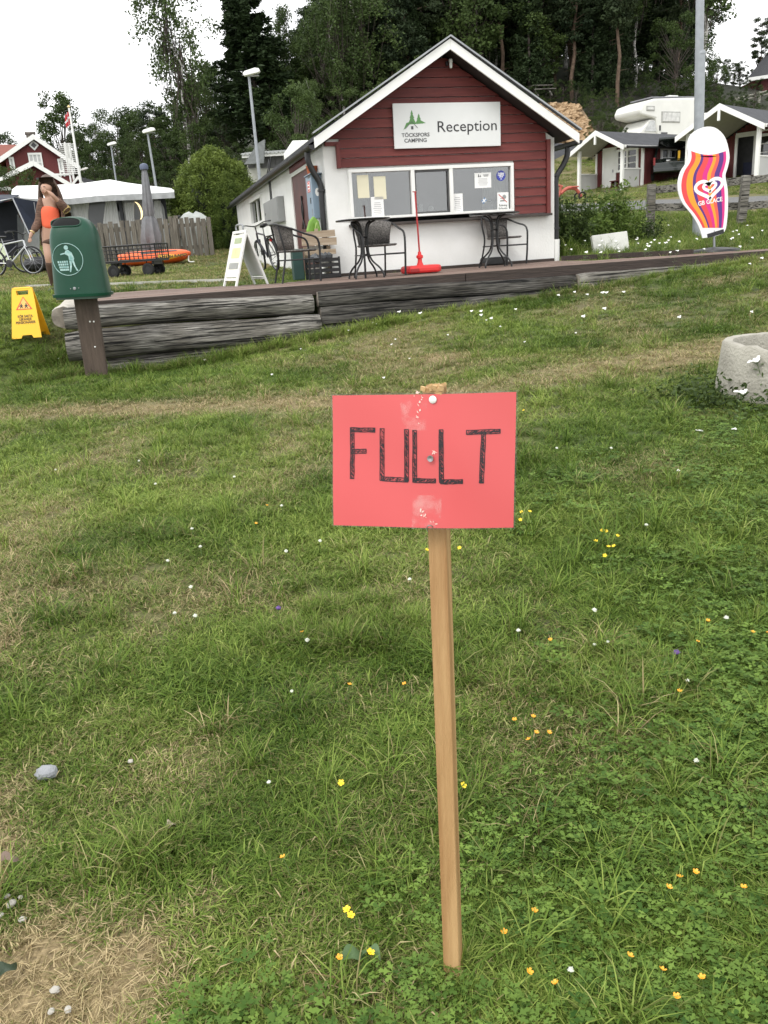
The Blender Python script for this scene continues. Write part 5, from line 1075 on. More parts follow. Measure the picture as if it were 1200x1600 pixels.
def hullstrip(t0, t1, f0, f1, name, mat, nn=10):
    vs = []
    for i in range(nn+1):
        t_ = t0+(t1-t0)*i/nn; a0 = f0[0]+(f0[1]-f0[0])*i/nn; a1 = f1[0]+(f1[1]-f1[0])*i/nn
        for k_ in range(4): vs.append(hullpt(t_, a0+(a1-a0)*k_/3))
    MB().add(vs, [(i*4+k_, (i+1)*4+k_, (i+1)*4+k_+1, i*4+k_+1) for i in range(nn) for k_ in range(3)]).build(name, mat, kt, smooth=True)
hullstrip(.60, .97, (214, 186), (157, 176), 'yellow_field', YEB); hullstrip(.36, .84, (150, 138), (126, 122), 'dark_band', M('boat_dark', (.05, .03, .03), .5)); hullstrip(.05, .36, (196, 196), (184, 184), 'dark_stripe', MATS['boat_dark'])
p0 = hullpt(.76, 182); text('lettering', 'CANYON RAPID', .085, BLACKTXT, kt, frame(p0+V(0, -.03, 0), V(1, .14, .06), (0, .10, 1)), bold=.003, width=.82); 
MB().tube(smoothpts([(kl/2-.04, -.02, .22), (kl/2-.05, -.12, .06), (kl/2+.0, -.2, .015), (kl/2+.12, -.25, .012)], 4), .012, 6).build('rope', WHITEP, kt, smooth=True)
# picket fence
FY = 23.2; FENW = M('picket_wood', (.085, .075, .06), .85, scale=6, stretch=(8, 8, .6), col2=(.21, .19, .155), bump=.5, rnd=.25)
f0, f1 = P(112, 404, FY), P(332, 395, FY+.5); fo = f0.copy(); fo.z = G(fo.x, fo.y)
pf = thing('picket_fence', 'weathered grey wooden picket fence in front of the awning tent', 'fence', fo, 0)
n = 27
for i in range(n):
    p = f0+(f1-f0)*(i/(n-1)); z = G(p.x, p.y); h = random.uniform(.98, 1.06)+(-.04 if i > 20 else 0); ln_ = random.gauss(.0, .02)
    MB().box(V(p.x, p.y-.03, z+h/2)-fo, (.115+random.uniform(-.01, .01), .022, h), (0, ln_+.0, 0)).build('picket', FENW, pf)
for hz in (.25, .82):
    a, b_ = gz(f0.x, f0.y, hz), gz(f1.x, f1.y, hz); MB().beam(a-fo, b_-fo, .045, .09).build('rail', FENW, pf)
for px in (168, 222, 280): 
    p = P(px, 400, FY+.3); MB().box(V(p.x, p.y, G(p.x, p.y)+.5)-fo, (.1, .09, 1.0)).build('post', FENW, pf)
# closed parasol
pz = P(239, 402, 22.4); pz.z = G(pz.x, pz.y); ptop = P(224.5, 257, 22.4); PH = ptop.z-pz.z
pr_ = thing('parasol', 'closed grey garden parasol standing in front of the awning tent', 'parasol', pz, 0); GREYF = M('grey_canopy', (.17, .175, .185), .85, scale=8, var=.15)
lean = V(ptop.x-pz.x, 0, PH)/PH
MB().tube([(0, 0, 0), lean*(PH-.05)], .024, 8).build('pole', BLACKM, pr_, smooth=True); MB().box((0, 0, .05), (.5, .5, .09)).build('base', BLACKM, pr_, bevel=.02)
vs = []; n = 24; lv = [(PH-.1, .085), (PH-.28, .12), (PH-.7, .165), (PH-1.15, .215), (PH-1.22, .175), (PH-1.3, .25), (PH-1.75, .36), (PH-1.98, .30), (PH-2.08, .16)]
for k_, (z, r_) in enumerate(lv):
    for j in range(n): a = 2*math.pi*j/n; rr2 = .66*r_*(1+.26*math.cos(a*8+k_*.35)*(.3+.7*k_/8)); q = lean*z+V(rr2*math.cos(a), rr2*math.sin(a), .09*math.sin(a*3+1)*(k_ > 5)); vs.append(q)
MB().add(vs, [(k_*n+j, k_*n+(j+1) % n, (k_+1)*n+(j+1) % n, (k_+1)*n+j) for k_ in range(len(lv)-1) for j in range(n)]+[tuple(range(n))]).build('canopy', GREYF, pr_, smooth=True)
MB().lathe([(.1, -.06), (.11, .02), (.08, .07), (.02, .09)], lean*(PH-.06), 14).build('cap', M('blue_grey_cap', (.09, .11, .17), .6), pr_, smooth=True)
# caravan awning tent
AY = 26.0; FABW = M('awning_white', (.80, .80, .79), .6, var=.03, scale=2); FABG = M('awning_grey', (.25, .255, .25), .8, scale=2, var=.1); FABD = M('awning_dark', (.025, .026, .03), .7); WIN = M('awning_window', (.085, .088, .09), .25, var=.2, scale=1.5)
ao = P(165, 390, AY); ao.z = G(ao.x, ao.y)
aw = thing('awning_tent', 'caravan with white-roofed grey awning tent behind the picket fence', 'awning tent', ao, 0)
Q = lambda px, py, Y: P(px, py, Y)-ao
# roof: folded sheet with a low ridge
rp_ = [[Q(17, 309, AY+.3), Q(19, 296, AY+1.0), Q(26, 290.5, AY+2.6)], [Q(75, 311, AY-.2), Q(76, 296, AY+1.0), Q(80, 289, AY+2.6)], [Q(112, 310, AY-.3), Q(114, 294, AY+1.0), Q(120, 287.5, AY+2.6)], [Q(152, 306, AY-.3), Q(156, 291, AY+.7), Q(163, 281.5, AY+2.2)], [Q(183, 304, AY-.3), Q(180, 291, AY+.7), Q(172, 280.5, AY+2.2)], [Q(198, 303.5, AY-.3), Q(198, 293, AY+.6), Q(197, 285.2, AY+2.4)], [Q(235, 302, AY-.3), Q(234, 294.5, AY+.6), Q(232, 290, AY+2.4)], [Q(272, 300, AY-.3), Q(272, 297, AY+.6), Q(267, 294, AY+2.4)]]
vs = [p for r_ in rp_ for p in r_]; fs = [(i*3+j, (i+1)*3+j, (i+1)*3+j+1, i*3+j+1) for i in range(7) for j in range(2)]
r_ = MB().add(vs, fs).build('roof', FABW, aw); so = r_.modifiers.new('t', 'SOLIDIFY'); so.thickness = .03
vs = []
for row in rp_: vs += [row[0]+V(0, -.01, .0), row[0]+V(0, .02, -.16)]
MB().add(vs, [(2*i, 2*i+2, 2*i+3, 2*i+1) for i in range(7)]).build('valance', M('awning_trim', (.42, .43, .44), .7), aw)
bpz = lambda px: V(Q(px, 300, AY+.2).x, .2, 0)
def panel(px0, px1, zt0, zt1, mat, name, dy=0.0, z0=0.0, parent=None):
    a, b_ = bpz(px0), bpz(px1); m_ = MB().add([V(a.x, .2+dy, z0), V(b_.x, .2+dy, z0), V(b_.x, .2+dy, zt1), V(a.x, .2+dy, zt0), V(a.x, .22+dy, z0), V(b_.x, .22+dy, z0), V(b_.x, .22+dy, zt1), V(a.x, .22+dy, zt0)], [(0, 1, 2, 3), (7, 6, 5, 4), (0, 3, 7, 4), (1, 5, 6, 2), (3, 2, 6, 7)])
    return m_.build(name, mat, parent or aw)
zt = lambda px, py: Q(px, py, AY+.2).z
panel(104, 256, zt(104, 312), zt(256, 303), FABD, 'front_wall', .05)
panel(256, 276, zt(256, 303), zt(276, 303), FABD, 'side_wall', .8)
def awwin(pa, pb, pya, pyb, side):   # grey window panel with rounded top, dark pane and pale gathered curtain
    a, b_ = bpz(pa).x, bpz(pb).x; zt_, zb_ = zt((pa+pb)/2, pya), .12; w_ = b_-a; r_ = min(.35, w_*.3)
    ol = [(a, zb_), (b_, zb_), (b_, zt_-r_)]+[(b_-r_+r_*math.cos(R(t_)), zt_-r_+r_*math.sin(R(t_))) for t_ in range(10, 91, 16)]+[(a+r_*math.cos(R(t_)), zt_-r_+r_*math.sin(R(t_))) for t_ in range(100, 171, 16)]+[(a, zt_-r_)]
    p_ = MB().prism(ol, frame((0, .19, 0), (1, 0, 0), (0, 0, 1)), .02).build('window_panel', FABG, aw)
    MB().box(((a+b_)/2, .168, (zt_+.85)/2-.02), (w_*.86, .012, zt_-.99)).build('pane', WIN, p_)
    CURG = MATS.get('grey_curtain') or M('grey_curtain', (.36, .365, .355), .9, scale=3, stretch=(12, 12, .3), col2=(.5, .5, .49))
    for s_ in (-1, 1):
        vs = []; nn = 16; x0 = (a+w_*.05) if s_ < 0 else (b_-w_*.05)
        for i in range(nn+1):
            for k_ in range(6):
                z = .85+(zt_-.1-.85)*k_/5; wd = w_*(.36 if side else .26)*(.75+.25*(k_/5)**2 if s_ == -1 else .6+.4*(1-k_/5)); vs.append((x0-s_*wd*i/nn, .145+.012*math.sin(i*1.6), z))
        MB().add(vs, [(i*6+k_, (i+1)*6+k_, (i+1)*6+k_+1, i*6+k_+1) for i in range(nn) for k_ in range(5)]).build('curtain', CURG, p_, smooth=True)
awwin(106, 184, 310, 330, 1); awwin(188.5, 253, 310, 330, 0)
mb = MB(); mb.box((bpz(186).x, .14, zt(186, 304)/2), (.09, .05, zt(186, 304))); mb.build('pole', FABD, aw)
# crescent lamp in the awning window
lc = Q(219, 329, AY+.0); cl_ = thing('crescent_lamp', 'glowing crescent moon lamp in the awning window', 'lamp', ao+V(lc.x, .1, lc.z), 0)
r1 = 13/pxm(AY); cp = [(r1*.62*math.cos(R(a)), r1*math.sin(R(a))) for a in range(-80, 81, 10)]+[(r1*.40*math.cos(R(a))-.0, r1*.97*math.sin(R(a))) for a in range(78, -79, -10)]
m_, nt_, b_ = newmat('lamp_glow'); b_.inputs['Base Color'].default_value = (.9, .75, .45, 1); b_.inputs['Emission Color'].default_value = (1, .78, .42, 1); b_.inputs['Emission Strength'].default_value = 1.1
MB().prism(cp, frame((-r1*.5, 0, 0), (1, 0, 0.18), (-.18, 0, 1)), .03).build('crescent', m_, cl_)
# navy annex tent at the far left
NAVY = M('navy_canvas', (.012, .018, .035), .75, scale=2, var=.3); NV2 = M('dark_canvas', (.006, .008, .014), .85)
no = P(10, 395, 24.6); no.z = G(no.x, no.y); an_ = thing('annex_tent', 'dark navy tent annex with open flap beside the awning tent', 'tent', no, 0); QN = lambda px, py, Y: P(px, py, Y)-no
MB().add([QN(-30, 322, 25.8), QN(28, 312, 25.8), QN(28, 400, 25.8), QN(14, 400, 25.8)], [(0, 1, 2, 3)]).build('rear_canvas', NV2, an_).modifiers.new('t', 'SOLIDIFY').thickness = .02
MB().add([QN(20, 309, 24.6), QN(58, 315, 24.9), QN(57, 352, 24.9), QN(45, 369, 24.4)], [(0, 1, 2, 3)]).build('flap', NAVY, an_).modifiers.new('t', 'SOLIDIFY').thickness = .02
MB().add([QN(-40, 330, 24.4), QN(0, 316, 24.5), QN(20, 309, 24.6), QN(30, 304, 26.4), QN(-40, 304, 26.4)], [(0, 1, 2, 3, 4)]).build('canopy', NAVY, an_).modifiers.new('t', 'SOLIDIFY').thickness = .025
MB().add([QN(27, 335, 25.2), QN(37, 350, 25.2), QN(40, 398, 25.2), QN(29, 398, 25.2)], [(0, 1, 2, 3)]).build('grey_wall', M('annex_grey', (.10, .105, .11), .8), an_).modifiers.new('t', 'SOLIDIFY').thickness = .02
MB().add([QN(36, 352, 25.6), QN(62, 322, 25.6), QN(62, 396, 25.6), QN(38, 398, 25.6)], [(0, 1, 2, 3)]).build('pale_wall', M('annex_pale', (.33, .335, .33), .8), an_).modifiers.new('t', 'SOLIDIFY').thickness = .02
MB().tube([QN(0, 314, 24.45), QN(20, 310, 24.5), QN(46, 366, 24.3)], .02, 6).build('pole', STEEL, an_); MB().tube([QN(53, 316, 24.8), QN(57, 342, 24.8)], .012, 6).build('pole', STEEL, an_)
pt_ = P(-6, 386, 27.5); tp = thing('pale_stand_in', 'pale green-white sheet beside the navy tent at the far left', 'tarpaulin', gz(pt_.x, pt_.y), 0)  # stand-in sheet added for a pale area of unknown nature
MB().add([(-1.2, 0, 0), (.42, 0, 0), (.34, .1, .25), (.1, .2, .62), (-1.2, .2, .75)], [(0, 1, 2, 3, 4)]).build('sheet', M('pale_sheet', (.55, .62, .42), .7), tp).modifiers.new('t', 'SOLIDIFY').thickness = .03
# covered grill behind the fence
cg = P(300, 372, 24.6); cgz = gz(cg.x, cg.y); cv = thing('covered_grill', 'light grey cover over a garden grill behind the picket fence', 'covered grill', cgz, 0)
vs = []; n = 18; H_ = P(300, 333, 24.6).z-cgz.z
for k_, (z, rx2, ry2) in enumerate(((0, .36, .3), (H_*.6, .38, .3), (H_*.82, .42, .32), (H_*.95, .26, .22), (H_, .1, .1))):
    for j in range(n): a = 2*math.pi*j/n; vs.append((rx2*math.cos(a)*(1+.06*math.sin(a*6+k_))+.10*(z/H_ > .7), ry2*math.sin(a)*(1+.06*math.sin(a*5)), z+.05*math.sin(a*2+.5)*(k_ > 1)))
MB().add(vs, [(k_*n+j, k_*n+(j+1) % n, (k_+1)*n+(j+1) % n, (k_+1)*n+j) for k_ in range(4) for j in range(n)]+[tuple(4*n+j for j in range(n))]).build('cover', M('cover_grey', (.36, .38, .36), .6, var=.15, scale=3), cv, smooth=True)
st_ = P(277, 372, 24.4); sz_ = gz(st_.x, st_.y); sr = thing('pushchair', 'dark grey pushchair behind the picket fence beside the grey cover', 'pushchair', sz_, 0)
Hs = P(277, 340, 24.4).z-sz_.z
MB().tube(smoothpts([(-.18, 0, .3), (-.1, 0, Hs*.75), (.02, 0, Hs*.97), (.16, 0, Hs*1.03)], 4), .035, 7).build('push_handle', BLACKM, sr, smooth=True); MB().box((-.02, 0, Hs*.66), (.42, .4, .34), (0, .25, 0)).build('seat', M('pram_grey', (.10, .105, .11), .8), sr, bevel=.06)
for x in (-.25, .25): wheel(sr, (x, .2, .11), .11, Matrix.Rotation(R(90), 3, 'X'), .04)
MB().tube([(-.25, .2, .11), (.05, .1, Hs*.6), (.25, .2, .11)], .015, 6).build('frame', STEEL, sr)
# ------------------------------------------------------------------ bicycles
def bicycle(loc, rz, label, col, lean=0.0, saddlecol=BLACKM, fork_w=.0):
    t = thing('bicycle', label, 'bicycle', loc, rz); t.rotation_euler = (lean, 0, rz); wr = .33
    for nm, x in (('front_wheel', .53), ('rear_wheel', -.52)):
        w_ = wheel(t, (x, 0, wr), wr, Matrix.Rotation(R(90), 3, 'X'), .042, nm)
        mb = MB()
        for i in range(14): a = math.pi*2*i/14; mb.tube([(x+.02*math.cos(a+1), (.03 if i % 2 else -.03), wr+.02*math.sin(a+1)), (x+(wr-.03)*math.cos(a), 0, wr+(wr-.03)*math.sin(a))], .0022, 3, cap=False)
        mb.build('spokes', STEEL, w_); MB().lathe([(wr-.05, -.012), (wr-.033, -.014), (wr-.033, .014), (wr-.05, .012), (wr-.05, -.012)], (x, 0, wr), 26, Matrix.Rotation(R(90), 3, 'X')).build('rim', STEEL, w_, smooth=True)
    fr = MB(); bb, st, hd, hd2 = (-.08, 0, .29), (-.20, 0, .74), (.36, 0, .80), (.39, 0, .66)
    for a, b_, r_ in ((bb, st, .017), (bb, hd2, .021), (st, hd, .018), (hd, hd2, .022), ((-.52, .05, wr), bb, .011), ((-.52, -.05, wr), bb, .011), ((-.52, .05, wr), st, .010), ((-.52, -.05, wr), st, .010)): fr.tube([a, b_], r_, 7)
    fr.build('frame', col, t, smooth=True)
    mb = MB()
    for s_ in (-1, 1): mb.tube([(.40, s_*.045, .64), (.47, s_*.045, .5), (.53, s_*.045, wr)], .014, 6)
    mb.tube([(.39, -.05, .65), (.39, .05, .65)], .018, 6); mb.build('fork', col, t, smooth=True)
    mb = MB(); mb.tube([hd, (.34, 0, .92)], .014, 6); mb.tube(smoothpts([(.22, -.29, .99), (.33, -.2, .99), (.36, 0, .94), (.33, .2, .99), (.22, .29, .99)], 4), .012, 6); mb.build('handlebar', BLACKM, t, smooth=True)
    for s_ in (-1, 1): MB().tube([(.235, s_*.285, .99), (.17, s_*.31, .985)], .018, 7).build('grip', BLACKM, t, smooth=True)
    MB().tube([st, (-.235, 0, .88)], .012, 6).build('seat_post', STEEL, t)
    n = 14; vs = []
    for k_, (x, w2, h2) in enumerate(((-.39, .03, .02), (-.36, .085, .035), (-.27, .075, .03), (-.15, .03, .022), (-.09, .018, .015))):
        for j in range(n): a = 2*math.pi*j/n; vs.append((x, w2*math.cos(a), .91+.02*(k_ < 2)+h2*math.sin(a)))
    MB().add(vs, [(k_*n+j, k_*n+(j+1) % n, (k_+1)*n+(j+1) % n, (k_+1)*n+j) for k_ in range(4) for j in range(n)]+[tuple(range(n)), tuple(4*n+j for j in range(n))]).build('saddle', BLACKM, t, smooth=True)
    MB().lathe([(.035, -.008), (.09, -.006), (.09, .006), (.035, .008)], (-.08, -.045, .29), 20, Matrix.Rotation(R(90), 3, 'X')).build('chainring', BLACKM, t)
    mb = MB(); mb.tube([(-.08, -.06, .29), (-.02, -.07, .14)], .01, 5); mb.tube([(-.08, .06, .29), (-.14, .07, .44)], .01, 5); mb.box((-.02, -.1, .14), (.09, .07, .02)); mb.box((-.14, .1, .44), (.09, .07, .02)); mb.build('cranks', BLACKM, t)
    mb = MB(); mb.tube([(-.08, -.05, .375), (-.52, -.05, .37)], .005, 4); mb.tube([(-.08, -.05, .205), (-.52, -.05, .29)], .005, 4); mb.build('chain', BLACKM, t)
    return t
SILV = M('silver_frame', (.55, .56, .57), .35, metal=.5, var=.05); DKFR = M('dark_frame', (.02, .02, .03), .35)
b1 = P(22, 421, 21.0); b1 = gz(b1.x, b1.y); bk1 = bicycle(b1, R(-14), 'silver mountain bicycle parked by the navy tent at the far left', SILV, R(-4))
MB().box((.50, -.03, .42), (.03, .02, .05)).build('reflector', M('orange_reflector', (.8, .25, .03), .3), bk1)
b3 = P(6, 417, 21.7); b3 = gz(b3.x, b3.y); bicycle(b3, R(24), 'dark bicycle behind the silver bicycle, with only its handlebar and saddle clear', DKFR, R(4))
t_ = 3.6; pb2 = KA+KEY*t_-KEX*.42; pb2 = gz(pb2.x, pb2.y); bk2 = bicycle(pb2, KYAW+R(90)+R(8), 'dark bicycle with red rear light leaning on the kiosk side wall', DKFR, R(-9))
bk2.scale = (.86, .86, .86); MB().box((-.70, 0, .62), (.04, .09, .05)).build('rear_light', M('red_lens', (.5, .02, .02), .3), bk2); MB().box((-.60, 0, .705), (.38, .14, .02)).build('rear_rack', BLACKM, bk2)
mb = MB(); mb.tube([(-.52+.36*math.cos(R(a)), 0, .33+.36*math.sin(R(a))) for a in range(20, 190, 12)], .02, 6); mb.build('mudguard', BLACKM, bk2, smooth=True)
bgp = P(58, 411, 22.0); bgp = gz(bgp.x, bgp.y); bag = thing('black_bag', 'black lumpy bag on the grass between bicycle and fence', 'bag', bgp, 0)
MB().lathe([(.2, 0), (.33, .08), (.36, .18), (.28, .3), (.12, .36), (.04, .33)], n=14).build('bag', M('bag_black', (.012, .012, .014), .6, var=.3), bag, smooth=True); MB().tube(smoothpts([(-.18, 0, .3), (-.05, -.05, .46), (.15, -.05, .44), (.25, 0, .27)], 4), .018, 6).build('strap', BLACKM, bag, smooth=True)
# ------------------------------------------------------------------ person
SKIN = M('skin', (.40, .235, .165), .5, var=.06, scale=4); HAIRM = M('brown_hair', (.05, .028, .018), .5, scale=8, stretch=(14, 14, .6), col2=(.10, .06, .04)); CORAL = M('coral_top', (.78, .13, .06), .8, var=.06); KNIT = M('brown_knit', (.075, .042, .03), .9, scale=7, stretch=(2, 2, 9), col2=(.21, .12, .085), bump=.5); LEGG = M('brown_leggings', (.075, .04, .025), .8, var=.2); GOLD = M('pale_bracelet', (.7, .55, .25), .3, metal=.4)
YP = 12.7; pf_ = P(84, 458, YP); pf_.z = G(pf_.x, YP)
pn = thing('person', 'person in brown knit cardigan and coral top holding one hand to the forehead', 'person', pf_, 0)
J = lambda px, py, dy=0.0: P(px, py, YP+dy)-pf_
def skinmesh(name, chains, mat, sub=2):
    vs, es, rs = [], [], []; key = {}
    for ch in chains:
        prev = None
        for (p, r_) in ch:
            k_ = (round(p[0], 4), round(p[1], 4), round(p[2], 4))
            if k_ not in key: key[k_] = len(vs); vs.append(tuple(p)); rs.append(r_)
            i = key[k_]
            if prev is not None and prev != i: es.append((prev, i))
            prev = i
    me = bpy.data.meshes.new(name); me.from_pydata(vs, es, []); o = bpy.data.objects.new(name, me); COL.objects.link(o); o.parent = pn; o.modifiers.new('skin', 'SKIN')
    for i, r_ in enumerate(rs):
        me.skin_vertices[0].data[i].radius = (r_, r_) if not isinstance(r_, tuple) else r_; me.skin_vertices[0].data[i].use_root = (i == 0)
    s_ = o.modifiers.new('sub', 'SUBSURF'); s_.levels = sub; s_.render_levels = sub; me.materials.append(mat)
    bpy.context.view_layer.update(); ev = o.evaluated_get(bpy.context.evaluated_depsgraph_get()); m2 = bpy.data.meshes.new_from_object(ev); o.modifiers.clear(); o.data = m2; m2.name = name
    m2.polygons.foreach_set('use_smooth', [True]*len(m2.polygons)); m2.materials.clear(); m2.materials.append(mat); return o
hip = J(83, 375); gzp = 0.0
waist, chest, neck0, neck1 = J(80, 352), J(79, 328), J(77.5, 310), J(74, 304)
head0, head1 = J(71.5, 298, -.03), J(73.0, 287, 0)
shL, shR = J(66, 315, -.05), J(90, 314, .06)
elR, wrR, haR = J(61, 347, -.06), J(50, 364, -.14), J(46.5, 370, -.17)
elL, wrL, haL = J(104, 329, .02), J(83, 306, -.15), J(75, 297, -.15)
hL, hR = hip+V(-.085, 0, -.03), hip+V(.09, 0, -.03); kL, kR = J(76, 402, -.10), J(93, 415, .08); aL, aR = J(84, 448, .04), J(99, 452, .25)
fing = []
for hnd, wrx, dirs in ((haR, wrR, [V(-.03, -.02, -.075), V(-.012, -.03, -.085), V(.008, -.03, -.08), V(.024, -.02, -.065)]), (haL, wrL, [V(-.075, .0, .022), V(-.08, 0, .003), V(-.077, 0, -.016), V(-.065, 0, -.032)])):
    for i, d in enumerate(dirs): b_ = hnd+d*.25; fing.append([(hnd, .030), (b_, .012), (hnd+d*.65, .0095), (hnd+d*.98, .007)])
    tip = V(.035, -.035, -.035) if hnd is haR else V(-.03, -.01, -.055); fing.append([(wrx*.35+hnd*.65, .030), (hnd+tip*.6, .011), (hnd+tip, .008)])
chains = [[(hip, .14), (waist, .115), (chest, .128), (neck0, .06), (neck1, .05), (head0, .085), (head1, .092)], [(chest, .128), (shL, .062), (elR, .045), (wrR, .028), (haR, .030)], [(chest, .128), (shR, .062), (elL, .045), (wrL, .028), (haL, .030)], [(hip, .14), (hL, .095), (kL, .06), (aL, .038)], [(hip, .14), (hR, .095), (kR, .06), (aR, .038)]]+fing
skinmesh('body', chains, SKIN)
skinmesh('top', [[(J(80.5, 360), (.125, .125)), (waist, .138), (J(77, 335), .152), (J(76, 319), .15)]], CORAL)
for ch in ([(shL+V(.02, 0, .0), .080), (shL, .080), (elR, .062), (wrR*.9+elR*.1, .050)], [(shR+V(-.02, 0, 0), .080), (shR, .082), (elL, .066), (wrL*.75+elL*.25, .050)]): skinmesh('sleeve', [ch], KNIT)
# open cardigan: back and two front panels as one hanging cloth
vs = []; n = 22; lvz = [(J(79, 311), .125), (J(79, 322), .165), (J(80, 340), .17), (J(82, 355), .165), (J(84, 368), .17), (J(86, 382), .18)]
for k_, (c, r_) in enumerate(lvz):
    for j in range(n+1): a = R(-22+224*j/n); vs.append(c+V(r_*math.cos(a)*.98, .02+.72*r_*math.sin(a)+.012*math.sin(j*1.7)*k_/3, 0))
cg_ = MB().add(vs, [(k_*(n+1)+j, k_*(n+1)+j+1, (k_+1)*(n+1)+j+1, (k_+1)*(n+1)+j) for k_ in range(5) for j in range(n)]).build('cardigan', KNIT, pn, smooth=True); cg_.modifiers.new('t', 'SOLIDIFY').thickness = .02
skinmesh('shorts', [[(hip+V(0, 0, .06), .145), (hip, .15), (hL, .108), (hL*.65+kL*.35, .095)], [(hip, .15), (hR, .108), (hR*.65+kR*.35, .095)]], LEGG)
for k_, a_ in ((kL, aL), (kR, aR)): skinmesh('boot', [[(k_*.9+a_*.1, .066), (k_*.6+a_*.4, .066), (k_*.2+a_*.8, .05), (a_, .047)]], LEGG)
for a_, d in ((aL, V(-.03, -.13, -.055)), (aR, V(-.03, -.13, -.055))): skinmesh('shoe', [[(a_+V(0, .03, -.045), .042), (a_+d*.5+V(0, 0, -.02), .042), (a_+d, .032)]], BLACKM)
# hair: cap and long falling lengths; face details
hc = head1
vs = []; n = 20
for k_ in range(7):
    ph = R(90-26*k_)
    for j in range(n):
        a = 2*math.pi*j/n; fr_ = math.sin(a) < -.25; r_ = .112 if not fr_ else .104; zz = math.sin(ph)*.128
        if fr_: zz = max(zz, .082)
        vs.append(hc+V(r_*math.cos(ph)*math.cos(a) if ph > 0 else .105*math.cos(a), (r_*math.cos(ph)*math.sin(a) if ph > 0 else .105*math.sin(a))+.030, zz))
MB().add(vs, [(k_*n+j, (k_+1)*n+j, (k_+1)*n+(j+1) % n, k_*n+(j+1) % n) for k_ in range(6) for j in range(n)]).build('hair', HAIRM, pn, smooth=True)
mb = MB()
for i in range(46):
    a = R(random.uniform(5, 178)); s_ = hc+V(.098*math.cos(a), .09*math.sin(a)+.01, .03); e = s_+V(.06*math.cos(a)+random.uniform(-.02, .03), .03*math.sin(a), -random.uniform(.20, .30))
    mb.tube(smoothpts([s_, s_*.6+e*.4+V(.012*math.cos(a), .015*math.sin(a), 0), e], 4), [.015]*8+[.007], 6)
mb.build('hair_lengths', HAIRM, pn, smooth=True)
FD = V(-.28, -1, -.28).normalized(); FR = V(1, -.28, 0).normalized(); FU = FR.cross(FD)*-1; FU = V(-.1, -.25, 1).normalized()
fp = lambda x, z: head0*.55+head1*.45+FD*.086+FR*x+FU*z
mb = MB(); mb.lathe([(0, .022), (.012, .010), (.017, -.012), (0, -.02)], fp(0, .0), 8); mb.build('nose', SKIN, pn, smooth=True)
mb = MB()
for s_ in (-1, 1): mb.box(fp(s_*.034, .028), (.026, .01, .009))
mb.build('eyes', BLACKTXT, pn); MB().box(fp(0, -.042), (.042, .012, .011)).build('mouth', M('lips', (.35, .09, .08), .5), pn)
mb = MB(); mb.lathe([(.034, -.008), (.040, 0), (.034, .008), (.034, -.008)], wrR+V(0.004, .005, .012), 12, (wrR-elR).normalized().to_track_quat('Z', 'Y').to_matrix()); mb.build('bracelet', GOLD, pn)
mb = MB()
for i in range(4): mb.lathe([(.062, -.006), (.068, 0), (.062, .006), (.062, -.006)], elL*(1-.07*i)+shR*.07*i+V(.005, 0, 0), 14, (elL-shR).normalized().to_track_quat('Z', 'Y').to_matrix())
mb.build('sleeve_band', GOLD, pn)
# ------------------------------------------------------------------ far left houses, masts, lamps
REDFAR = M('red_planks', (.095, .016, .016), .75, scale=3, stretch=(9, 9, .5), col2=(.135, .026, .024), bump=.4); TILE = M('red_tiles', (.20, .055, .035), .8, scale=8, var=.2)
def gable_house(name, label, cat, Y, pk, le, ri, base_py, depth, wl, wr_, bh, roofmat, over=.5, skew=0.0):
    q = frontal(Y); (kx, kz), (lx_, lz_), (rx_, rz2) = q(*pk), q(*le), q(*ri); o = P(pk[0], base_py, Y); o.z = G(o.x, Y)-.3 if base_py is None else o.z
    t = thing(name, label, cat, o, 0); ox, oz = o.x, o.z; kx -= ox; lx_ -= ox; rx_ -= ox; kz -= oz; lz_ -= oz; rz2 -= oz
    x0, x1 = q(wl, le[1])[0]-ox, q(wr_, le[1])[0]-ox; zr = lambda x: (lz_+(kz-lz_)*(x-lx_)/(kx-lx_) if x < kx else kz+(rz2-kz)*(x-kx)/(rx_-kx))-.12
    MB().prism([(x0, 0), (x1, 0), (x1, zr(x1)), (kx, zr(kx)), (x0, zr(x0))], frame((0, 0, 0), (1, 0, 0), (0, 0, 1)), depth).build('wall', REDFAR, t); t.rotation_euler[2] = skew
    mb = MB()
    for (a, b_, c, d) in ((lx_, lz_, kx, kz), (kx, kz, rx_, rz2)): mb.add([(a, -over, b_), (c, -over, d), (c, depth, d), (a, depth, b_), (a, -over, b_-.08), (c, -over, d-.08), (c, depth, d-.08), (a, depth, b_-.08)], [(0, 1, 2, 3), (7, 6, 5, 4), (0, 4, 5, 1), (2, 6, 7, 3), (0, 3, 7, 4), (1, 5, 6, 2)])
    mb.build('roof', roofmat, t)
    for (a, b_, c, d) in ((lx_-.03, lz_-.02, kx-.002, kz+.02), (kx+.002, kz+.02, rx_+.03, rz2-.02)): MB().prism([(a, b_), (a, b_-bh), (c, d-bh), (c, d)], frame((0, -over-.05, 0), (1, 0, 0), (0, 0, 1)), .045).build('barge_board', WHITEP, t)
    return t, (lambda px, py: (q(px, py)[0]-ox, q(px, py)[1]-oz))
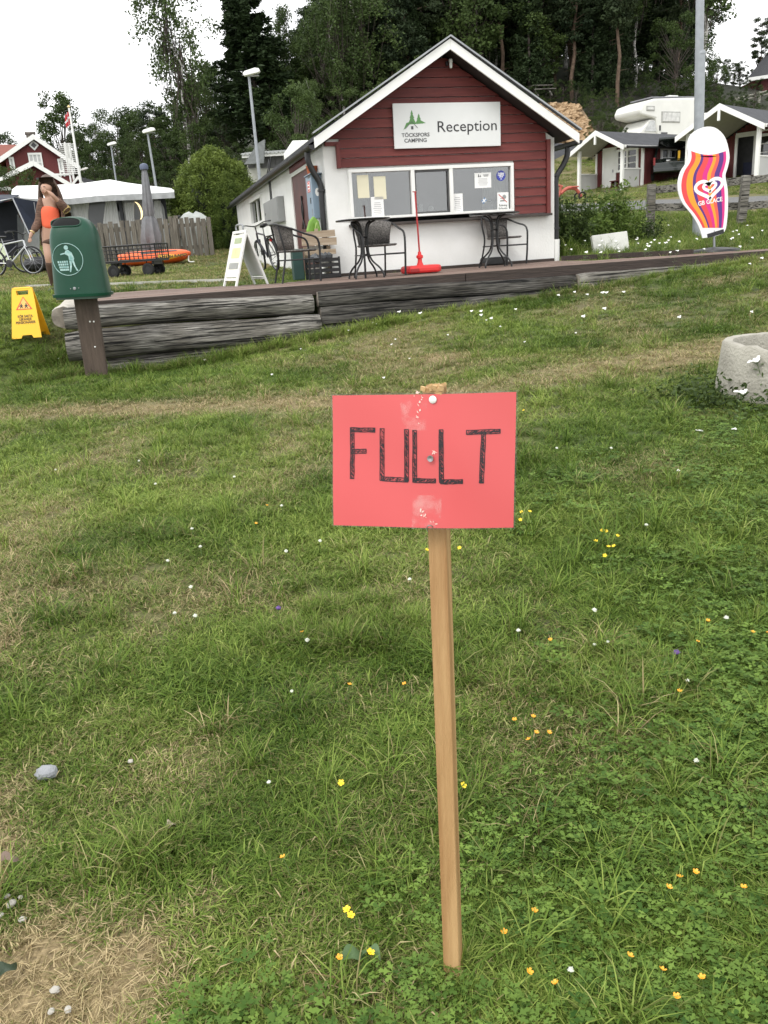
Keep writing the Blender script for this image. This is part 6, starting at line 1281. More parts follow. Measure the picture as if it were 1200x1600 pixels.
def hwindow(t, f, px0, py0, px1, py1, cols, rows, drop=0):
    (x0, z1), (x1, z0) = f(px0, py0), f(px1, py1); mb = MB(); fw_ = .09
    for c, d in ((((x0+x1)/2, -.05, z1), (x1-x0+.1, .08, fw_*1.3)), (((x0+x1)/2, -.05, z0), (x1-x0+.06, .08, fw_*1.2)), ((x0, -.05, (z0+z1)/2), (fw_, .07, z1-z0)), ((x1, -.05, (z0+z1)/2), (fw_, .07, z1-z0))): mb.box(c, d)
    for i in range(1, cols): mb.box((x0+(x1-x0)*i/cols, -.045, (z0+z1)/2), (.07, .06, z1-z0-fw_))
    for j in range(1, rows): mb.box(((x0+x1)/2, -.04, z0+(z1-z0)*j/rows), (x1-x0-fw_, .05, .05))
    w_ = mb.build('window', WHITEP, t); MB().box(((x0+x1)/2, -.02, (z0+z1)/2), (x1-x0-.02, .02, z1-z0-.02)).build('pane', M('white_blind', (.50, .51, .50), .6) if 'white_blind' not in MATS else MATS['white_blind'], w_)
    for x in (x0, x1):
        if drop: MB().box((x, -.05, z0-.15), (.09, .05, .3)).build('bracket', WHITEP, w_)
ho, hf = gable_house('red_house', 'dark red wooden house with steep gable and white trim beyond the tents', 'house', 56, (50.5, 210.5), (-8, 257), (120, 257), 300, 9, 12, 110, .30, TILE, .35, .36)
hwindow(ho, hf, 44, 240.5, 66.5, 266, 3, 2, 1); hwindow(ho, hf, 88, 248, 96.5, 266, 1, 1, 1); hwindow(ho, hf, 16.5, 248, 24.5, 264, 1, 1, 1)
(x, z) = hf(51.8, 226.5); MB().box((x, -.05, z), (.42, .06, .42), (0, R(45), 0)).build('diamond_window', WHITEP, ho); MB().box((x, -.085, z), (.24, .02, .24), (0, R(45), 0)).build('pane', GREYTXT, ho)
(x, z) = hf(47, 206); MB().box((x, 3.5, z-.1), (.55, .55, 1.0)).box((x, 3.5, z+.42), (.66, .66, .1)).build('chimney', GREYW, ho)
(xa, za), (xb, zb2) = hf(72, 272.5), hf(109, 272.5); MB().box(((xa+xb)/2, -.05, za), (xb-xa, .08, .12)).build('band_board', WHITEP, ho); (x, z) = hf(109.5, 265); MB().box((x, -.04, z/2+.4), (.12, .1, z*1.05)).build('corner_board', WHITEP, ho)
wg, _f = None, None
o = P(4, 236, 59); wgz = thing('house_wing', 'red tiled roof wing adjoining the red house at the far left edge', 'house wing', V(o.x, o.y, G(o.x, o.y)), 0); p0, p1, p2, p3 = [P(*a)-wgz.location for a in ((-40, 226, 62), (26, 226, 62), (18, 250, 57.6), (-40, 253, 57.6))]
MB().add([p0, p1, p2, p3], [(3, 2, 1, 0)]).build('roof', TILE, wgz).modifiers.new('t', 'SOLIDIFY').thickness = .12
MB().box(((p3.x+p2.x)/2-.2, 2.2, p2.z/2-.1), (p2.x-p3.x-.6, 4.0, p2.z-.2)).build('wall', REDFAR, wgz)
ga, gf = gable_house('red_garage', 'low red garage gable with white edge in front of the red house', 'garage', 43, (50.5, 252.5), (-30, 298), (116, 291), 330, 7, -24, 110, .23, DARKROOF, .35, .34)
(x0, z0), (x1, z1) = gf(-20, 298), gf(20, 296.5); MB().box(((x0+x1)/2, -.06, z0), (x1-x0, .08, .16)).build('band_board', WHITEP, ga)
for px in (44, 58): (x, z) = gf(px, 279); MB().box((x, -.03, z), (.14, .05, .1)).build('gable_vent', GREYTXT, ga)
sh_, sf = gable_house('small_gable', 'small white-edged gable roof right of the flagpole foot', 'outbuilding', 50, (123.5, 276), (113, 289), (134, 288.5), 300, 4, 115, 132, .17, DARKROOF, .2)
def pole_thing(name, label, cat, px0, py0, px1, py1, Y, r0, r1, mat, grp=None):
    b = P(px0, py0, Y); tp_ = P(px1, py1, Y); b.z = min(b.z, G(b.x, Y)); t = thing(name, label, cat, b, 0, grp); MB().tube([(0, 0, 0), tp_-b], [r0, r1], 10).build('pole', mat, t, smooth=True); return t, tp_-b
fl, ft = pole_thing('flagpole', 'white flagpole with a hanging red and white flag beside the red house', 'flagpole', 127, 292, 107.5, 167, 46, .085, .045, WHITEP)
MB().lathe([(0, -.1), (.09, 0), (0, .1)], ft, 10).build('finial', GOLD, fl, smooth=True)
vs = []; FLAGR = M('flag_red', (.5, .03, .04), .7, var=.1)
for i in range(9):
    for k_ in range(6): vs.append(ft+V(-.02-.035*i+.02*math.sin(k_*1.1+i), .05*math.sin(i*1.9), -.16-.11*k_-.035*i))
FW_ = M('flag_white', (.75, .75, .75), .7); f_ = MB()
for i in range(8):
    for k_ in range(5): f_.cur = 1 if (i in (3,) or k_ == 2) else 0; f_.add([vs[i*6+k_], vs[(i+1)*6+k_], vs[(i+1)*6+k_+1], vs[i*6+k_+1]], [(0, 1, 2, 3)])
f_.build('flag', [FLAGR, FW_], fl)
am, at_ = pole_thing('antenna_mast', 'lattice of white yagi antennas on twin masts by the red house gable', 'antenna', 112, 292, 101, 222, 50, .06, .04, WHITEP)
MB().tube([V(.55, 0, 0), V(.28, 0, 1.9)], .04, 8).build('pole', WHITEP, am)
for px, pa, pb, w_ in ((100.5, 223, 270, .34), (107, 224, 246, .30), (111.5, 246, 270, .30)):
    a, b_ = P(px+(pa-223)*.08, pa, 49.9)-am.location, P(px+(pb-223)*.08+2, pb, 49.9)-am.location; k_ = int((pb-pa)/3); mb = MB(); mb.tube([a, b_], .022, 5)
    for i in range(k_+1): c = a+(b_-a)*i/k_; mb.tube([c-V(w_, 0, .05), c+V(w_, 0, -.05)], .018, 4)
    mb.build('yagi', WHITEP, am)
def lamp_post(label, head, base, Y, s_=1.0, mat=GALV):
    t, tp_ = pole_thing('street_lamp', label, 'street lamp', base[0], base[1], head[0], head[1], Y, .075*s_, .045*s_, mat, 'street lamps with white heads')
    MB().prism([(-.14*s_, -.02), (-.18*s_, .06*s_), (-.1*s_, .13*s_), (.28*s_, .17*s_), (.42*s_, .13*s_), (.44*s_, .03*s_), (.38*s_, 0)], frame(tp_+V(0, -.1*s_, 0), (1, 0, .12), (0, 0, 1)), -.2*s_).build('lamp_head', WHITEP, t, bevel=.02*s_); MB().box(tp_+V(.14*s_, 0, .0), (.42*s_, .14*s_, .03)).build('lens', M('lens_grey', (.35, .36, .36), .3) if 'lens_grey' not in MATS else MATS['lens_grey'], t); return t
lamp_post('tall street lamp leaning behind the kiosk roof, nearest of the lamps', (389, 119), (405, 268), 31, .95); lamp_post('street lamp behind the closed grey parasol', (230.5, 208), (247, 300), 41, .95); lamp_post('street lamp standing behind the peak of the awning roof', (173.5, 227.5), (182, 290), 50, .85); lamp_post('tiny far street lamp beside the flagpole foot', (131.5, 266), (134, 292), 66, .85)
# white hut with corrugated roof behind the kiosk
wo_ = P(415, 262, 42); wo_.z = G(wo_.x, 42); wh = thing('white_hut', 'white hut with corrugated roof behind the kiosk eaves and cypress', 'hut', wo_, 0); hq = lambda px, py, Y: P(px, py, Y)-wo_
(a, b_) = hq(384, 246, 42), hq(470, 243, 42); MB().box(((a.x+b_.x)/2, 2, a.z/2), (b_.x-a.x, 3.6, a.z)).build('wall', M('hut_grey', (.42, .42, .38), .8, var=.1), wh)
mb = MB(); n = 60; x0, x1 = a.x-.2, b_.x+.1; vs = []
for i in range(n+1): x = x0+(x1-x0)*i/n; zz = a.z+.12+.035*math.sin(i*1.57); vs += [(x, -.3, zz), (x, 3.8, zz+.5)]
mb.add(vs, [(2*i, 2*i+2, 2*i+3, 2*i+1) for i in range(n)]); mb.build('roof', M('corrugated_grey', (.30, .31, .30), .6), wh, smooth=False).modifiers.new('t', 'SOLIDIFY').thickness = .05
MB().box(((a.x+b_.x)/2, -.2, a.z+.02), (x1-x0, .05, .12)).build('fascia', WHITEP, wh)
for px in (392, 412, 424, 436): c = hq(px, 253, 42); MB().box((c.x, .16, c.z), (.34, .1, .5)).build('window', DARKIN, wh)
MB().prism([(-.5, -.1), (.4, -.1), (.55, .9), (.2, .75)], frame(hq(398, 252, 41.5), (1, 0, 0), (0, 0, 1)), .3).build('grey_tarp', M('tarp_grey', (.16, .17, .17), .7), wh)
cvp = P(458, 230, 40); cv2 = thing('caravan_roof', 'white pointed roof edge showing over the kiosk eaves', 'caravan', V(cvp.x, 40, G(cvp.x, 40)), 0); c = cvp-cv2.location; MB().prism([(-.42, -1.2), (.7, -1.2), (.7, .25), (0.0, .27), (-.45, -.25)], frame(c, (1, 0, 0), (0, 0, 1)), 2.2).build('roof', WHITEP, cv2, bevel=.03); MB().box((c.x+.12, 1.1, (c.z-1.2)/2), (1.0, 2.0, c.z-1.2)).build('body', WHITEP, cv2)
# ------------------------------------------------------------------ right side
def proj(p):
    x, y, z = p[0], p[1], p[2]-EYE; cp, sp_ = math.cos(PITCH), math.sin(PITCH); dep = y*cp-z*sp_; up = y*sp_+z*cp; a = x/dep; b_ = up/dep; c, s = math.cos(ROLL), math.sin(ROLL)
    return 600+(a*c-b_*s)*F_PX, 800-(a*s+b_*c)*F_PX
def bis(f, a, b_, n=50):
    fa = f(a)
    for _ in range(n):
        m_ = (a+b_)/2
        if (f(m_) > 0) == (fa > 0): a = m_
        else: b_ = m_
    return (a+b_)/2
# ice cream board
gbY = 12.7; gq = lambda px, py: P(px, py, gbY); gb0 = gq(1117, 392); gb0.z = max(G(gb0.x, gbY), gb0.z-.03)
gb = thing('ice_cream_board', 'tall colourful cut-out ice cream board with white heart logo on a thin stand', 'advertising board', gb0, 0)
O = [(1098, 372), (1091, 352), (1080, 334), (1067, 318), (1060.5, 302), (1059.5, 285), (1064, 268), (1073, 254), (1075.5, 243), (1074, 228), (1080, 210), (1098, 199), (1116, 199), (1130, 210), (1137, 226), (1140, 246), (1137, 262), (1133.5, 275), (1137, 296), (1137.5, 322), (1136, 345), (1132, 362), (1118, 369)]
O3 = smoothpts([(a, b_, 0) for a, b_ in O]+[(O[0][0], O[0][1], 0)], 3)[:-1]; OP = [(p.x, p.y) for p in O3]
L2 = lambda px, py: (gq(px, py).x-gb0.x, gq(px, py).z-gb0.z)
fr = frame((0, 0, 0), (1, 0, 0), (0, 0, 1))
GBW = M('board_white', (.82, .82, .82), .4, var=.02)
MB().prism([L2(*p) for p in OP][::-1], fr, .03).build('board', GBW, gb)
def scan(y):
    xs = []
    for (a, b_) in zip(OP, OP[1:]+OP[:1]):
        if (a[1] <= y) != (b_[1] <= y): xs.append(a[0]+(b_[0]-a[0])*(y-a[1])/(b_[1]-a[1]))
    return min(xs)+5.2, max(xs)-5.2
COLS = {'red': (.72, .055, .06), 'orange': (.90, .32, .02), 'purple': (.085, .02, .20), 'magenta': (.66, .02, .22), 'coral': (.80, .10, .07)}
for k_, v_ in COLS.items(): M('board_'+k_, v_, .4, var=.02)
STR = [(0, .12, 'red'), (.12, .27, 'orange'), (.27, .345, 'purple'), (.345, .50, 'red'), (.50, .62, 'magenta'), (.62, .71, 'orange'), (.71, .80, 'coral'), (.80, .925, 'purple'), (.925, 1.0, 'magenta')]
for (a, b_, cn) in STR:
    vs = []; yy = np.linspace(236, 356, 32)
    for y in yy:
        x0, x1 = scan(y); e_ = 1.0 if y < 340 else 1.0
        for f_ in (a, b_): vs.append(V(L2(x0+(x1-x0)*f_, y)[0], -.0022, L2(x0+(x1-x0)*f_, y+6*math.sin(math.pi*f_)*(1 if y < 242 else 0))[1]))
    MB().add(vs, [(2*i, 2*i+1, 2*i+3, 2*i+2) for i in range(31)]).build('stripe', MATS['board_'+cn], gb)
vs = []                                     # right hand panel above the stripes
for (f0, f1, cn) in ():
    vs = []
    for y in np.linspace(218, 258, 12):
        x1 = scan(y)[1]; x0 = 1119+(y-218)*.12; x0 = min(x0, x1-1)
        for f_ in (f0, f1): xx = x0+(x1-x0)*f_; p = L2(xx, y); vs.append(V(p[0], -.0024, p[1]))
    MB().add(vs, [(2*i, 2*i+1, 2*i+3, 2*i+2) for i in range(11)]).build('stripe', MATS['board_'+cn], gb)
hc_ = L2(1108, 294); hs_ = 19/pxm(gbY)/16
def heart(s_, dx=0, dy=0, n=40): return [(s_*(16*math.sin(t_)**3)*1.05+dx, s_*(13*math.cos(t_)-5*math.cos(2*t_)-2*math.cos(3*t_)-math.cos(4*t_))*.78+dy) for t_ in np.linspace(0, 2*math.pi, n, endpoint=False)]
def ribbon(pts, w0, y, closed=True):
    vs = []; n = len(pts)
    for i in range(n):
        a = Vector(pts[i-1]) if (closed or i > 0) else Vector(pts[i]); b_ = Vector(pts[(i+1) % n]) if (closed or i < n-1) else Vector(pts[i]); d = (b_-a).normalized(); nn = Vector((-d.y, d.x)); p = Vector(pts[i]); vs += [V(*(p+nn*w0/2), 0), V(*(p-nn*w0/2), 0)]
    return [V(v.x, y, v.y) for v in vs], [(2*i, 2*i+1, (2*i+3) % (2*n), (2*i+2) % (2*n)) for i in range(n if closed else n-1)]
rotm = Matrix.Rotation(R(9), 2)
hp = lambda s_, dx=0, dy=0: [tuple(rotm @ Vector(p)+Vector(hc_)) for p in heart(s_*hs_, dx, dy)]
mb = MB(); v_, f_ = ribbon(hp(1.0), .048, -.0045); mb.add(v_, f_); v_, f_ = ribbon(hp(.46, .01, .015), .04, -.0045); mb.add(v_, f_); mb.build('heart_logo', WHITETXT, gb)
p = L2(1109.5, 315); text('lettering', 'GB GLACE', .085, WHITETXT, gb, frame((p[0], -.004, p[1]), (1, 0, .13), (0, 0, 1)), bold=.0015, width=36/pxm(gbY))
p0, p1 = L2(1105, 369), L2(1131, 361); MB().beam((p0[0], -.003, p0[1]), (p1[0], -.003, p1[1]), .002, .06).build('dark_foot_print', BLACKTXT, gb)
MB().tube([(0, .015, 0), (L2(1116, 360)[0], .015, L2(1116, 360)[1])], .018, 8).build('stand_pole', STEEL, gb)
MB().lathe([(.34, 0), (.36, .02), (.34, .05), (.12, .075), (.04, .08)], n=24).build('stand_foot', BLACKM, gb, smooth=True)
# lamp mast on the right
lm, lt = pole_thing('lamp_mast', 'thick grey steel lamp mast rising out of the picture behind the ice cream board', 'lamp mast', 1089, 372, 1098, -330, 16.6, .085, .062, GALV)
a = P(1093, 240, 16.6)-lm.location; k_ = P(1095, 82, 16.6)-lm.location; MB().tube([(0, 0, 0), k_], [.088, .078], 16).build('mast_sleeve', GALV, lm, smooth=True); MB().lathe([(.084, -.03), (.084, .0), (.07, .03)], k_, 16).build('collar', GALV, lm, smooth=True)
MB().prism([(-.1, 0), (.7, .05), (.75, .2), (0, .2)], frame(lt+V(0, -.1, 0), (1, 0, 0), (0, 0, 1)), -.2).build('lamp_head', WHITEP, lm)
# post and rail fence
rf0 = P(1018, 374, 18.2); rf0.z = G(rf0.x, 18.2); rf = thing('rail_fence', 'weathered grey two-rail fence in the meadow behind the ice cream board', 'fence', rf0, 0); PO = []
for px, pyt, Y in ((1018, 288, 18.2), (1166, 274, 17.6), (1345, 258, 17.0)):
    tp_ = P(px, pyt, Y); b_ = V(tp_.x-(.05 if px == 1166 else 0), Y, G(tp_.x, Y)-.1); PO.append((b_, tp_)); MB().beam(b_-rf0, tp_-rf0, .16, .12, up=(0, 1, 0)).build('post', GREYW, rf, bevel=.008)
for py0, py1 in ((297.5, 282), (324, 322)):
    for i in range(2):
        q0 = P(*((1018, py0) if i == 0 else (1166, py1)), PO[i][1].y+.08); q1 = P(*((1166, py1) if i == 0 else (1345, py1-18)), PO[i+1][1].y+.08); MB().beam(q0-rf0, q1-rf0, .045, .145).build('rail', GREYW, rf, bevel=.006)
# pale slab in the grass
sl = P(953, 396, 14.6); slz = gz(sl.x, sl.y); sb_ = thing('concrete_slab', 'pale slab standing on edge in the tall grass right of the kiosk', 'slab', slz, R(6)); MB().box((0, 0, .13), (.62, .09, .36), (R(-16), R(-3.5), 0)).build('slab', M('pale_slab', (.52, .52, .48), .9, scale=4, col2=(.68, .68, .64), bump=.3, bscale=60), sb_, bevel=.01)
# cabins
PANELG = M('pale_panel', (.50, .50, .49), .6, scale=2, stretch=(1, 1, 1), var=.05); REDV = M('red_vertical_board', (.085, .014, .014), .7, scale=4, stretch=(5, 5, .6), col2=(.13, .022, .02), bump=.3, rnd=.1); SOFFP = M('pale_soffit', (.42, .42, .39), .8, var=.06)
def cabin(label, alpha, Y1, near, farx, cornerx, ridge, eaver, Llen, door_open=False):
    n0 = P(near[0], near[1], Y1); ex = V(math.cos(alpha), math.sin(alpha), 0); ey = V(-math.sin(alpha), math.cos(alpha), 0)
    n0.z = G(n0.x, n0.y)*.35+n0.z*.65
    Wg = bis(lambda w_: proj(n0+ey*w_)[0]-farx, .5, 9); pd = bis(lambda w_: proj(n0+ex*w_)[0]-cornerx, .2, 5)
    he = bis(lambda h: proj(n0+V(0, 0, h)-ex*.25)[1]-eaver, .5, 5); hr = bis(lambda h: proj(n0+ey*(Wg/2)-ex*.3+V(0, 0, h))[1]-ridge, .5, 7)
    t = thing('cabin', label, 'cabin', n0, alpha, 'red rental cabins with white gabled porches'); zr = lambda y: he+(hr-he)*(1-abs(y-Wg/2)/(Wg/2))
    x0 = pd; B = .14
    # walls as single vertical boards
    def wall_boards(p0, p1, zf, holes=(), name='wall_board'):
        d = Vector(p1)-Vector(p0); ln = d.length; d.normalize(); k_ = max(1, int(round(ln/B)))
        for i in range(k_):
            a, b_ = ln*i/k_, ln*(i+1)/k_; m_ = (a+b_)/2; segs = [(-.4, zf(m_))]
            for (h0, h1, z0, z1) in holes:
                if h0 < m_ < h1: segs = [s for q in segs for s in ((q[0], z0), (z1, q[1]))]
            for (z0, z1) in segs:
                if z1-z0 > .03: MB().box(Vector(p0)+d*m_+V(0, 0, (z0+z1)/2), (b_-a-.012, .03 if i % 2 else .045, z1-z0), Matrix.Rotation(math.atan2(d.y, d.x), 3, 'Z')).build(name, REDV, t)
    dw = min(.85, Wg*.27); dA = Wg-.16*Wg-dw; dB = dA+dw; wA, wB = Wg*.09, dA-.12; wz0, wz1 = he*.46, he*.93; dh = he*.97
    wall_boards((x0, 0, 0), (x0, Wg, 0), lambda y: zr(y)-.12, ((dA, dB, -.5, dh), (wA, wB, wz0, wz1)))
    wall_boards((x0+.02, .0, 0), (Llen, .0, 0), lambda y: he-.08, ((1.3, 2.3, he*.5, he*.9),)); MB().box(((x0+Llen)/2, Wg, he/2-.2), (Llen-x0, .08, he+.2)).build('rear_wall', REDV, t); MB().box((Llen, Wg/2, he/2-.2), (.08, Wg-.1, he+.2)).build('end_wall', REDV, t); MB().box((x0+.6, Wg/2, he/2), (.04, Wg-.2, he)).build('inner_wall', DARKIN, t)
    MB().box((Llen/2, Wg/2, -.16), (Llen+.1, Wg, .3)).build('floor_frame', DARKIN, t)
    # door
    if door_open: MB().box((x0+.32, dA+.03, dh/2), (.62, .045, dh)).build('door', WHITEP, t); MB().box((x0+.5, (dA+dB)/2, .7), (.3, dw*.6, .5)).build('hall_bench', M('dark_blue_thing', (.02, .025, .06), .7), t)
    else:
        d_ = MB().box((x0-.02, (dA+dB)/2, dh/2+.03), (.05, dw-.1, dh-.1)).build('door', WHITEP, t); MB().box((x0-.06, dA+.12, dh*.5), (.05, .03, .12)).build('handle', STEEL, d_)
    mb = MB()
    for y in (dA, dB): mb.box((x0-.03, y, dh/2), (.06, .1, dh))
    mb.box((x0-.03, (dA+dB)/2, dh), (.06, dw+.1, .1)); mb.build('door_frame', WHITEP, t)
    MB().box((x0-.04, (wA+dB)/2-.02, dh+.085), (.05, dB-wA+.1, .06)).build('head_board', WHITEP, t)
    def window(c, wd, ht, horiz, cols, rows):    # horiz: unit vector along the wall; normal computed
        hv = Vector(horiz); nv = V(hv.y, -hv.x, 0); fr_ = frame(c, hv, (0, 0, 1)); mb = MB()
        def b_(x, z, w_, h_, d=.07): q = MB().box((x, z, .02), (w_, h_, d)); mb.add([fr_ @ Vector(p) for p in q.v], q.f)
        b_(0, ht/2, wd+.16, .1); b_(0, -ht/2, wd+.16, .1); b_(-wd/2, 0, .1, ht-.1); b_(wd/2, 0, .1, ht-.1)
        for i in range(1, cols): b_(-wd/2+wd*i/cols, 0, .09, ht-.1)
        for cc in range(cols):
            for j in range(1, rows): b_(-wd/2+wd*(cc+.5)/cols, -ht/2+ht*j/rows, wd/cols-.1, .035, .05)
        w_ = mb.build('window', WHITEP, t)
        for cc in range(cols): q = MB().box((-wd/2+wd*(cc+.5)/cols, 0, 0), (wd/cols-.09, ht-.1, .01)); MB().add([fr_ @ Vector(p) for p in q.v], q.f).build('pane', DARKG, w_)
    window((x0-.02, (wA+wB)/2, (wz0+wz1)/2), wB-wA, wz1-wz0, (0, -1, 0), 2, 3)
    window((x0+1.8, -.03, he*.7), 1.0, he*.4, (1, 0, 0), 2, 2)
    # porch: posts, corner boards, side panels, floor
    for y in (.05, Wg-.05): MB().box((-.0, y, zr(y)/2-.15), (.13, .13, zr(y)+.2)).build('porch_post', WHITEP, t, bevel=.006)
    for y in (-.03, Wg+.0): MB().box((x0-.01, y, he/2-.1), (.13, .08, he)).build('corner_board', WHITEP, t)
    for y in (.05, Wg-.05):
        k_ = int((pd-.2)/.085)
        for i in range(k_): MB().box((.1+(pd-.2)*(i+.5)/k_, y, he*.24), ((pd-.2)/k_-.008, .025, he*.40)).build('panel_slat', PANELG, t)
        MB().box((pd/2, y, he*.455), (pd-.12, .08, .045)).build('panel_cap', WHITEP, t)
    MB().box((pd/2, Wg/2, -.015), (pd+.1, Wg-.16, .03)).build('porch_floor', GREYW, t)
    MB().box((pd-.2, dA-.18, .42), (.28, .5, .035)).box((pd-.2, dA-.4, .2), (.2, .04, .4)).box((pd-.2, dA, .2), (.2, .04, .4)).build('porch_bench', REDV, t)
    # roof
    rx0, rx1 = -.32, Llen+.3; ov = .28; sl_ = (hr-he)/(Wg/2)
    for (ya, yb_) in ((-ov, Wg/2), (Wg+ov, Wg/2)):
        za, zb_ = he-ov*sl_+.03, hr+.03; s_ = 1 if ya < yb_ else -1
        MB().add([(rx0, ya, za), (rx1, ya, za), (rx1, yb_, zb_), (rx0, yb_, zb_), (rx0, ya, za-.05), (rx1, ya, za-.05), (rx1, yb_, zb_-.05), (rx0, yb_, zb_-.05)], [(0, 1, 2, 3), (7, 6, 5, 4), (0, 4, 5, 1), (1, 5, 6, 2), (2, 6, 7, 3), (3, 7, 4, 0)]).build('roof', GREYROOF, t)
        MB().add([(rx0+.03, ya+.02*s_, za-.055), (x0, ya+.02*s_, za-.055), (x0, yb_-.002*s_, zb_-.055), (rx0+.03, yb_-.002*s_, zb_-.055), (rx0+.03, ya+.02*s_, za-.075), (x0, ya+.02*s_, za-.075), (x0, yb_-.002*s_, zb_-.075), (rx0+.03, yb_-.002*s_, zb_-.075)], [(0, 1, 2, 3), (7, 6, 5, 4), (0, 4, 5, 1), (1, 5, 6, 2), (2, 6, 7, 3), (3, 7, 4, 0)]).build('porch_ceiling', SOFFP, t)
        MB().prism([(-ya if False else ya, za+.02), (ya, za-.17), (yb_-.001*s_, zb_-.17), (yb_-.001*s_, zb_+.02)][::(1 if s_ < 0 else -1)], frame((rx0-.02, 0, 0), (0, 1, 0), (0, 0, 1)), .04).build('barge_board', WHITEP, t)
        MB().box(((rx0+rx1)/2, ya-.015*s_, za-.03), (rx1-rx0, .025, .11)).build('eave_board', WHITEP if s_ > 0 else WHITEP, t)
    MB().box((rx0-.05, Wg/2, hr-.28), (.06, .09, .46)).build('king_post', WHITEP, t)
    MB().tube([(rx0+.1, -ov-.07, he-ov*sl_-.02), (rx1, -ov-.07, he-ov*sl_-.02)], .05, 8).build('gutter', BLACKM, t)
    return t, n0, ex, ey, Wg
cb1 = cabin('red cabin with closed white door and white gabled porch, just right of the kiosk', R(36), 37.5, (973, 294), 903.5, 1002, 206, 224, 6.2)
cb2 = cabin('red cabin with white gabled porch and open doorway behind the ice cream board', R(42), 31.0, (1183, 288), 1070, 1240, 164, 190, 6.5, True)
cb3 = cabin('red cabin farther back, mostly hidden behind the kiosk and the nearer cabin porch', R(40), 50, (850, 296), 795, 868, 222, 247, 6.0)
# red garden toy and porch things
ty = P(890, 306, 35.5); ty = gz(ty.x, ty.y); tt = thing('tricycle', 'red tubular garden tricycle on the grass left of the cabin porch', 'tricycle', ty, R(10)); RDP = M('faded_red', (.42, .10, .07), .6, var=.15)
MB().tube(smoothpts([(-.75, 0, .66), (-.45, 0, .60), (-.3, 0, .55)], 3), .05, 7).build('handlebar', RDP, tt, smooth=True); MB().tube(smoothpts([(-.38, 0, .62), (-.42, 0, .3), (-.55, 0, .12)], 3), .05, 7).build('fork', RDP, tt, smooth=True)
MB().tube(smoothpts([(-.38, 0, .3), (-.1, 0, .48), (.25, 0, .45), (.5, 0, .15)], 4), .07, 8).build('frame', RDP, tt, smooth=True); MB().box((.2, 0, .52), (.3, .25, .06)).build('seat', RDP, tt, bevel=.02)
for c in ((-.55, 0, .17), (.45, -.22, .15), (.45, .22, .15)): wheel(tt, c, .17, Matrix.Rotation(R(90), 3, 'X'), .06)
# dark estate car with its tailgate open
co_ = P(1052, 292, 38.0); co_ = gz(co_.x, co_.y); car = thing('estate_car', 'dark green-black car with open tailgate parked between the cabins', 'car', co_, R(-8)); CARP = M('car_paint', (.010, .016, .014), .25, var=.1, coat=.6)
cw2 = .88; prof = [(-.0, .35), (-.0, .82), (.35, .95), (2.6, 1.02), (4.2, .85), (4.35, .4)]
vs = [(s_*cw2, y, z) for s_ in (-1, 1) for (y, z) in prof]; n = len(prof); MB().add(vs, [tuple(range(n-1, -1, -1)), tuple(range(n, 2*n))]+[(i, i+1, n+i+1, n+i) for i in range(1, n-1)]+[(n-1, 0, n, 2*n-1)]).build('body', CARP, car, bevel=.03)
MB().box((0, .06, .58), (1.72, .1, .42)).box((0, -.05, .48), (1.74, .12, .16)).build('bumper', CARP, car, bevel=.03)
mb = MB()
for s_ in (-1, 1): mb.beam((s_*.82, .12, .88), (s_*.62, .5, 1.45), .09, .07); mb.beam((s_*.62, .5, 1.45), (s_*.62, 2.3, 1.46), .07, .05); mb.beam((s_*.62, 2.3, 1.46), (s_*.8, 3.1, 1.0), .07, .06)
mb.box((0, 1.4, 1.47), (1.2, 1.9, .04)); mb.build('roof', CARP, car, bevel=.01)
for s_ in (-1, 1): MB().add([(s_*.80, .35, .95), (s_*.80, 2.9, 1.0), (s_*.63, 2.3, 1.42), (s_*.63, .6, 1.42)], [(0, 1, 2, 3)]).build('side_window', DARKG, car)
MB().add([(-.62, .52, 1.47), (.62, .52, 1.47), (.74, -.42, 1.74), (-.74, -.42, 1.74), (-.62, .52, 1.43), (.62, .52, 1.43), (.74, -.42, 1.64), (-.74, -.42, 1.64)], [(0, 1, 2, 3), (7, 6, 5, 4), (0, 4, 5, 1), (2, 6, 7, 3), (1, 5, 6, 2), (0, 3, 7, 4)]).build('tailgate', CARP, car, bevel=.02)
MB().box((0, 1.6, .9), (1.5, .06, .9)).build('seat_back', M('car_seat', (.02, .02, .022), .9), car); MB().box((.25, .35, .98), (.09, .08, .5)).build('yellow_strap', YEL, car); MB().box((-.1, .25, .80), (.5, .3, .12), (0, .1, .2)).build('white_bundle', PAPER, car, bevel=.03)
for s_ in (-1, 1):
    MB().box((s_*.83, .05, .84), (.08, .14, .3)).build('tail_light', M('tail_red', (.25, .02, .02), .3) if 'tail_red' not in MATS else MATS['tail_red'], car)
    for y in (.75, 3.4): w_ = wheel(car, (s_*.80, y, .31), .31, Matrix.Rotation(R(90), 3, 'Y'), .2); MB().lathe([(0, -.11), (.19, -.105), (.19, .105), (0, .11)], (s_*.80, y, .31), 16, Matrix.Rotation(R(90), 3, 'Y')).build('rim', STEEL, w_)
for i, (px, py, lab, m_) in enumerate(((1015, 245, 'white towel hanging on the cabin side behind the open tailgate', WHITEP),)):
    c = P(1032, 236, 40.0); tw = thing('towel', lab, 'towel', c, R(36)); MB().box((0, 0, -.25), (.5, .02, .55)).build('cloth', m_, tw)
# motorhome on the terrace above
my = 54.0; mo = P(1030, 207, my); mo.z = P(1040, 154, my).z-3.0; mh = thing('motorhome', 'white alcove motorhome parked on the terrace above the cabin roof', 'motorhome', mo, R(-152))
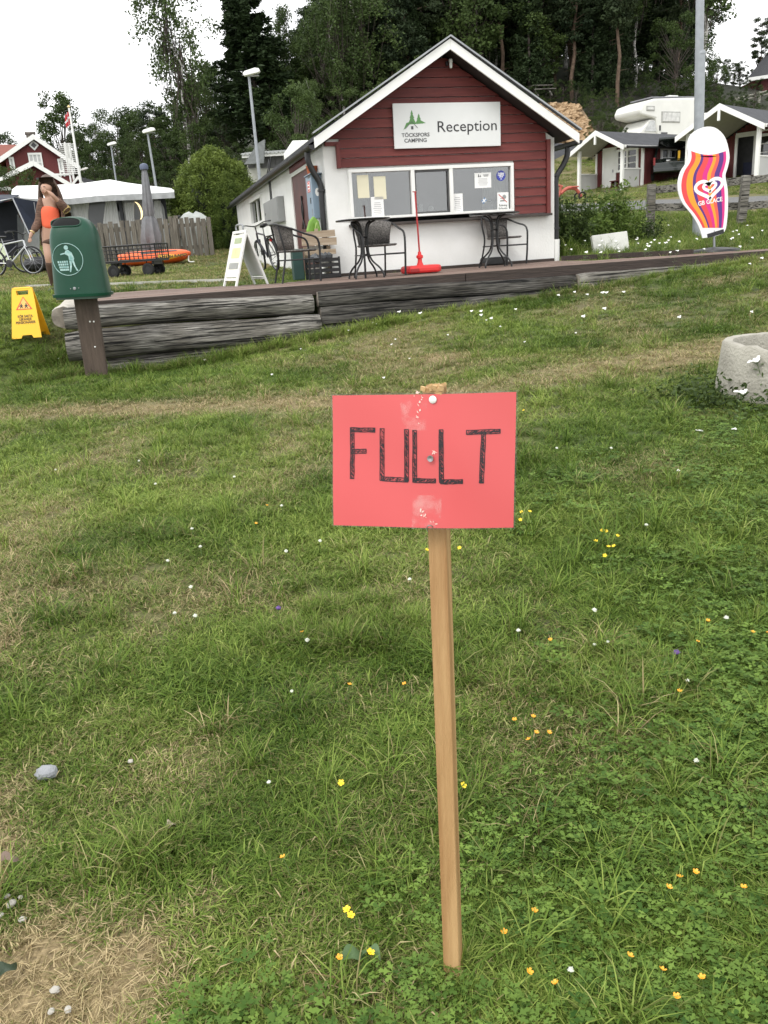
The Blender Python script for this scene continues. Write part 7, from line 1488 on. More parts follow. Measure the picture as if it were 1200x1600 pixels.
# local +x is the front; the side facing the camera is at +y
MHW = M('motorhome_white', (.74, .74, .70), .4, var=.05, scale=1.5)
ml = 2.55; sil = [(-ml, .5), (ml*.42, .5), (ml*.46, .85), (ml*.55, 1.75), (ml*1.02, 1.95), (ml*1.06, 2.2), (ml*.98, 2.55), (ml*.6, 2.82), (-ml*.75, 2.95), (-ml*.97, 2.8)]
MB().prism(sil, frame((0, -1.05, 0), (1, 0, 0), (0, 0, 1)), 2.1).build('body', MHW, mh, bevel=.10)
for o in [mh.children[-1]]: o.location = (0, 0, 0)
cab = [(ml*.42, .45), (ml*1.12, .45), (ml*1.14, .85), (ml*.95, 1.12), (ml*.70, 1.72), (ml*.44, 1.74)]
MB().prism(cab, frame((0, -.92, 0), (1, 0, 0), (0, 0, 1)), 1.84).build('driver_cab', MHW, mh, bevel=.06)
def mhwin(x0, x1, z0, z1, y, name='window', fr_=True):
    s_ = 1 if y > 0 else -1
    w_ = MB().box(((x0+x1)/2, y, (z0+z1)/2), (x1-x0, .05, z1-z0)).build(name, M('window_rim', (.36, .36, .34), .5) if 'window_rim' not in MATS else MATS['window_rim'], mh, bevel=.02); MB().box(((x0+x1)/2, y+.03*s_, (z0+z1)/2), (x1-x0-.14, .02, z1-z0-.14)).build('pane', M('pale_blind', (.60, .60, .58), .3) if 'pale_blind' not in MATS else MATS['pale_blind'], w_)
for s_ in (-1, 1):
    mhwin(-.55, .98, 1.55, 2.15, s_*1.06); mhwin(1.55, 2.2, 2.15, 2.42, s_*1.06)
    MB().prism([(ml*.46, 1.08), (ml*.86, 1.08), (ml*.68, 1.64), (ml*.46, 1.66)], frame((0, s_*.935+(.0), 0), (1, 0, 0), (0, 0, 1)), .02).build('cab_window', M('bright_glass', (.55, .56, .56), .08) if 'bright_glass' not in MATS else MATS['bright_glass'], mh)
    MB().box((ml*.42, s_*1.0, 1.25), (.08, .2, .28)).build('mirror', BLACKM, mh); MB().box((.7, s_*1.065, .98), (.5, .02, .09)).build('vent', GREYTXT, mh); MB().box((-1.9, s_*1.065, .95), (.35, .02, .2)).build('hatch', M('hatch_grey', (.55, .55, .53), .5) if 'hatch_grey' not in MATS else MATS['hatch_grey'], mh)
    for x in (ml*.72, -1.5): wheel(mh, (x, s_*.85, .36), .36, Matrix.Rotation(R(90), 3, 'X'), .2)
MB().box((-.2, 0, 2.96), (3.6, 1.7, .07), (0, R(1.6), 0)).build('roof_panel', M('roof_grey', (.20, .20, .22), .6), mh, bevel=.02); MB().box((-.6, .2, 3.06), (.7, .6, .14)).build('roof_hatch', WHITEP, mh, bevel=.03)
mb = MB()
for y in (.55, .9): mb.tube([(-ml-.12, y, .8), (-ml-.12, y, 2.75), (-ml+.1, y, 2.95)], .025, 6)
for z in np.arange(.9, 2.7, .3): mb.tube([(-ml-.12, .55, z), (-ml-.12, .9, z)], .018, 5)
mb.build('ladder', STEEL, mh)
tr_ = P(1086, 203, 55.5); tr_.z -= 1.2; tl = thing('box_trailer', 'white box trailer parked behind the motorhome, half hidden by the lamp mast', 'trailer', tr_, R(-8)); MB().box((0, 0, 1.25), (1.6, 2.2, 1.5)).build('box', MHW, tl, bevel=.08)
for s_ in (-1, 1): wheel(tl, (s_*.6, -1.0, .3), .3, Matrix.Rotation(R(90), 3, 'X'), .18)
# red house on the slope at the far right edge
hy = 70.0; hb = P(1215, 190, hy); hb.z = G(hb.x, hy)-.5; rh = thing('hillside_house', 'red hillside house with dark tiled roof at the right edge', 'house', hb, 0); hq = lambda px, py, Y=hy: P(px, py, Y)-hb
a, b_, c, d = hq(1168, 122, hy), hq(1290, 104, hy), hq(1290, 60, hy+6), hq(1212, 66, hy+6)
MB().add([a, b_, c, d], [(0, 1, 2, 3)]).build('roof', M('dark_tiles', (.035, .036, .04), .8, scale=6, var=.3, stretch=(1, 1, 5), bump=.5), rh).modifiers.new('t', 'SOLIDIFY').thickness = .2
MB().beam(a+V(0, -.12, -.12), b_+V(0, -.12, -.12), .08, .24).build('eave_board', WHITEP, rh)
w0, w1 = hq(1190, 121, hy+.8), hq(1290, 106, hy+.8); f0_, f1_ = hq(1186, 150, hy+.8), hq(1290, 140, hy+.8)
MB().box(((w0.x+w1.x)/2, 4, (w0.z+f0_.z)/2), (w1.x-w0.x, 6.4, w0.z-f0_.z)).build('wall', REDFAR, rh); MB().box(((w0.x+w1.x)/2-.05, 4, f0_.z/2), (w1.x-w0.x+.1, 6.2, f0_.z-.02)).build('foundation', M('pink_foundation', (.36, .25, .23), .85, var=.15), rh)
sr_ = P(1160, 165, 64); srz = gz(sr_.x, 64); rl = thing('slope_railing', 'pale wooden railing on the slope below the hillside house', 'railing', V(sr_.x, 64, G(sr_.x, 64)), 0); rq = lambda px, py: P(px, py, 64)-rl.location
for px, py in ((1150, 152), (1187, 143)): c = rq(px, py); MB().tube([V(c.x, 0, c.z-1.2), c], .09, 6).build('post', M('rail_wood', (.32, .31, .26), .8) if 'rail_wood' not in MATS else MATS['rail_wood'], rl)
for d_ in (0, 5): MB().tube([rq(1150, 154+d_), rq(1187, 145+d_), rq(1230, 134+d_)], .05, 6).build('rail', MATS['rail_wood'], rl)
# rubble heap and the bench above it
rk = P(893, 205, 57); RUB = M('tan_rubble', (.26, .17, .09), .9, scale=3, col2=(.46, .33, .2), var=.3, bump=.4, bscale=20); gr = np.random.default_rng(33); mb = MB()
def rock(mb, c, s_, g_):
    k_ = 8; vs = []; 
    for z, r_ in ((-.6, .55), (-.05, 1), (.5, .7)):
        for j in range(5): a = 2*math.pi*j/5+z; vs.append(Vector(c)+V(math.cos(a)*r_*s_*(1+g_.normal(0, .2)), math.sin(a)*r_*s_*(1+g_.normal(0, .2)), (z+g_.normal(0, .15))*s_*.8))
    mb.add(vs, [(j, (j+1) % 5, 5+(j+1) % 5, 5+j) for j in range(5)]+[(5+j, 5+(j+1) % 5, 10+(j+1) % 5, 10+j) for j in range(5)]+[(10, 11, 12, 13, 14)])
for i in range(520):
    px = gr.uniform(838, 924); tpy = 163 if px < 905 else 163+(px-905)*2.2; py = gr.uniform(max(tpy, 163-(px-838)*.0), 222); Y = 60-(py-160)*.09; c = P(px, py, Y); rock(mb, c, gr.uniform(.10, .34), gr)
rub = mb.build('rubble', RUB, None, kind='stuff')
mb = MB(); pl = [(830, 170), (842, 164), (870, 160), (905, 164), (918, 182), (928, 222), (930, 240), (825, 240)]
fm = [P(px, py, 60.2-(py-160)*.09) for px, py in pl]; bm_ = [p+V(0, 5, -1) for p in fm]; n = len(fm); mb.add(fm+bm_, [tuple(range(n))]+[(i, i+n, (i+1) % n+n, (i+1) % n) for i in range(n)]); mound = mb.build('earth_bank', M('bank_soil', (.15, .105, .06), .95, scale=2, var=.3), None, kind='structure')
bn = P(846, 150, 63); bn.z = max(bn.z-.1, G(bn.x, 63)); bt = thing('picnic_table', 'small grey picnic table on the slope above the rubble', 'picnic table', bn, R(10))
MB().box((0, 0, .72), (1.5, .7, .06)).build('top', GREYW, bt)
for s_ in (-1, 1): MB().box((0, s_*.65, .42), (1.5, .25, .05)).build('seat', GREYW, bt); MB().beam((s_*.5, -.7, 0), (s_*.5, .25, .72), .08, .08).beam((s_*.5, .7, 0), (s_*.5, -.25, .72), .08, .08).build('trestle', GREYW, bt)
# ------------------------------------------------------------------ trees
GT = np.random.default_rng(77)
def leafquads(cen, size, g_, flat=0.0, aspect=.55, droop=0.0):
    n = len(cen); u = g_.normal(size=(n, 3)); u[:, 2] = u[:, 2]*(1-flat)-droop*np.abs(g_.normal(size=n))*1.6; u /= np.linalg.norm(u, axis=1)[:, None]
    v = g_.normal(size=(n, 3)); v[:, 2] *= (1-flat); v -= u*(u*v).sum(1)[:, None]; v /= np.linalg.norm(v, axis=1)[:, None]
    s = (np.broadcast_to(size, (n,))*g_.uniform(.6, 1.3, n))[:, None]
    q = np.stack([cen-u*s, cen+v*s*aspect, cen+u*s, cen-v*s*aspect], 1); return q
def crownmesh(name, quads, lv, mat):
    n = len(quads); me = bpy.data.meshes.new(name); me.vertices.add(4*n); me.vertices.foreach_set('co', quads.reshape(-1).astype(np.float32)); me.loops.add(4*n); me.loops.foreach_set('vertex_index', np.arange(4*n, dtype=np.int32)); me.polygons.add(n); me.polygons.foreach_set('loop_start', np.arange(0, 4*n, 4, dtype=np.int32)); me.update(calc_edges=True)
    a = me.attributes.new('lv', 'FLOAT', 'POINT'); a.data.foreach_set('value', np.repeat(np.clip(lv, 0, 1), 4).astype(np.float32)); me.materials.append(mat); return me
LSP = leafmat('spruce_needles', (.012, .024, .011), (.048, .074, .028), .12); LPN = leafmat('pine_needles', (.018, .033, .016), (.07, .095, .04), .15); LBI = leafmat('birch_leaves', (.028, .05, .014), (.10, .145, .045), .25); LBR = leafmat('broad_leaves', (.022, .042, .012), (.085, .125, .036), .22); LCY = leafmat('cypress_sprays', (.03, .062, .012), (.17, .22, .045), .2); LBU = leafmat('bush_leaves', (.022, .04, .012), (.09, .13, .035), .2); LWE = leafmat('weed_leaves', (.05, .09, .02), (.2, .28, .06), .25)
def tmesh(mb, name, mat): o = mb.build(name, mat, None, smooth=True); me = o.data; bpy.data.objects.remove(o); return me
def p_spruce(seed, bare=.06, wid=.19, h=10.0, nq=15000, lsz=.115):
    g_ = np.random.default_rng(seed); tr = tmesh(MB().tube([(0, 0, -.3), (0, 0, h*.5), (0, 0, h)], [.13, .08, .01], 8), 'trunk', BARKD); cs, ls = [], []
    lev = 46
    for i in range(lev):
        t_ = bare+(1-bare)*(i/lev)**.92; z = t_*h; Rr = wid*h*(1-t_)**.8*g_.uniform(.75, 1.12)+.06; nb = int(5+6*(1-t_))
        for b_ in range(nb):
            a = g_.uniform(0, 6.283); rl_ = Rr*g_.uniform(.7, 1.1); k_ = max(3, int(nq/lev/nb)); s = g_.uniform(.08, 1, k_)**.7; dr = -.22*rl_*s+.12*rl_*s**2.2*2
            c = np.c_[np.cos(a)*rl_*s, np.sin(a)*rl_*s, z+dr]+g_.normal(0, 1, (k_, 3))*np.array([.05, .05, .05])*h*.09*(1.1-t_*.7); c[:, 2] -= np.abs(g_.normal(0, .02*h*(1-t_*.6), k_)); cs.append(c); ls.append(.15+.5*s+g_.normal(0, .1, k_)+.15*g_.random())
    c = np.concatenate(cs); return tr, crownmesh('crown', leafquads(c, lsz, g_, .35, .42, .25), np.concatenate(ls), LSP)
def p_clump(c, r, n, g_): d = g_.normal(size=(n, 3)); d /= np.linalg.norm(d, axis=1)[:, None]; return c+d*(g_.random(n)**.45)[:, None]*np.array(r)
def p_pine(seed, h=10.0, nq=8000, lo=.42):
    g_ = np.random.default_rng(seed); mb = MB(); cv = [(g_.normal(0, .04)*i, g_.normal(0, .04)*i, h*.93*i/6-.3*(i == 0)) for i in range(7)]; mb.tube(cv, [.14, .12, .105, .085, .065, .04, .02], 8); cs, ls = [], []
    nc = 52
    for i in range(nc):
        t_ = lo+(1-lo)*(i+.5)/nc; z = h*t_; Rr = h*.17*math.sin(math.pi*min(1, (1.04-t_)/(1.04-lo)*.9+.08))**.7*g_.uniform(.35, 1.1); a = g_.uniform(0, 6.283); c = np.array([math.cos(a)*Rr, math.sin(a)*Rr, z+g_.normal(0, .1)])
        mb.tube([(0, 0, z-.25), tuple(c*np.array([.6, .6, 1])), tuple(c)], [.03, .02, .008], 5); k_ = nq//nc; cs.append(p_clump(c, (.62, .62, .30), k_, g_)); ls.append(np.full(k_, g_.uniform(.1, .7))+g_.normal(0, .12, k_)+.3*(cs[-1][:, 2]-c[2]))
    for i in range(9): a = g_.uniform(0, 6.28); z = h*g_.uniform(.18, lo); l_ = g_.uniform(.3, .9); mb.tube([(0, 0, z), (math.cos(a)*l_, math.sin(a)*l_, z+g_.uniform(-.15, .2))], [.02, .006], 4)
    return tmesh(mb, 'trunk', BARKP), crownmesh('crown', leafquads(np.concatenate(cs), .125, g_, 0, .4), np.concatenate(ls), LPN)
def p_birch(seed, h=10.0, nq=9000, lo=.3, wid=.17, airy=1.0):
    g_ = np.random.default_rng(seed); mb = MB(); wob = [np.array([g_.normal(0, .05)*i, g_.normal(0, .05)*i, h*i/8-.3*(i == 0)]) for i in range(9)]; mb.tube([tuple(p) for p in wob], [.10, .09, .08, .07, .055, .045, .03, .02, .008], 8); mb.cur = 1; cs, ls = [], []; nb = 44
    for i in range(nb):
        t_ = lo+(1-lo)*(i/nb)*.97; ax = wob[min(8, int(t_*8))]*np.array([1, 1, 0]); z = h*t_; Rr = h*wid*(math.sin(math.pi*min(1, max(.06, (1-t_)/(1-lo)*.92+.05)))**.6)*g_.uniform(.5, 1.2); a = g_.uniform(0, 6.283); d = np.array([math.cos(a), math.sin(a), 0]); tip = ax+d*Rr+np.array([0, 0, z+Rr*.55]); end = tip+d*Rr*.3-np.array([0, 0, Rr*g_.uniform(.35, 1.0)])
        mb.tube([tuple(ax+np.array([0, 0, z])), tuple(ax*.4+tip*.6+np.array([0, 0, .05-.4*0])-np.array([0, 0, z*.4*0])), tuple(tip), tuple(end)], [.022, .014, .008, .003], 4)
        k_ = int(nq/nb); s = g_.random(k_); base = np.where((s < .45)[:, None], (ax+np.array([0, 0, z]))+(tip-ax-np.array([0, 0, z]))*(.35+.65*s/.45)[:, None], tip+(end-tip)*((s-.45)/.55)[:, None]); c = base+g_.normal(0, 1, (k_, 3))*np.array([.17, .17, .15])*airy; c[:, 2] -= np.abs(g_.normal(0, .22, k_))*airy; cs.append(c); ls.append(np.full(k_, g_.uniform(.15, .75))+g_.normal(0, .14, k_))
    return tmesh(mb, 'trunk', [BARKB, TWIG]), crownmesh('crown', leafquads(np.concatenate(cs), .075, g_, 0, .6, .2), np.concatenate(ls), LBI)
def p_broad(seed, h=10.0, nq=10000, wid=.30, lo=.15, mat=None):
    g_ = np.random.default_rng(seed); mb = MB(); mb.tube([(0, 0, -.3), (.05, 0, h*.3), (0, .05, h*.7)], [.19, .14, .05], 8); cs, ls = [], []; nc = 64
    for i in range(nc):
        t_ = lo+(1-lo)*(i+.5)/nc; Rm = h*wid*math.sin(math.pi*min(1, (1-t_)/(1-lo)*.86+.10))**.75; a = g_.uniform(0, 6.283); rr_ = Rm*math.sqrt(g_.uniform(.15, 1)); c = np.array([math.cos(a)*rr_, math.sin(a)*rr_, h*t_*.97+g_.normal(0, .15)])
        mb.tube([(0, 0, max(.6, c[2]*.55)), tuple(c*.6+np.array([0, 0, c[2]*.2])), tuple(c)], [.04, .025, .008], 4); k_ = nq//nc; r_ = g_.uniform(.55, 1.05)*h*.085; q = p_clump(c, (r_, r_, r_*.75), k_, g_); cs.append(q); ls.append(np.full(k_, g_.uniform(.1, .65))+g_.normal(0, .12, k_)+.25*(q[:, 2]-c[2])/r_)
    return tmesh(mb, 'trunk', BARKD), crownmesh('crown', leafquads(np.concatenate(cs), .105, g_, .1, .6), np.concatenate(ls), mat or LBR)
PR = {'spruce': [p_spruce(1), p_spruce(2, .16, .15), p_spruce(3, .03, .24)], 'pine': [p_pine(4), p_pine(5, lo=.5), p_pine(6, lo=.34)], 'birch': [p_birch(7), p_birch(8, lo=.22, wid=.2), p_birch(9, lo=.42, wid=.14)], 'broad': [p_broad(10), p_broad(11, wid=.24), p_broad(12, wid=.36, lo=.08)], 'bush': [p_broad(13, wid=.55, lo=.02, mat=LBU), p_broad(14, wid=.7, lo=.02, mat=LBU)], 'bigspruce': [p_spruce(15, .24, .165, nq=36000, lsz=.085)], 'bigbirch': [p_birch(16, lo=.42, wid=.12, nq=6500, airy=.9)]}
NAME = {'spruce': 'spruce_tree', 'pine': 'pine_tree', 'birch': 'birch_tree', 'broad': 'leafy_tree', 'bush': 'bush', 'bigspruce': 'spruce_tree', 'bigbirch': 'birch_tree'}
def tree(kind, k_, px, Y, ytop, label, group=None, xs=1.0, zbase=None, cat='tree', minh=2.0):
    tp_ = P(px, ytop, Y); z0 = G(tp_.x, Y) if zbase is None else zbase; h = max(minh, tp_.z-z0); tr, cr = PR[kind][k_ % len(PR[kind])]
    t = thing(NAME[kind], label, cat, V(tp_.x, Y, z0-.1), GT.uniform(0, 6.28), group); s = h/10; t.scale = (s*xs, s*xs, s)
    for nm, me in (('trunk' if kind != 'bush' else 'stems', tr), ('crown' if kind != 'bush' else 'foliage', cr)): o = bpy.data.objects.new(nm, me); COL.objects.link(o); o.parent = t
    return t
# named trees on the left
tree('broad', 1, 84, 74, 141, 'round leafy tree directly behind the red house and flagpole', xs=.95); tree('broad', 0, -6, 95, 205, 'small leafy tree crown at the left edge above the tiled roof')
tree('bigbirch', 0, 258, 58, -45, 'tall slender birch with white trunk and open hanging crown against the sky', xs=1.0)
tree('bigspruce', 0, 372, 60, -110, 'huge dark spruce with bare lower trunk left of the kiosk roof', xs=1.75)
LF = 'leafy trees of the wood edge on the left'
for i, (px, Y, yt, kd) in enumerate(((128, 84, 202, 'broad'), (150, 82, 190, 'birch'), (172, 80, 168, 'broad'), (190, 84, 175, 'spruce'), (206, 76, 176, 'broad'), (226, 80, 158, 'broad'), (238, 72, 170, 'pine'), (250, 70, 182, 'broad'), (285, 72, 128, 'broad'), (300, 66, 118, 'birch'), (313, 70, 95, 'broad'), (272, 78, 150, 'spruce'), (332, 70, 100, 'broad'), (140, 70, 226, 'broad'), (180, 68, 214, 'broad'), (215, 66, 205, 'birch'), (262, 62, 205, 'broad'), (300, 58, 190, 'broad'), (340, 60, 165, 'broad'), (112, 80, 205, 'broad'))):
    tree(kd, i, px, Y, yt, dict(pine='pine', spruce='spruce', birch='birch', broad='leafy tree')[kd]+' in the dense green wood edge left of the huge spruce', LF, xs=GT.uniform(.9, 1.25))
for i, (px, Y, yt) in enumerate(((122, 60, 262), (160, 62, 256), (200, 60, 250), (232, 58, 256), (262, 56, 262), (142, 55, 275), (186, 54, 272), (215, 52, 274))): tree('bush', i, px, Y, yt, 'low dark bush at the foot of the wood edge on the left', 'bushes under the wood edge', cat='bush')
# between spruce and kiosk
tree('birch', 0, 432, 66, 8, 'birch with hanging twigs right beside the huge spruce', xs=.8); tree('pine', 0, 468, 78, 42, 'lone pine standing in the sky gap between the spruce and the hill wood'); tree('broad', 1, 455, 46, 128, 'bright green young tree above the kiosk eaves left of the forked birch', xs=1.0)
tree('birch', 2, 484, 52, 120, 'small forked birch with thin pale trunk above the kiosk eaves', xs=.7); tree('birch', 2, 522, 60, -30, 'slim birch with white trunk over the left slope of the kiosk roof', xs=.9)
tree('broad', 0, 420, 60, 105, 'dark leafy tree filling the space under the spruce', xs=1.2)
tree('broad', 0, 1122, 62, 88, 'dense leafy tree right of the lamp mast against the sky', xs=.85); tree('pine', 2, 1192, 74, 28, 'dark pine rising behind the hillside house roof', xs=.95); tree('broad', 2, 1155, 76, 138, 'low tree crown between the lamp mast tree and hillside house')
# overhanging birch twigs come from a tall birch whose trunk stands just outside to the right of the mast
tree('birch', 0, 1118, 66, -330, 'tall birch behind the lamp mast with hanging outer twigs against the sky', xs=.9)
tree('birch', 2, 1275, 50, -420, 'birch at the top right corner, only its drooping twigs in view', xs=.55)
# the wood on the hill
FG = 'trees of the dark wood on the hill behind the kiosk'; cnt = 0
for row, (Y, n_, yt0) in enumerate(((64, 26, -60), (72, 24, -95), (82, 22, -110), (94, 20, -120), (108, 18, -130))):
    for i in range(n_):
        px = 500+(1075-500)*(i+GT.uniform(.1, .9))/n_
        if row < 1 and 985 < px < 1060: continue
        yt = yt0+GT.uniform(-45, 55)-(35 if px > 650 else 0)
        if px < 520: yt += 60
        if px > 1050: yt += 60
        kd = GT.choice(['pine', 'spruce', 'birch', 'broad'], p=[.38, .36, .12, .14]); tree(kd, int(GT.integers(0, 3)), px, Y+GT.uniform(-4, 4), yt, dict(pine='pine', spruce='spruce', birch='birch', broad='leafy tree')[kd]+' within the dark wood on the hill behind the kiosk', FG, xs=GT.uniform(.95, 1.35))
for i in range(16):
    px = 495+GT.uniform(0, 600); tree(GT.choice(['broad', 'spruce']), int(GT.integers(0, 3)), px, GT.uniform(62, 76), GT.uniform(60, 140), 'young tree within the dark wood on the hill behind the kiosk', 'young trees of the hill wood', xs=GT.uniform(.9, 1.3))
for i in range(14):
    px = 400+GT.uniform(0, 240); tree('broad', i, px, GT.uniform(62, 84), GT.uniform(40, 120)-(px > 480)*40, 'leafy tree within the wood left of the kiosk ridge', 'leafy trees left of the kiosk ridge', xs=GT.uniform(.9, 1.3))
for i, (px, Y, yt) in enumerate(((935, 56, 190), (955, 58, 170), (975, 60, 172), (920, 60, 172), (845, 60, 150), (1000, 66, 150), (1085, 62, 172), (1110, 60, 178), (1140, 60, 170), (1170, 58, 160), (790, 62, 140), (880, 64, 150), (740, 60, 130), (960, 50, 196), (925, 50, 208), (1105, 48, 200), (430, 44, 235), (400, 50, 225), (455, 46, 215), (370, 54, 222), (640, 58, 90), (560, 56, 130), (860, 63, 140), (830, 63, 140), (900, 63, 152), (925, 61, 165), (950, 62, 165), (985, 63, 168), (1015, 64, 170), (1045, 64, 165), (1075, 63, 168), (970, 58, 185), (940, 57, 185), (815, 62, 150), (780, 60, 160), (1000, 70, 140), (900, 70, 130), (950, 70, 135), (850, 70, 120))): tree('bush', i, px, Y, yt, 'dark bush in the undergrowth at the foot of the hill wood', 'bushes under the hill wood', cat='bush', minh=1.6)
# EXTRA trees between the wood and the mast, and on the slope to the right
for i, (px, Y, yt, kd) in enumerate(((1035, 72, -60, 'spruce'), (1050, 80, -90, 'broad'), (1066, 70, -80, 'pine'), (1078, 84, -60, 'broad'), (1040, 92, -80, 'pine'), (1060, 64, 20, 'broad'), (1085, 76, -20, 'spruce'))): tree(kd, i, px, Y, yt, dict(pine='pine', spruce='spruce', broad='leafy tree')[kd]+' at the right end of the dark wood beside the lamp mast', 'trees at the right end of the wood', xs=1.15)
for i, (px, Y, yt) in enumerate(((1112, 70, 96), (1135, 74, 112), (1100, 66, 110), (1146, 80, 150), (1172, 82, 140), (1128, 60, 160), (1150, 58, 168), (1180, 62, 150), (1108, 56, 178))): tree('broad' if i < 5 else 'bush', i, px, Y, yt, ('leafy tree' if i < 5 else 'bush')+' on the slope right of the lamp mast', 'green growth on the slope right of the mast', xs=1.1, cat='tree' if i < 5 else 'bush')
# cypress-like clipped bush by the tent
def p_cyp(seed=19, nq=36000):
    g_ = np.random.default_rng(seed); cs, ls = [], []; nc = 420
    for i in range(nc):
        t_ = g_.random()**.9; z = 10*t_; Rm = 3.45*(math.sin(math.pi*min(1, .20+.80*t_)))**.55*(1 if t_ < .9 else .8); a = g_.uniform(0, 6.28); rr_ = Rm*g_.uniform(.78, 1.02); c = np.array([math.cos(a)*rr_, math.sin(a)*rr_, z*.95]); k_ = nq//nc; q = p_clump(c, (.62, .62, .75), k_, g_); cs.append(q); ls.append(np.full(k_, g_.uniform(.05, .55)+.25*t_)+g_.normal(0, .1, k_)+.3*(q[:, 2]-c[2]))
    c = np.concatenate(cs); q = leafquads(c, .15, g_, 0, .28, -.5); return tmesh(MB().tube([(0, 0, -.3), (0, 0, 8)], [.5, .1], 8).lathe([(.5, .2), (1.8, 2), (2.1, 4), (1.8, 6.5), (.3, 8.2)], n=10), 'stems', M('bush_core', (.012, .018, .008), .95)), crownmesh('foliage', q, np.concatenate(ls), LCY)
PR['cyp'] = [p_cyp()]; NAME['cyp'] = 'cypress_bush'
tree('cyp', 0, 326, 27.0, 224, 'large bright green rounded cypress bush between the tent and kiosk', cat='bush', xs=1.3); tree('cyp', 0, 352, 26.0, 262, 'darker cypress bush touching the kiosk far corner', cat='bush', xs=.8)
tree('bush', 0, 10, 40, 256, 'leafy green bush in front of the red house at the left edge', cat='bush'); tree('bush', 1, 28, 41, 268, 'thin leafy bush growing against the garage roof', cat='bush', xs=.6)
# weeds right of the kiosk
def weed(px, py, Y, ht, wd, label, mat, n_=1400, seed=1, sz=.035):
    g_ = np.random.default_rng(seed); b_ = P(px, py, Y); b_ = gz(b_.x, Y); t = thing('tall_weeds', label, 'weeds', b_, 0, None); mb = MB(); cs, ls = [], []
    for i in range(26):
        a = g_.uniform(0, 6.28); r_ = wd*math.sqrt(g_.random()); top = np.array([math.cos(a)*r_*1.25, math.sin(a)*r_*.8, ht*g_.uniform(.55, 1.05)]); bs_ = top*np.array([.7, .7, 0]); mb.tube([tuple(bs_), tuple(bs_*.5+top*.5), tuple(top)], [.006, .005, .003], 4); k_ = n_//26; s = g_.random(k_); c = bs_+(top-bs_)*s[:, None]+g_.normal(0, 1, (k_, 3))*np.array([.07, .07, .03]); cs.append(c); ls.append(g_.uniform(.1, .8)+g_.normal(0, .12, k_)+0*s)
    o = bpy.data.objects.new('leaves', crownmesh('leaves', leafquads(np.concatenate(cs), sz, g_, .3, .35), np.concatenate(ls), mat)); COL.objects.link(o); o.parent = t; mb.build('stems', mat, t); return t
weed(893, 402, 15.2, .95, .30, 'dark green tall weeds close against the kiosk right corner', LBU, 2200, 2, .05); weed(918, 398, 15.8, .7, .30, 'light green weeds standing between corner weeds and bright weeds', LWE, 1500, 3, .045)
weed(950, 392, 16.2, 1.15, .38, 'bright lime green tall weeds behind the pale slab', LWE, 2400, 4, .05); weed(975, 388, 16.8, .85, .34, 'bright green lower weeds right of the pale slab', LWE, 1000, 5, .045); weed(1000, 385, 17.2, .5, .4, 'low green weeds left of the first fence post', LBU, 1100, 6, .04)
rp0 = rc; 
for k_, (dx, dy, h_) in enumerate(((-.62, -.25, .26), (-.35, -.55, .24), (-.05, -.66, .24), (.3, -.6, .22), (-.68, .1, .22))):
    g_ = np.random.default_rng(50+k_); b_ = gz(rp0.x+dx, rp0.y+dy); t = thing('green_herbs', 'dark leafy herbs growing round the foot of the concrete ring', 'herbs', b_, 0, 'herbs round the concrete ring'); n_ = 420; c = np.c_[g_.normal(0, .15, n_), g_.normal(0, .13, n_), np.abs(g_.normal(0, .28, n_))*h_]; o = bpy.data.objects.new('leaves', crownmesh('leaves', leafquads(c, .021, g_, .35, .4), g_.uniform(0, .8, n_), LBU)); COL.objects.link(o); o.parent = t
# ------------------------------------------------------------------ flowers
PETY = M('yellow_petal', (.85, .60, .02), .4, var=.08); PETO = M('amber_petal', (.80, .40, .03), .45, var=.08); PETW = M('white_petal', (.80, .80, .76), .6, var=.05); STEMG = M('flower_stem', (.07, .12, .03), .6); CLOVW = M('clover_white', (.62, .64, .55), .7, var=.1); PURP = M('purple_petal', (.12, .06, .22), .6)
def proto_buttercup(mat, r_, closed):
    mb = MB(); mb.cur = 0
    for i in range(5):
        a = 2*math.pi*i/5; c, s = math.cos(a), math.sin(a); up = .75 if closed else .32; pts = [(0, 0, 0), (.55, .42, .35*up), (1.0, .30, .9*up), (1.05, -.30, .9*up), (.55, -.42, .35*up)]
        mb.add([(r_*(x*c-y*s), r_*(x*s+y*c), r_*z) for x, y, z in pts], [(0, 4, 3, 2, 1)])
    mb.lathe([(.22*r_, .1*r_), (.25*r_, .35*r_), (0, .45*r_)], n=7); mb.cur = 1; mb.tube([(0, 0, 0), (r_*.3, 0, -.03), (r_*.2, 0, -.075)], .0011, 4)
    o = mb.build('tmp', [mat, STEMG]); me = o.data; bpy.data.objects.remove(o); return me
BUT = [proto_buttercup(PETY, .0095, False), proto_buttercup(PETO, .0085, True)]
def proto_ball(mat, r_, h_, n_=16, flat=.8):
    mb = MB(); mb.lathe([(0, -r_*flat), (r_*.8, -r_*flat*.5), (r_, 0), (r_*.7, r_*flat*.7), (0, r_*flat)], n=8); g_ = random.Random(4)
    for i in range(n_): a = g_.uniform(0, 6.28); ph = g_.uniform(-.3, 1.5); d = V(math.cos(a)*math.cos(ph), math.sin(a)*math.cos(ph), math.sin(ph)*flat); s = V(-d.y, d.x, 0).normalized()*r_*.22 if abs(d.z) < .95 else V(r_*.22, 0, 0); mb.add([d*r_*.8-s, d*r_*1.35, d*r_*.8+s], [(0, 1, 2)])
    mb.cur = 1; mb.tube([(0, 0, -r_*.5), (0, 0, -h_)], .0014, 4); o = mb.build('tmp', [mat, STEMG]); me = o.data; bpy.data.objects.remove(o); return me
CLO = proto_ball(CLOVW, .0095, .07); PUR = proto_ball(PURP, .010, .06)
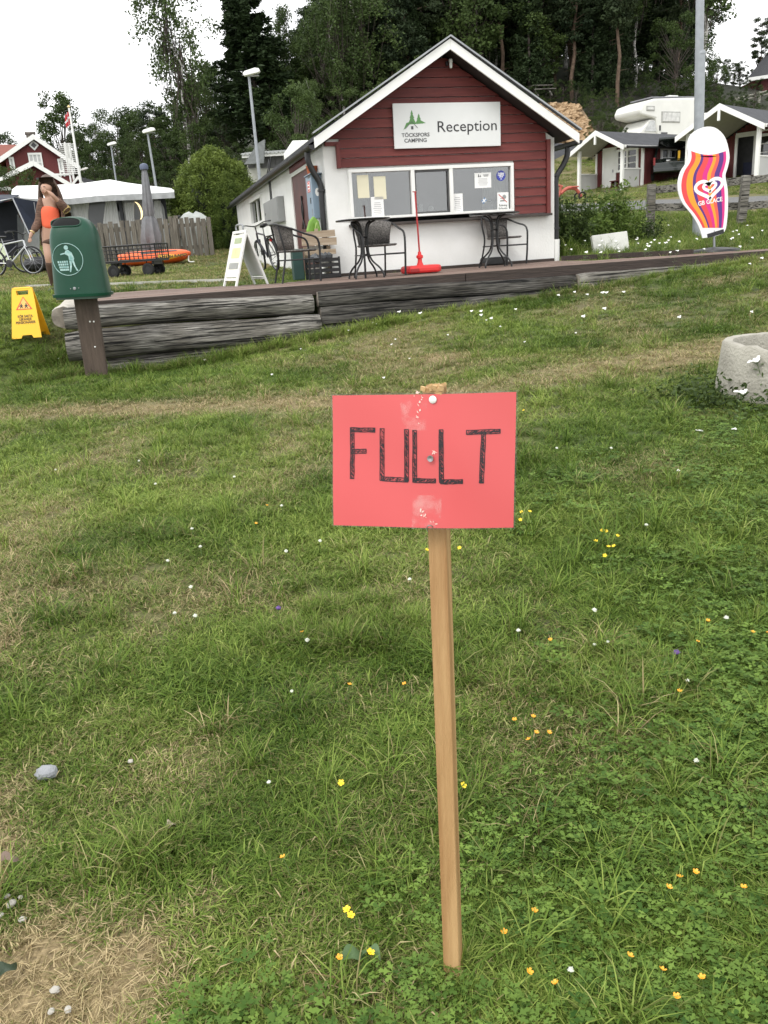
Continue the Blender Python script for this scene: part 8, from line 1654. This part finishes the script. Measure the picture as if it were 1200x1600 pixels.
def proto_yarrow(h_=.25, w_=.045):
    mb = MB(); g_ = random.Random(9)
    for i in range(22): a = g_.uniform(0, 6.28); r_ = w_*math.sqrt(g_.random()); mb.lathe([(0, -.004), (.011, 0), (.008, .005), (0, .006)], (r_*math.cos(a), r_*math.sin(a), g_.uniform(-.004, .004)), 6)
    mb.cur = 1; mb.tube([(0, 0, -.005), (.01, 0, -h_)], .002, 5)
    for i in range(7): a = i*2.3; mb.tube([(0, 0, -.03), (w_*.7*math.cos(a), w_*.7*math.sin(a), -.003)], .0012, 4)
    for i in range(8): z = -.05-.022*i; a = i*2.1; mb.add([(0, 0, z), (.03*math.cos(a)-.006*math.sin(a), .03*math.sin(a)+.006*math.cos(a), z+.012), (.05*math.cos(a), .05*math.sin(a), z+.008), (.03*math.cos(a)+.006*math.sin(a), .03*math.sin(a)-.006*math.cos(a), z+.012)], [(0, 1, 2, 3)])
    o = mb.build('tmp', [PETW, STEMG]); me = o.data; bpy.data.objects.remove(o); return me
YAR = proto_yarrow(); YARS = proto_yarrow(.09, .028)
def flower(name, me, px, py, h_, label, group, tilt=.35, s_=1.0, cat='flower'):
    y = GP(px, py+h_*F_PX/3); g0 = GP(px, py); lo, hi = .5, 40
    d = ray(px, py); Y = bis(lambda Y: EYE+d[2]*Y/d[1]-G(d[0]*Y/d[1], Y)-h_, .55, max(.6, g0.y)); p = Vector(np.array([0, 0, EYE])+d*(Y/d[1]))
    o = bpy.data.objects.new(name, me); COL.objects.link(o); o.location = p; o.scale = (s_,)*3; o.rotation_euler = (random.uniform(-tilt, tilt)+.45*(name == 'buttercup')+.5*(name == 'small_yarrow'), random.uniform(-tilt, tilt), random.uniform(-.6, .6)); tag(o, label, cat, group)
for px, py in ((542, 1421), (548, 1430), (579, 1488), (724, 1227), (667, 859), (718, 856), (681, 857), (815, 800), (828, 799), (813, 812), (941, 829), (947, 830), (965, 837), (931, 845), (951, 854), (959, 853), (945, 868), (818, 641), (533, 1223)):
    flower('buttercup', BUT[0], px, py, .055, 'small open yellow buttercup in the lawn', 'yellow buttercups in the lawn', s_=.85)
for px, py in ((442, 1340), (835, 1424), (827, 1519), (868, 1537), (984, 1494), (1035, 1516), (1057, 1558), (1097, 1528), (1087, 1363), (1045, 1387), (1162, 1387), (1062, 1371), (530, 1497), (788, 1457), (804, 1125), (833, 1120), (858, 1145), (838, 1145), (1106, 970), (1090, 1003), (1062, 1080), (1176, 988), (860, 1000), (472, 988), (1200, 989), (546, 1070), (632, 1069), (826, 1156), (640, 750), (417, 790), (400, 818)):
    flower('budding_buttercup', BUT[1], px, py, .06, 'small amber half-closed buttercup in the lawn', 'amber half-closed buttercups in the lawn', s_=.78)
for px, py in ((929, 953), (950, 1003), (929, 1007), (1135, 965), (1074, 1063), (480, 1000), (262, 876), (298, 917), (313, 854), (273, 958), (447, 861), (366, 745), (440, 790), (300, 826), (217, 720), (87, 734), (456, 1080), (1088, 1188), (810, 985), (892, 1515), (420, 1222), (305, 962), (243, 756), (500, 845), (1010, 820), (870, 700), (1060, 735), (640, 905), (955, 700)):
    flower('clover_flower', CLO, px, py, .05, 'small white clover head in the lawn', 'white clover heads in the lawn', s_=.6 if py > 1000 else .8)
for px, py in ((1057, 1019), (435, 950)): flower('purple_flower', PUR, px, py, .05, 'tiny dark purple flower head in the lawn', 'purple flower heads in the lawn')
for px, py in ((610, 471), (610, 479), (624, 487), (625, 459), (583, 504), (588, 506), (657, 489), (737, 486), (752, 486), (752, 492), (806, 483), (768, 497), (873, 461), (898, 456), (918, 460), (942, 457), (948, 457), (975, 456), (912, 494), (945, 482), (760, 500), (618, 530), (700, 523), (782, 510), (545, 516), (1175, 487), (1062, 495), (900, 520), (820, 534), (612, 538), (640, 560), (320, 562), (425, 585), (470, 545), (92, 560), (70, 585), (600, 590), (1191, 403), (1172, 412)):
    flower('small_yarrow', YARS, px, py, .12 if py < 500 else .05, 'small white flower cluster in the grass below the deck logs', 'white flowers below the deck logs', .15, random.uniform(.5, .75) if py < 500 else random.uniform(.3, .42))
for px, py, s_ in ((1181, 562, 1.15), (1174, 569, .9), (1160, 612, 1.0), (1094, 673, .5), (1148, 670, .4)): flower('yarrow', YAR, px, py, .25*s_ if py < 650 else .12, 'white yarrow head beside the concrete ring', 'yarrow beside the concrete ring', .35, s_*.9)
gm = np.random.default_rng(90)
for i in range(60):
    px, py = gm.uniform(880, 1195), gm.uniform(346, 396)
    if 1050 < px < 1145 and py < 372: continue
    flower('small_yarrow', YARS, px, py, .25, 'small white flower cluster in the meadow grass right of the kiosk', 'white flowers in the meadow grass', .2, gm.uniform(.45, .8))
# ------------------------------------------------------------------ stones and leaves on the lawn
STN = M('grey_stone', (.17, .18, .19), .75, scale=9, col2=(.44, .45, .47), bump=.5, bscale=60); PEB = M('pale_pebble', (.33, .31, .27), .85, scale=12, col2=(.52, .5, .45), bump=.3)
def stone(px, py, w_px, label, mat, seed, group=None, hfac=.62):
    p = GP(px, py); r_ = w_px/2*p.y/F_PX*1.12; g_ = np.random.default_rng(seed); n = 11; vs = []
    for k_, (ph) in enumerate((-.9, -.35, .1, .55, 1.0, 1.35)):
        for j in range(n): a = 2*math.pi*j/n; q = 1+g_.normal(0, .09); vs.append((r_*math.cos(ph)*math.cos(a)*q, r_*.8*math.cos(ph)*math.sin(a)*q, r_*hfac*(math.sin(ph)*(1+g_.normal(0, .05))+.62)))
    t = MB().add(vs, [(k_*n+j, k_*n+(j+1) % n, (k_+1)*n+(j+1) % n, (k_+1)*n+j) for k_ in range(5) for j in range(n)]+[tuple(range(n-1, -1, -1)), tuple(5*n+j for j in range(n))]).build('stone', mat); t.location = p+V(0, 0, -.002+.012); t.rotation_euler = (0, 0, seed); tag(t, label, 'stone', group); t.data.polygons.foreach_set('use_smooth', [True]*len(t.data.polygons)); t.data.set_sharp_from_angle(angle=R(28)); return t
stone(75, 1218, 36, 'fist-sized angular grey stone lying in the lawn, near the left edge', STN, 3)
for i, (px, py, w_) in enumerate(((12, 1408, 13), (20, 1420, 18), (34, 1409, 10), (37, 1444, 14), (3, 1437, 12))): stone(px, py, w_, 'pale pebble in the small heap at the left edge of the lawn', PEB, 10+i, 'pebbles heaped at the left edge')
for i, (px, py, w_) in enumerate(((82, 1588, 14), (108, 1586, 16), (88, 1555, 18))): stone(px, py, w_, 'pale pebble half sunk in the dry straw patch at the bottom left', PEB, 20+i, 'pebbles in the dry patch')
stone(205, 1196, 10, 'tiny pale pebble in the grass right of the grey stone', PEB, 31)
LEAFD = M('withered_leaf', (.16, .11, .085), .8, scale=20, col2=(.27, .2, .16)); LEAFG = M('broad_green_leaf', (.03, .05, .025), .5, var=.3, scale=20)
def deadleaf(px, py, L_, label, mat, rz, name='fallen_leaf'):
    p = GP(px, py); n = 8; vs = []
    for i in range(n+1):
        t_ = i/n; w_ = .32*math.sin(math.pi*t_)**.8+.01
        for s_ in (-1, 0, 1): vs.append((L_*(t_-.5), L_*w_*s_, .012+.012*abs(s_)*math.sin(t_*5)+.010*math.sin(t_*3)))
    o = MB().add(vs, [(i*3+j, (i+1)*3+j, (i+1)*3+j+1, i*3+j+1) for i in range(n) for j in range(2)]).build(name, mat, smooth=True); o.location = p+V(0, 0, .018); o.rotation_euler = (R(12), 0, rz); tag(o, label, 'leaf')
deadleaf(17, 1360, .042, 'withered brown leaf on the grass at the left edge', LEAFD, .5); deadleaf(12, 1536, .05, 'dark green broad leaf at the left edge of the dry patch', LEAFG, 1.0)
deadleaf(552, 1512, .05, 'broad round green leaf below the yellow buttercups, left one', M('plantain_leaf', (.07, .13, .04), .5, var=.2), .3, 'plantain_leaf'); deadleaf(578, 1514, .05, 'broad round green leaf below the yellow buttercups, right one', MATS['plantain_leaf'], 2.6, 'plantain_leaf'); deadleaf(270, 1308, .035, 'pale dry leaf scrap in the middle of the lawn, left part', M('straw_leaf', (.42, .36, .26), .8), .9)
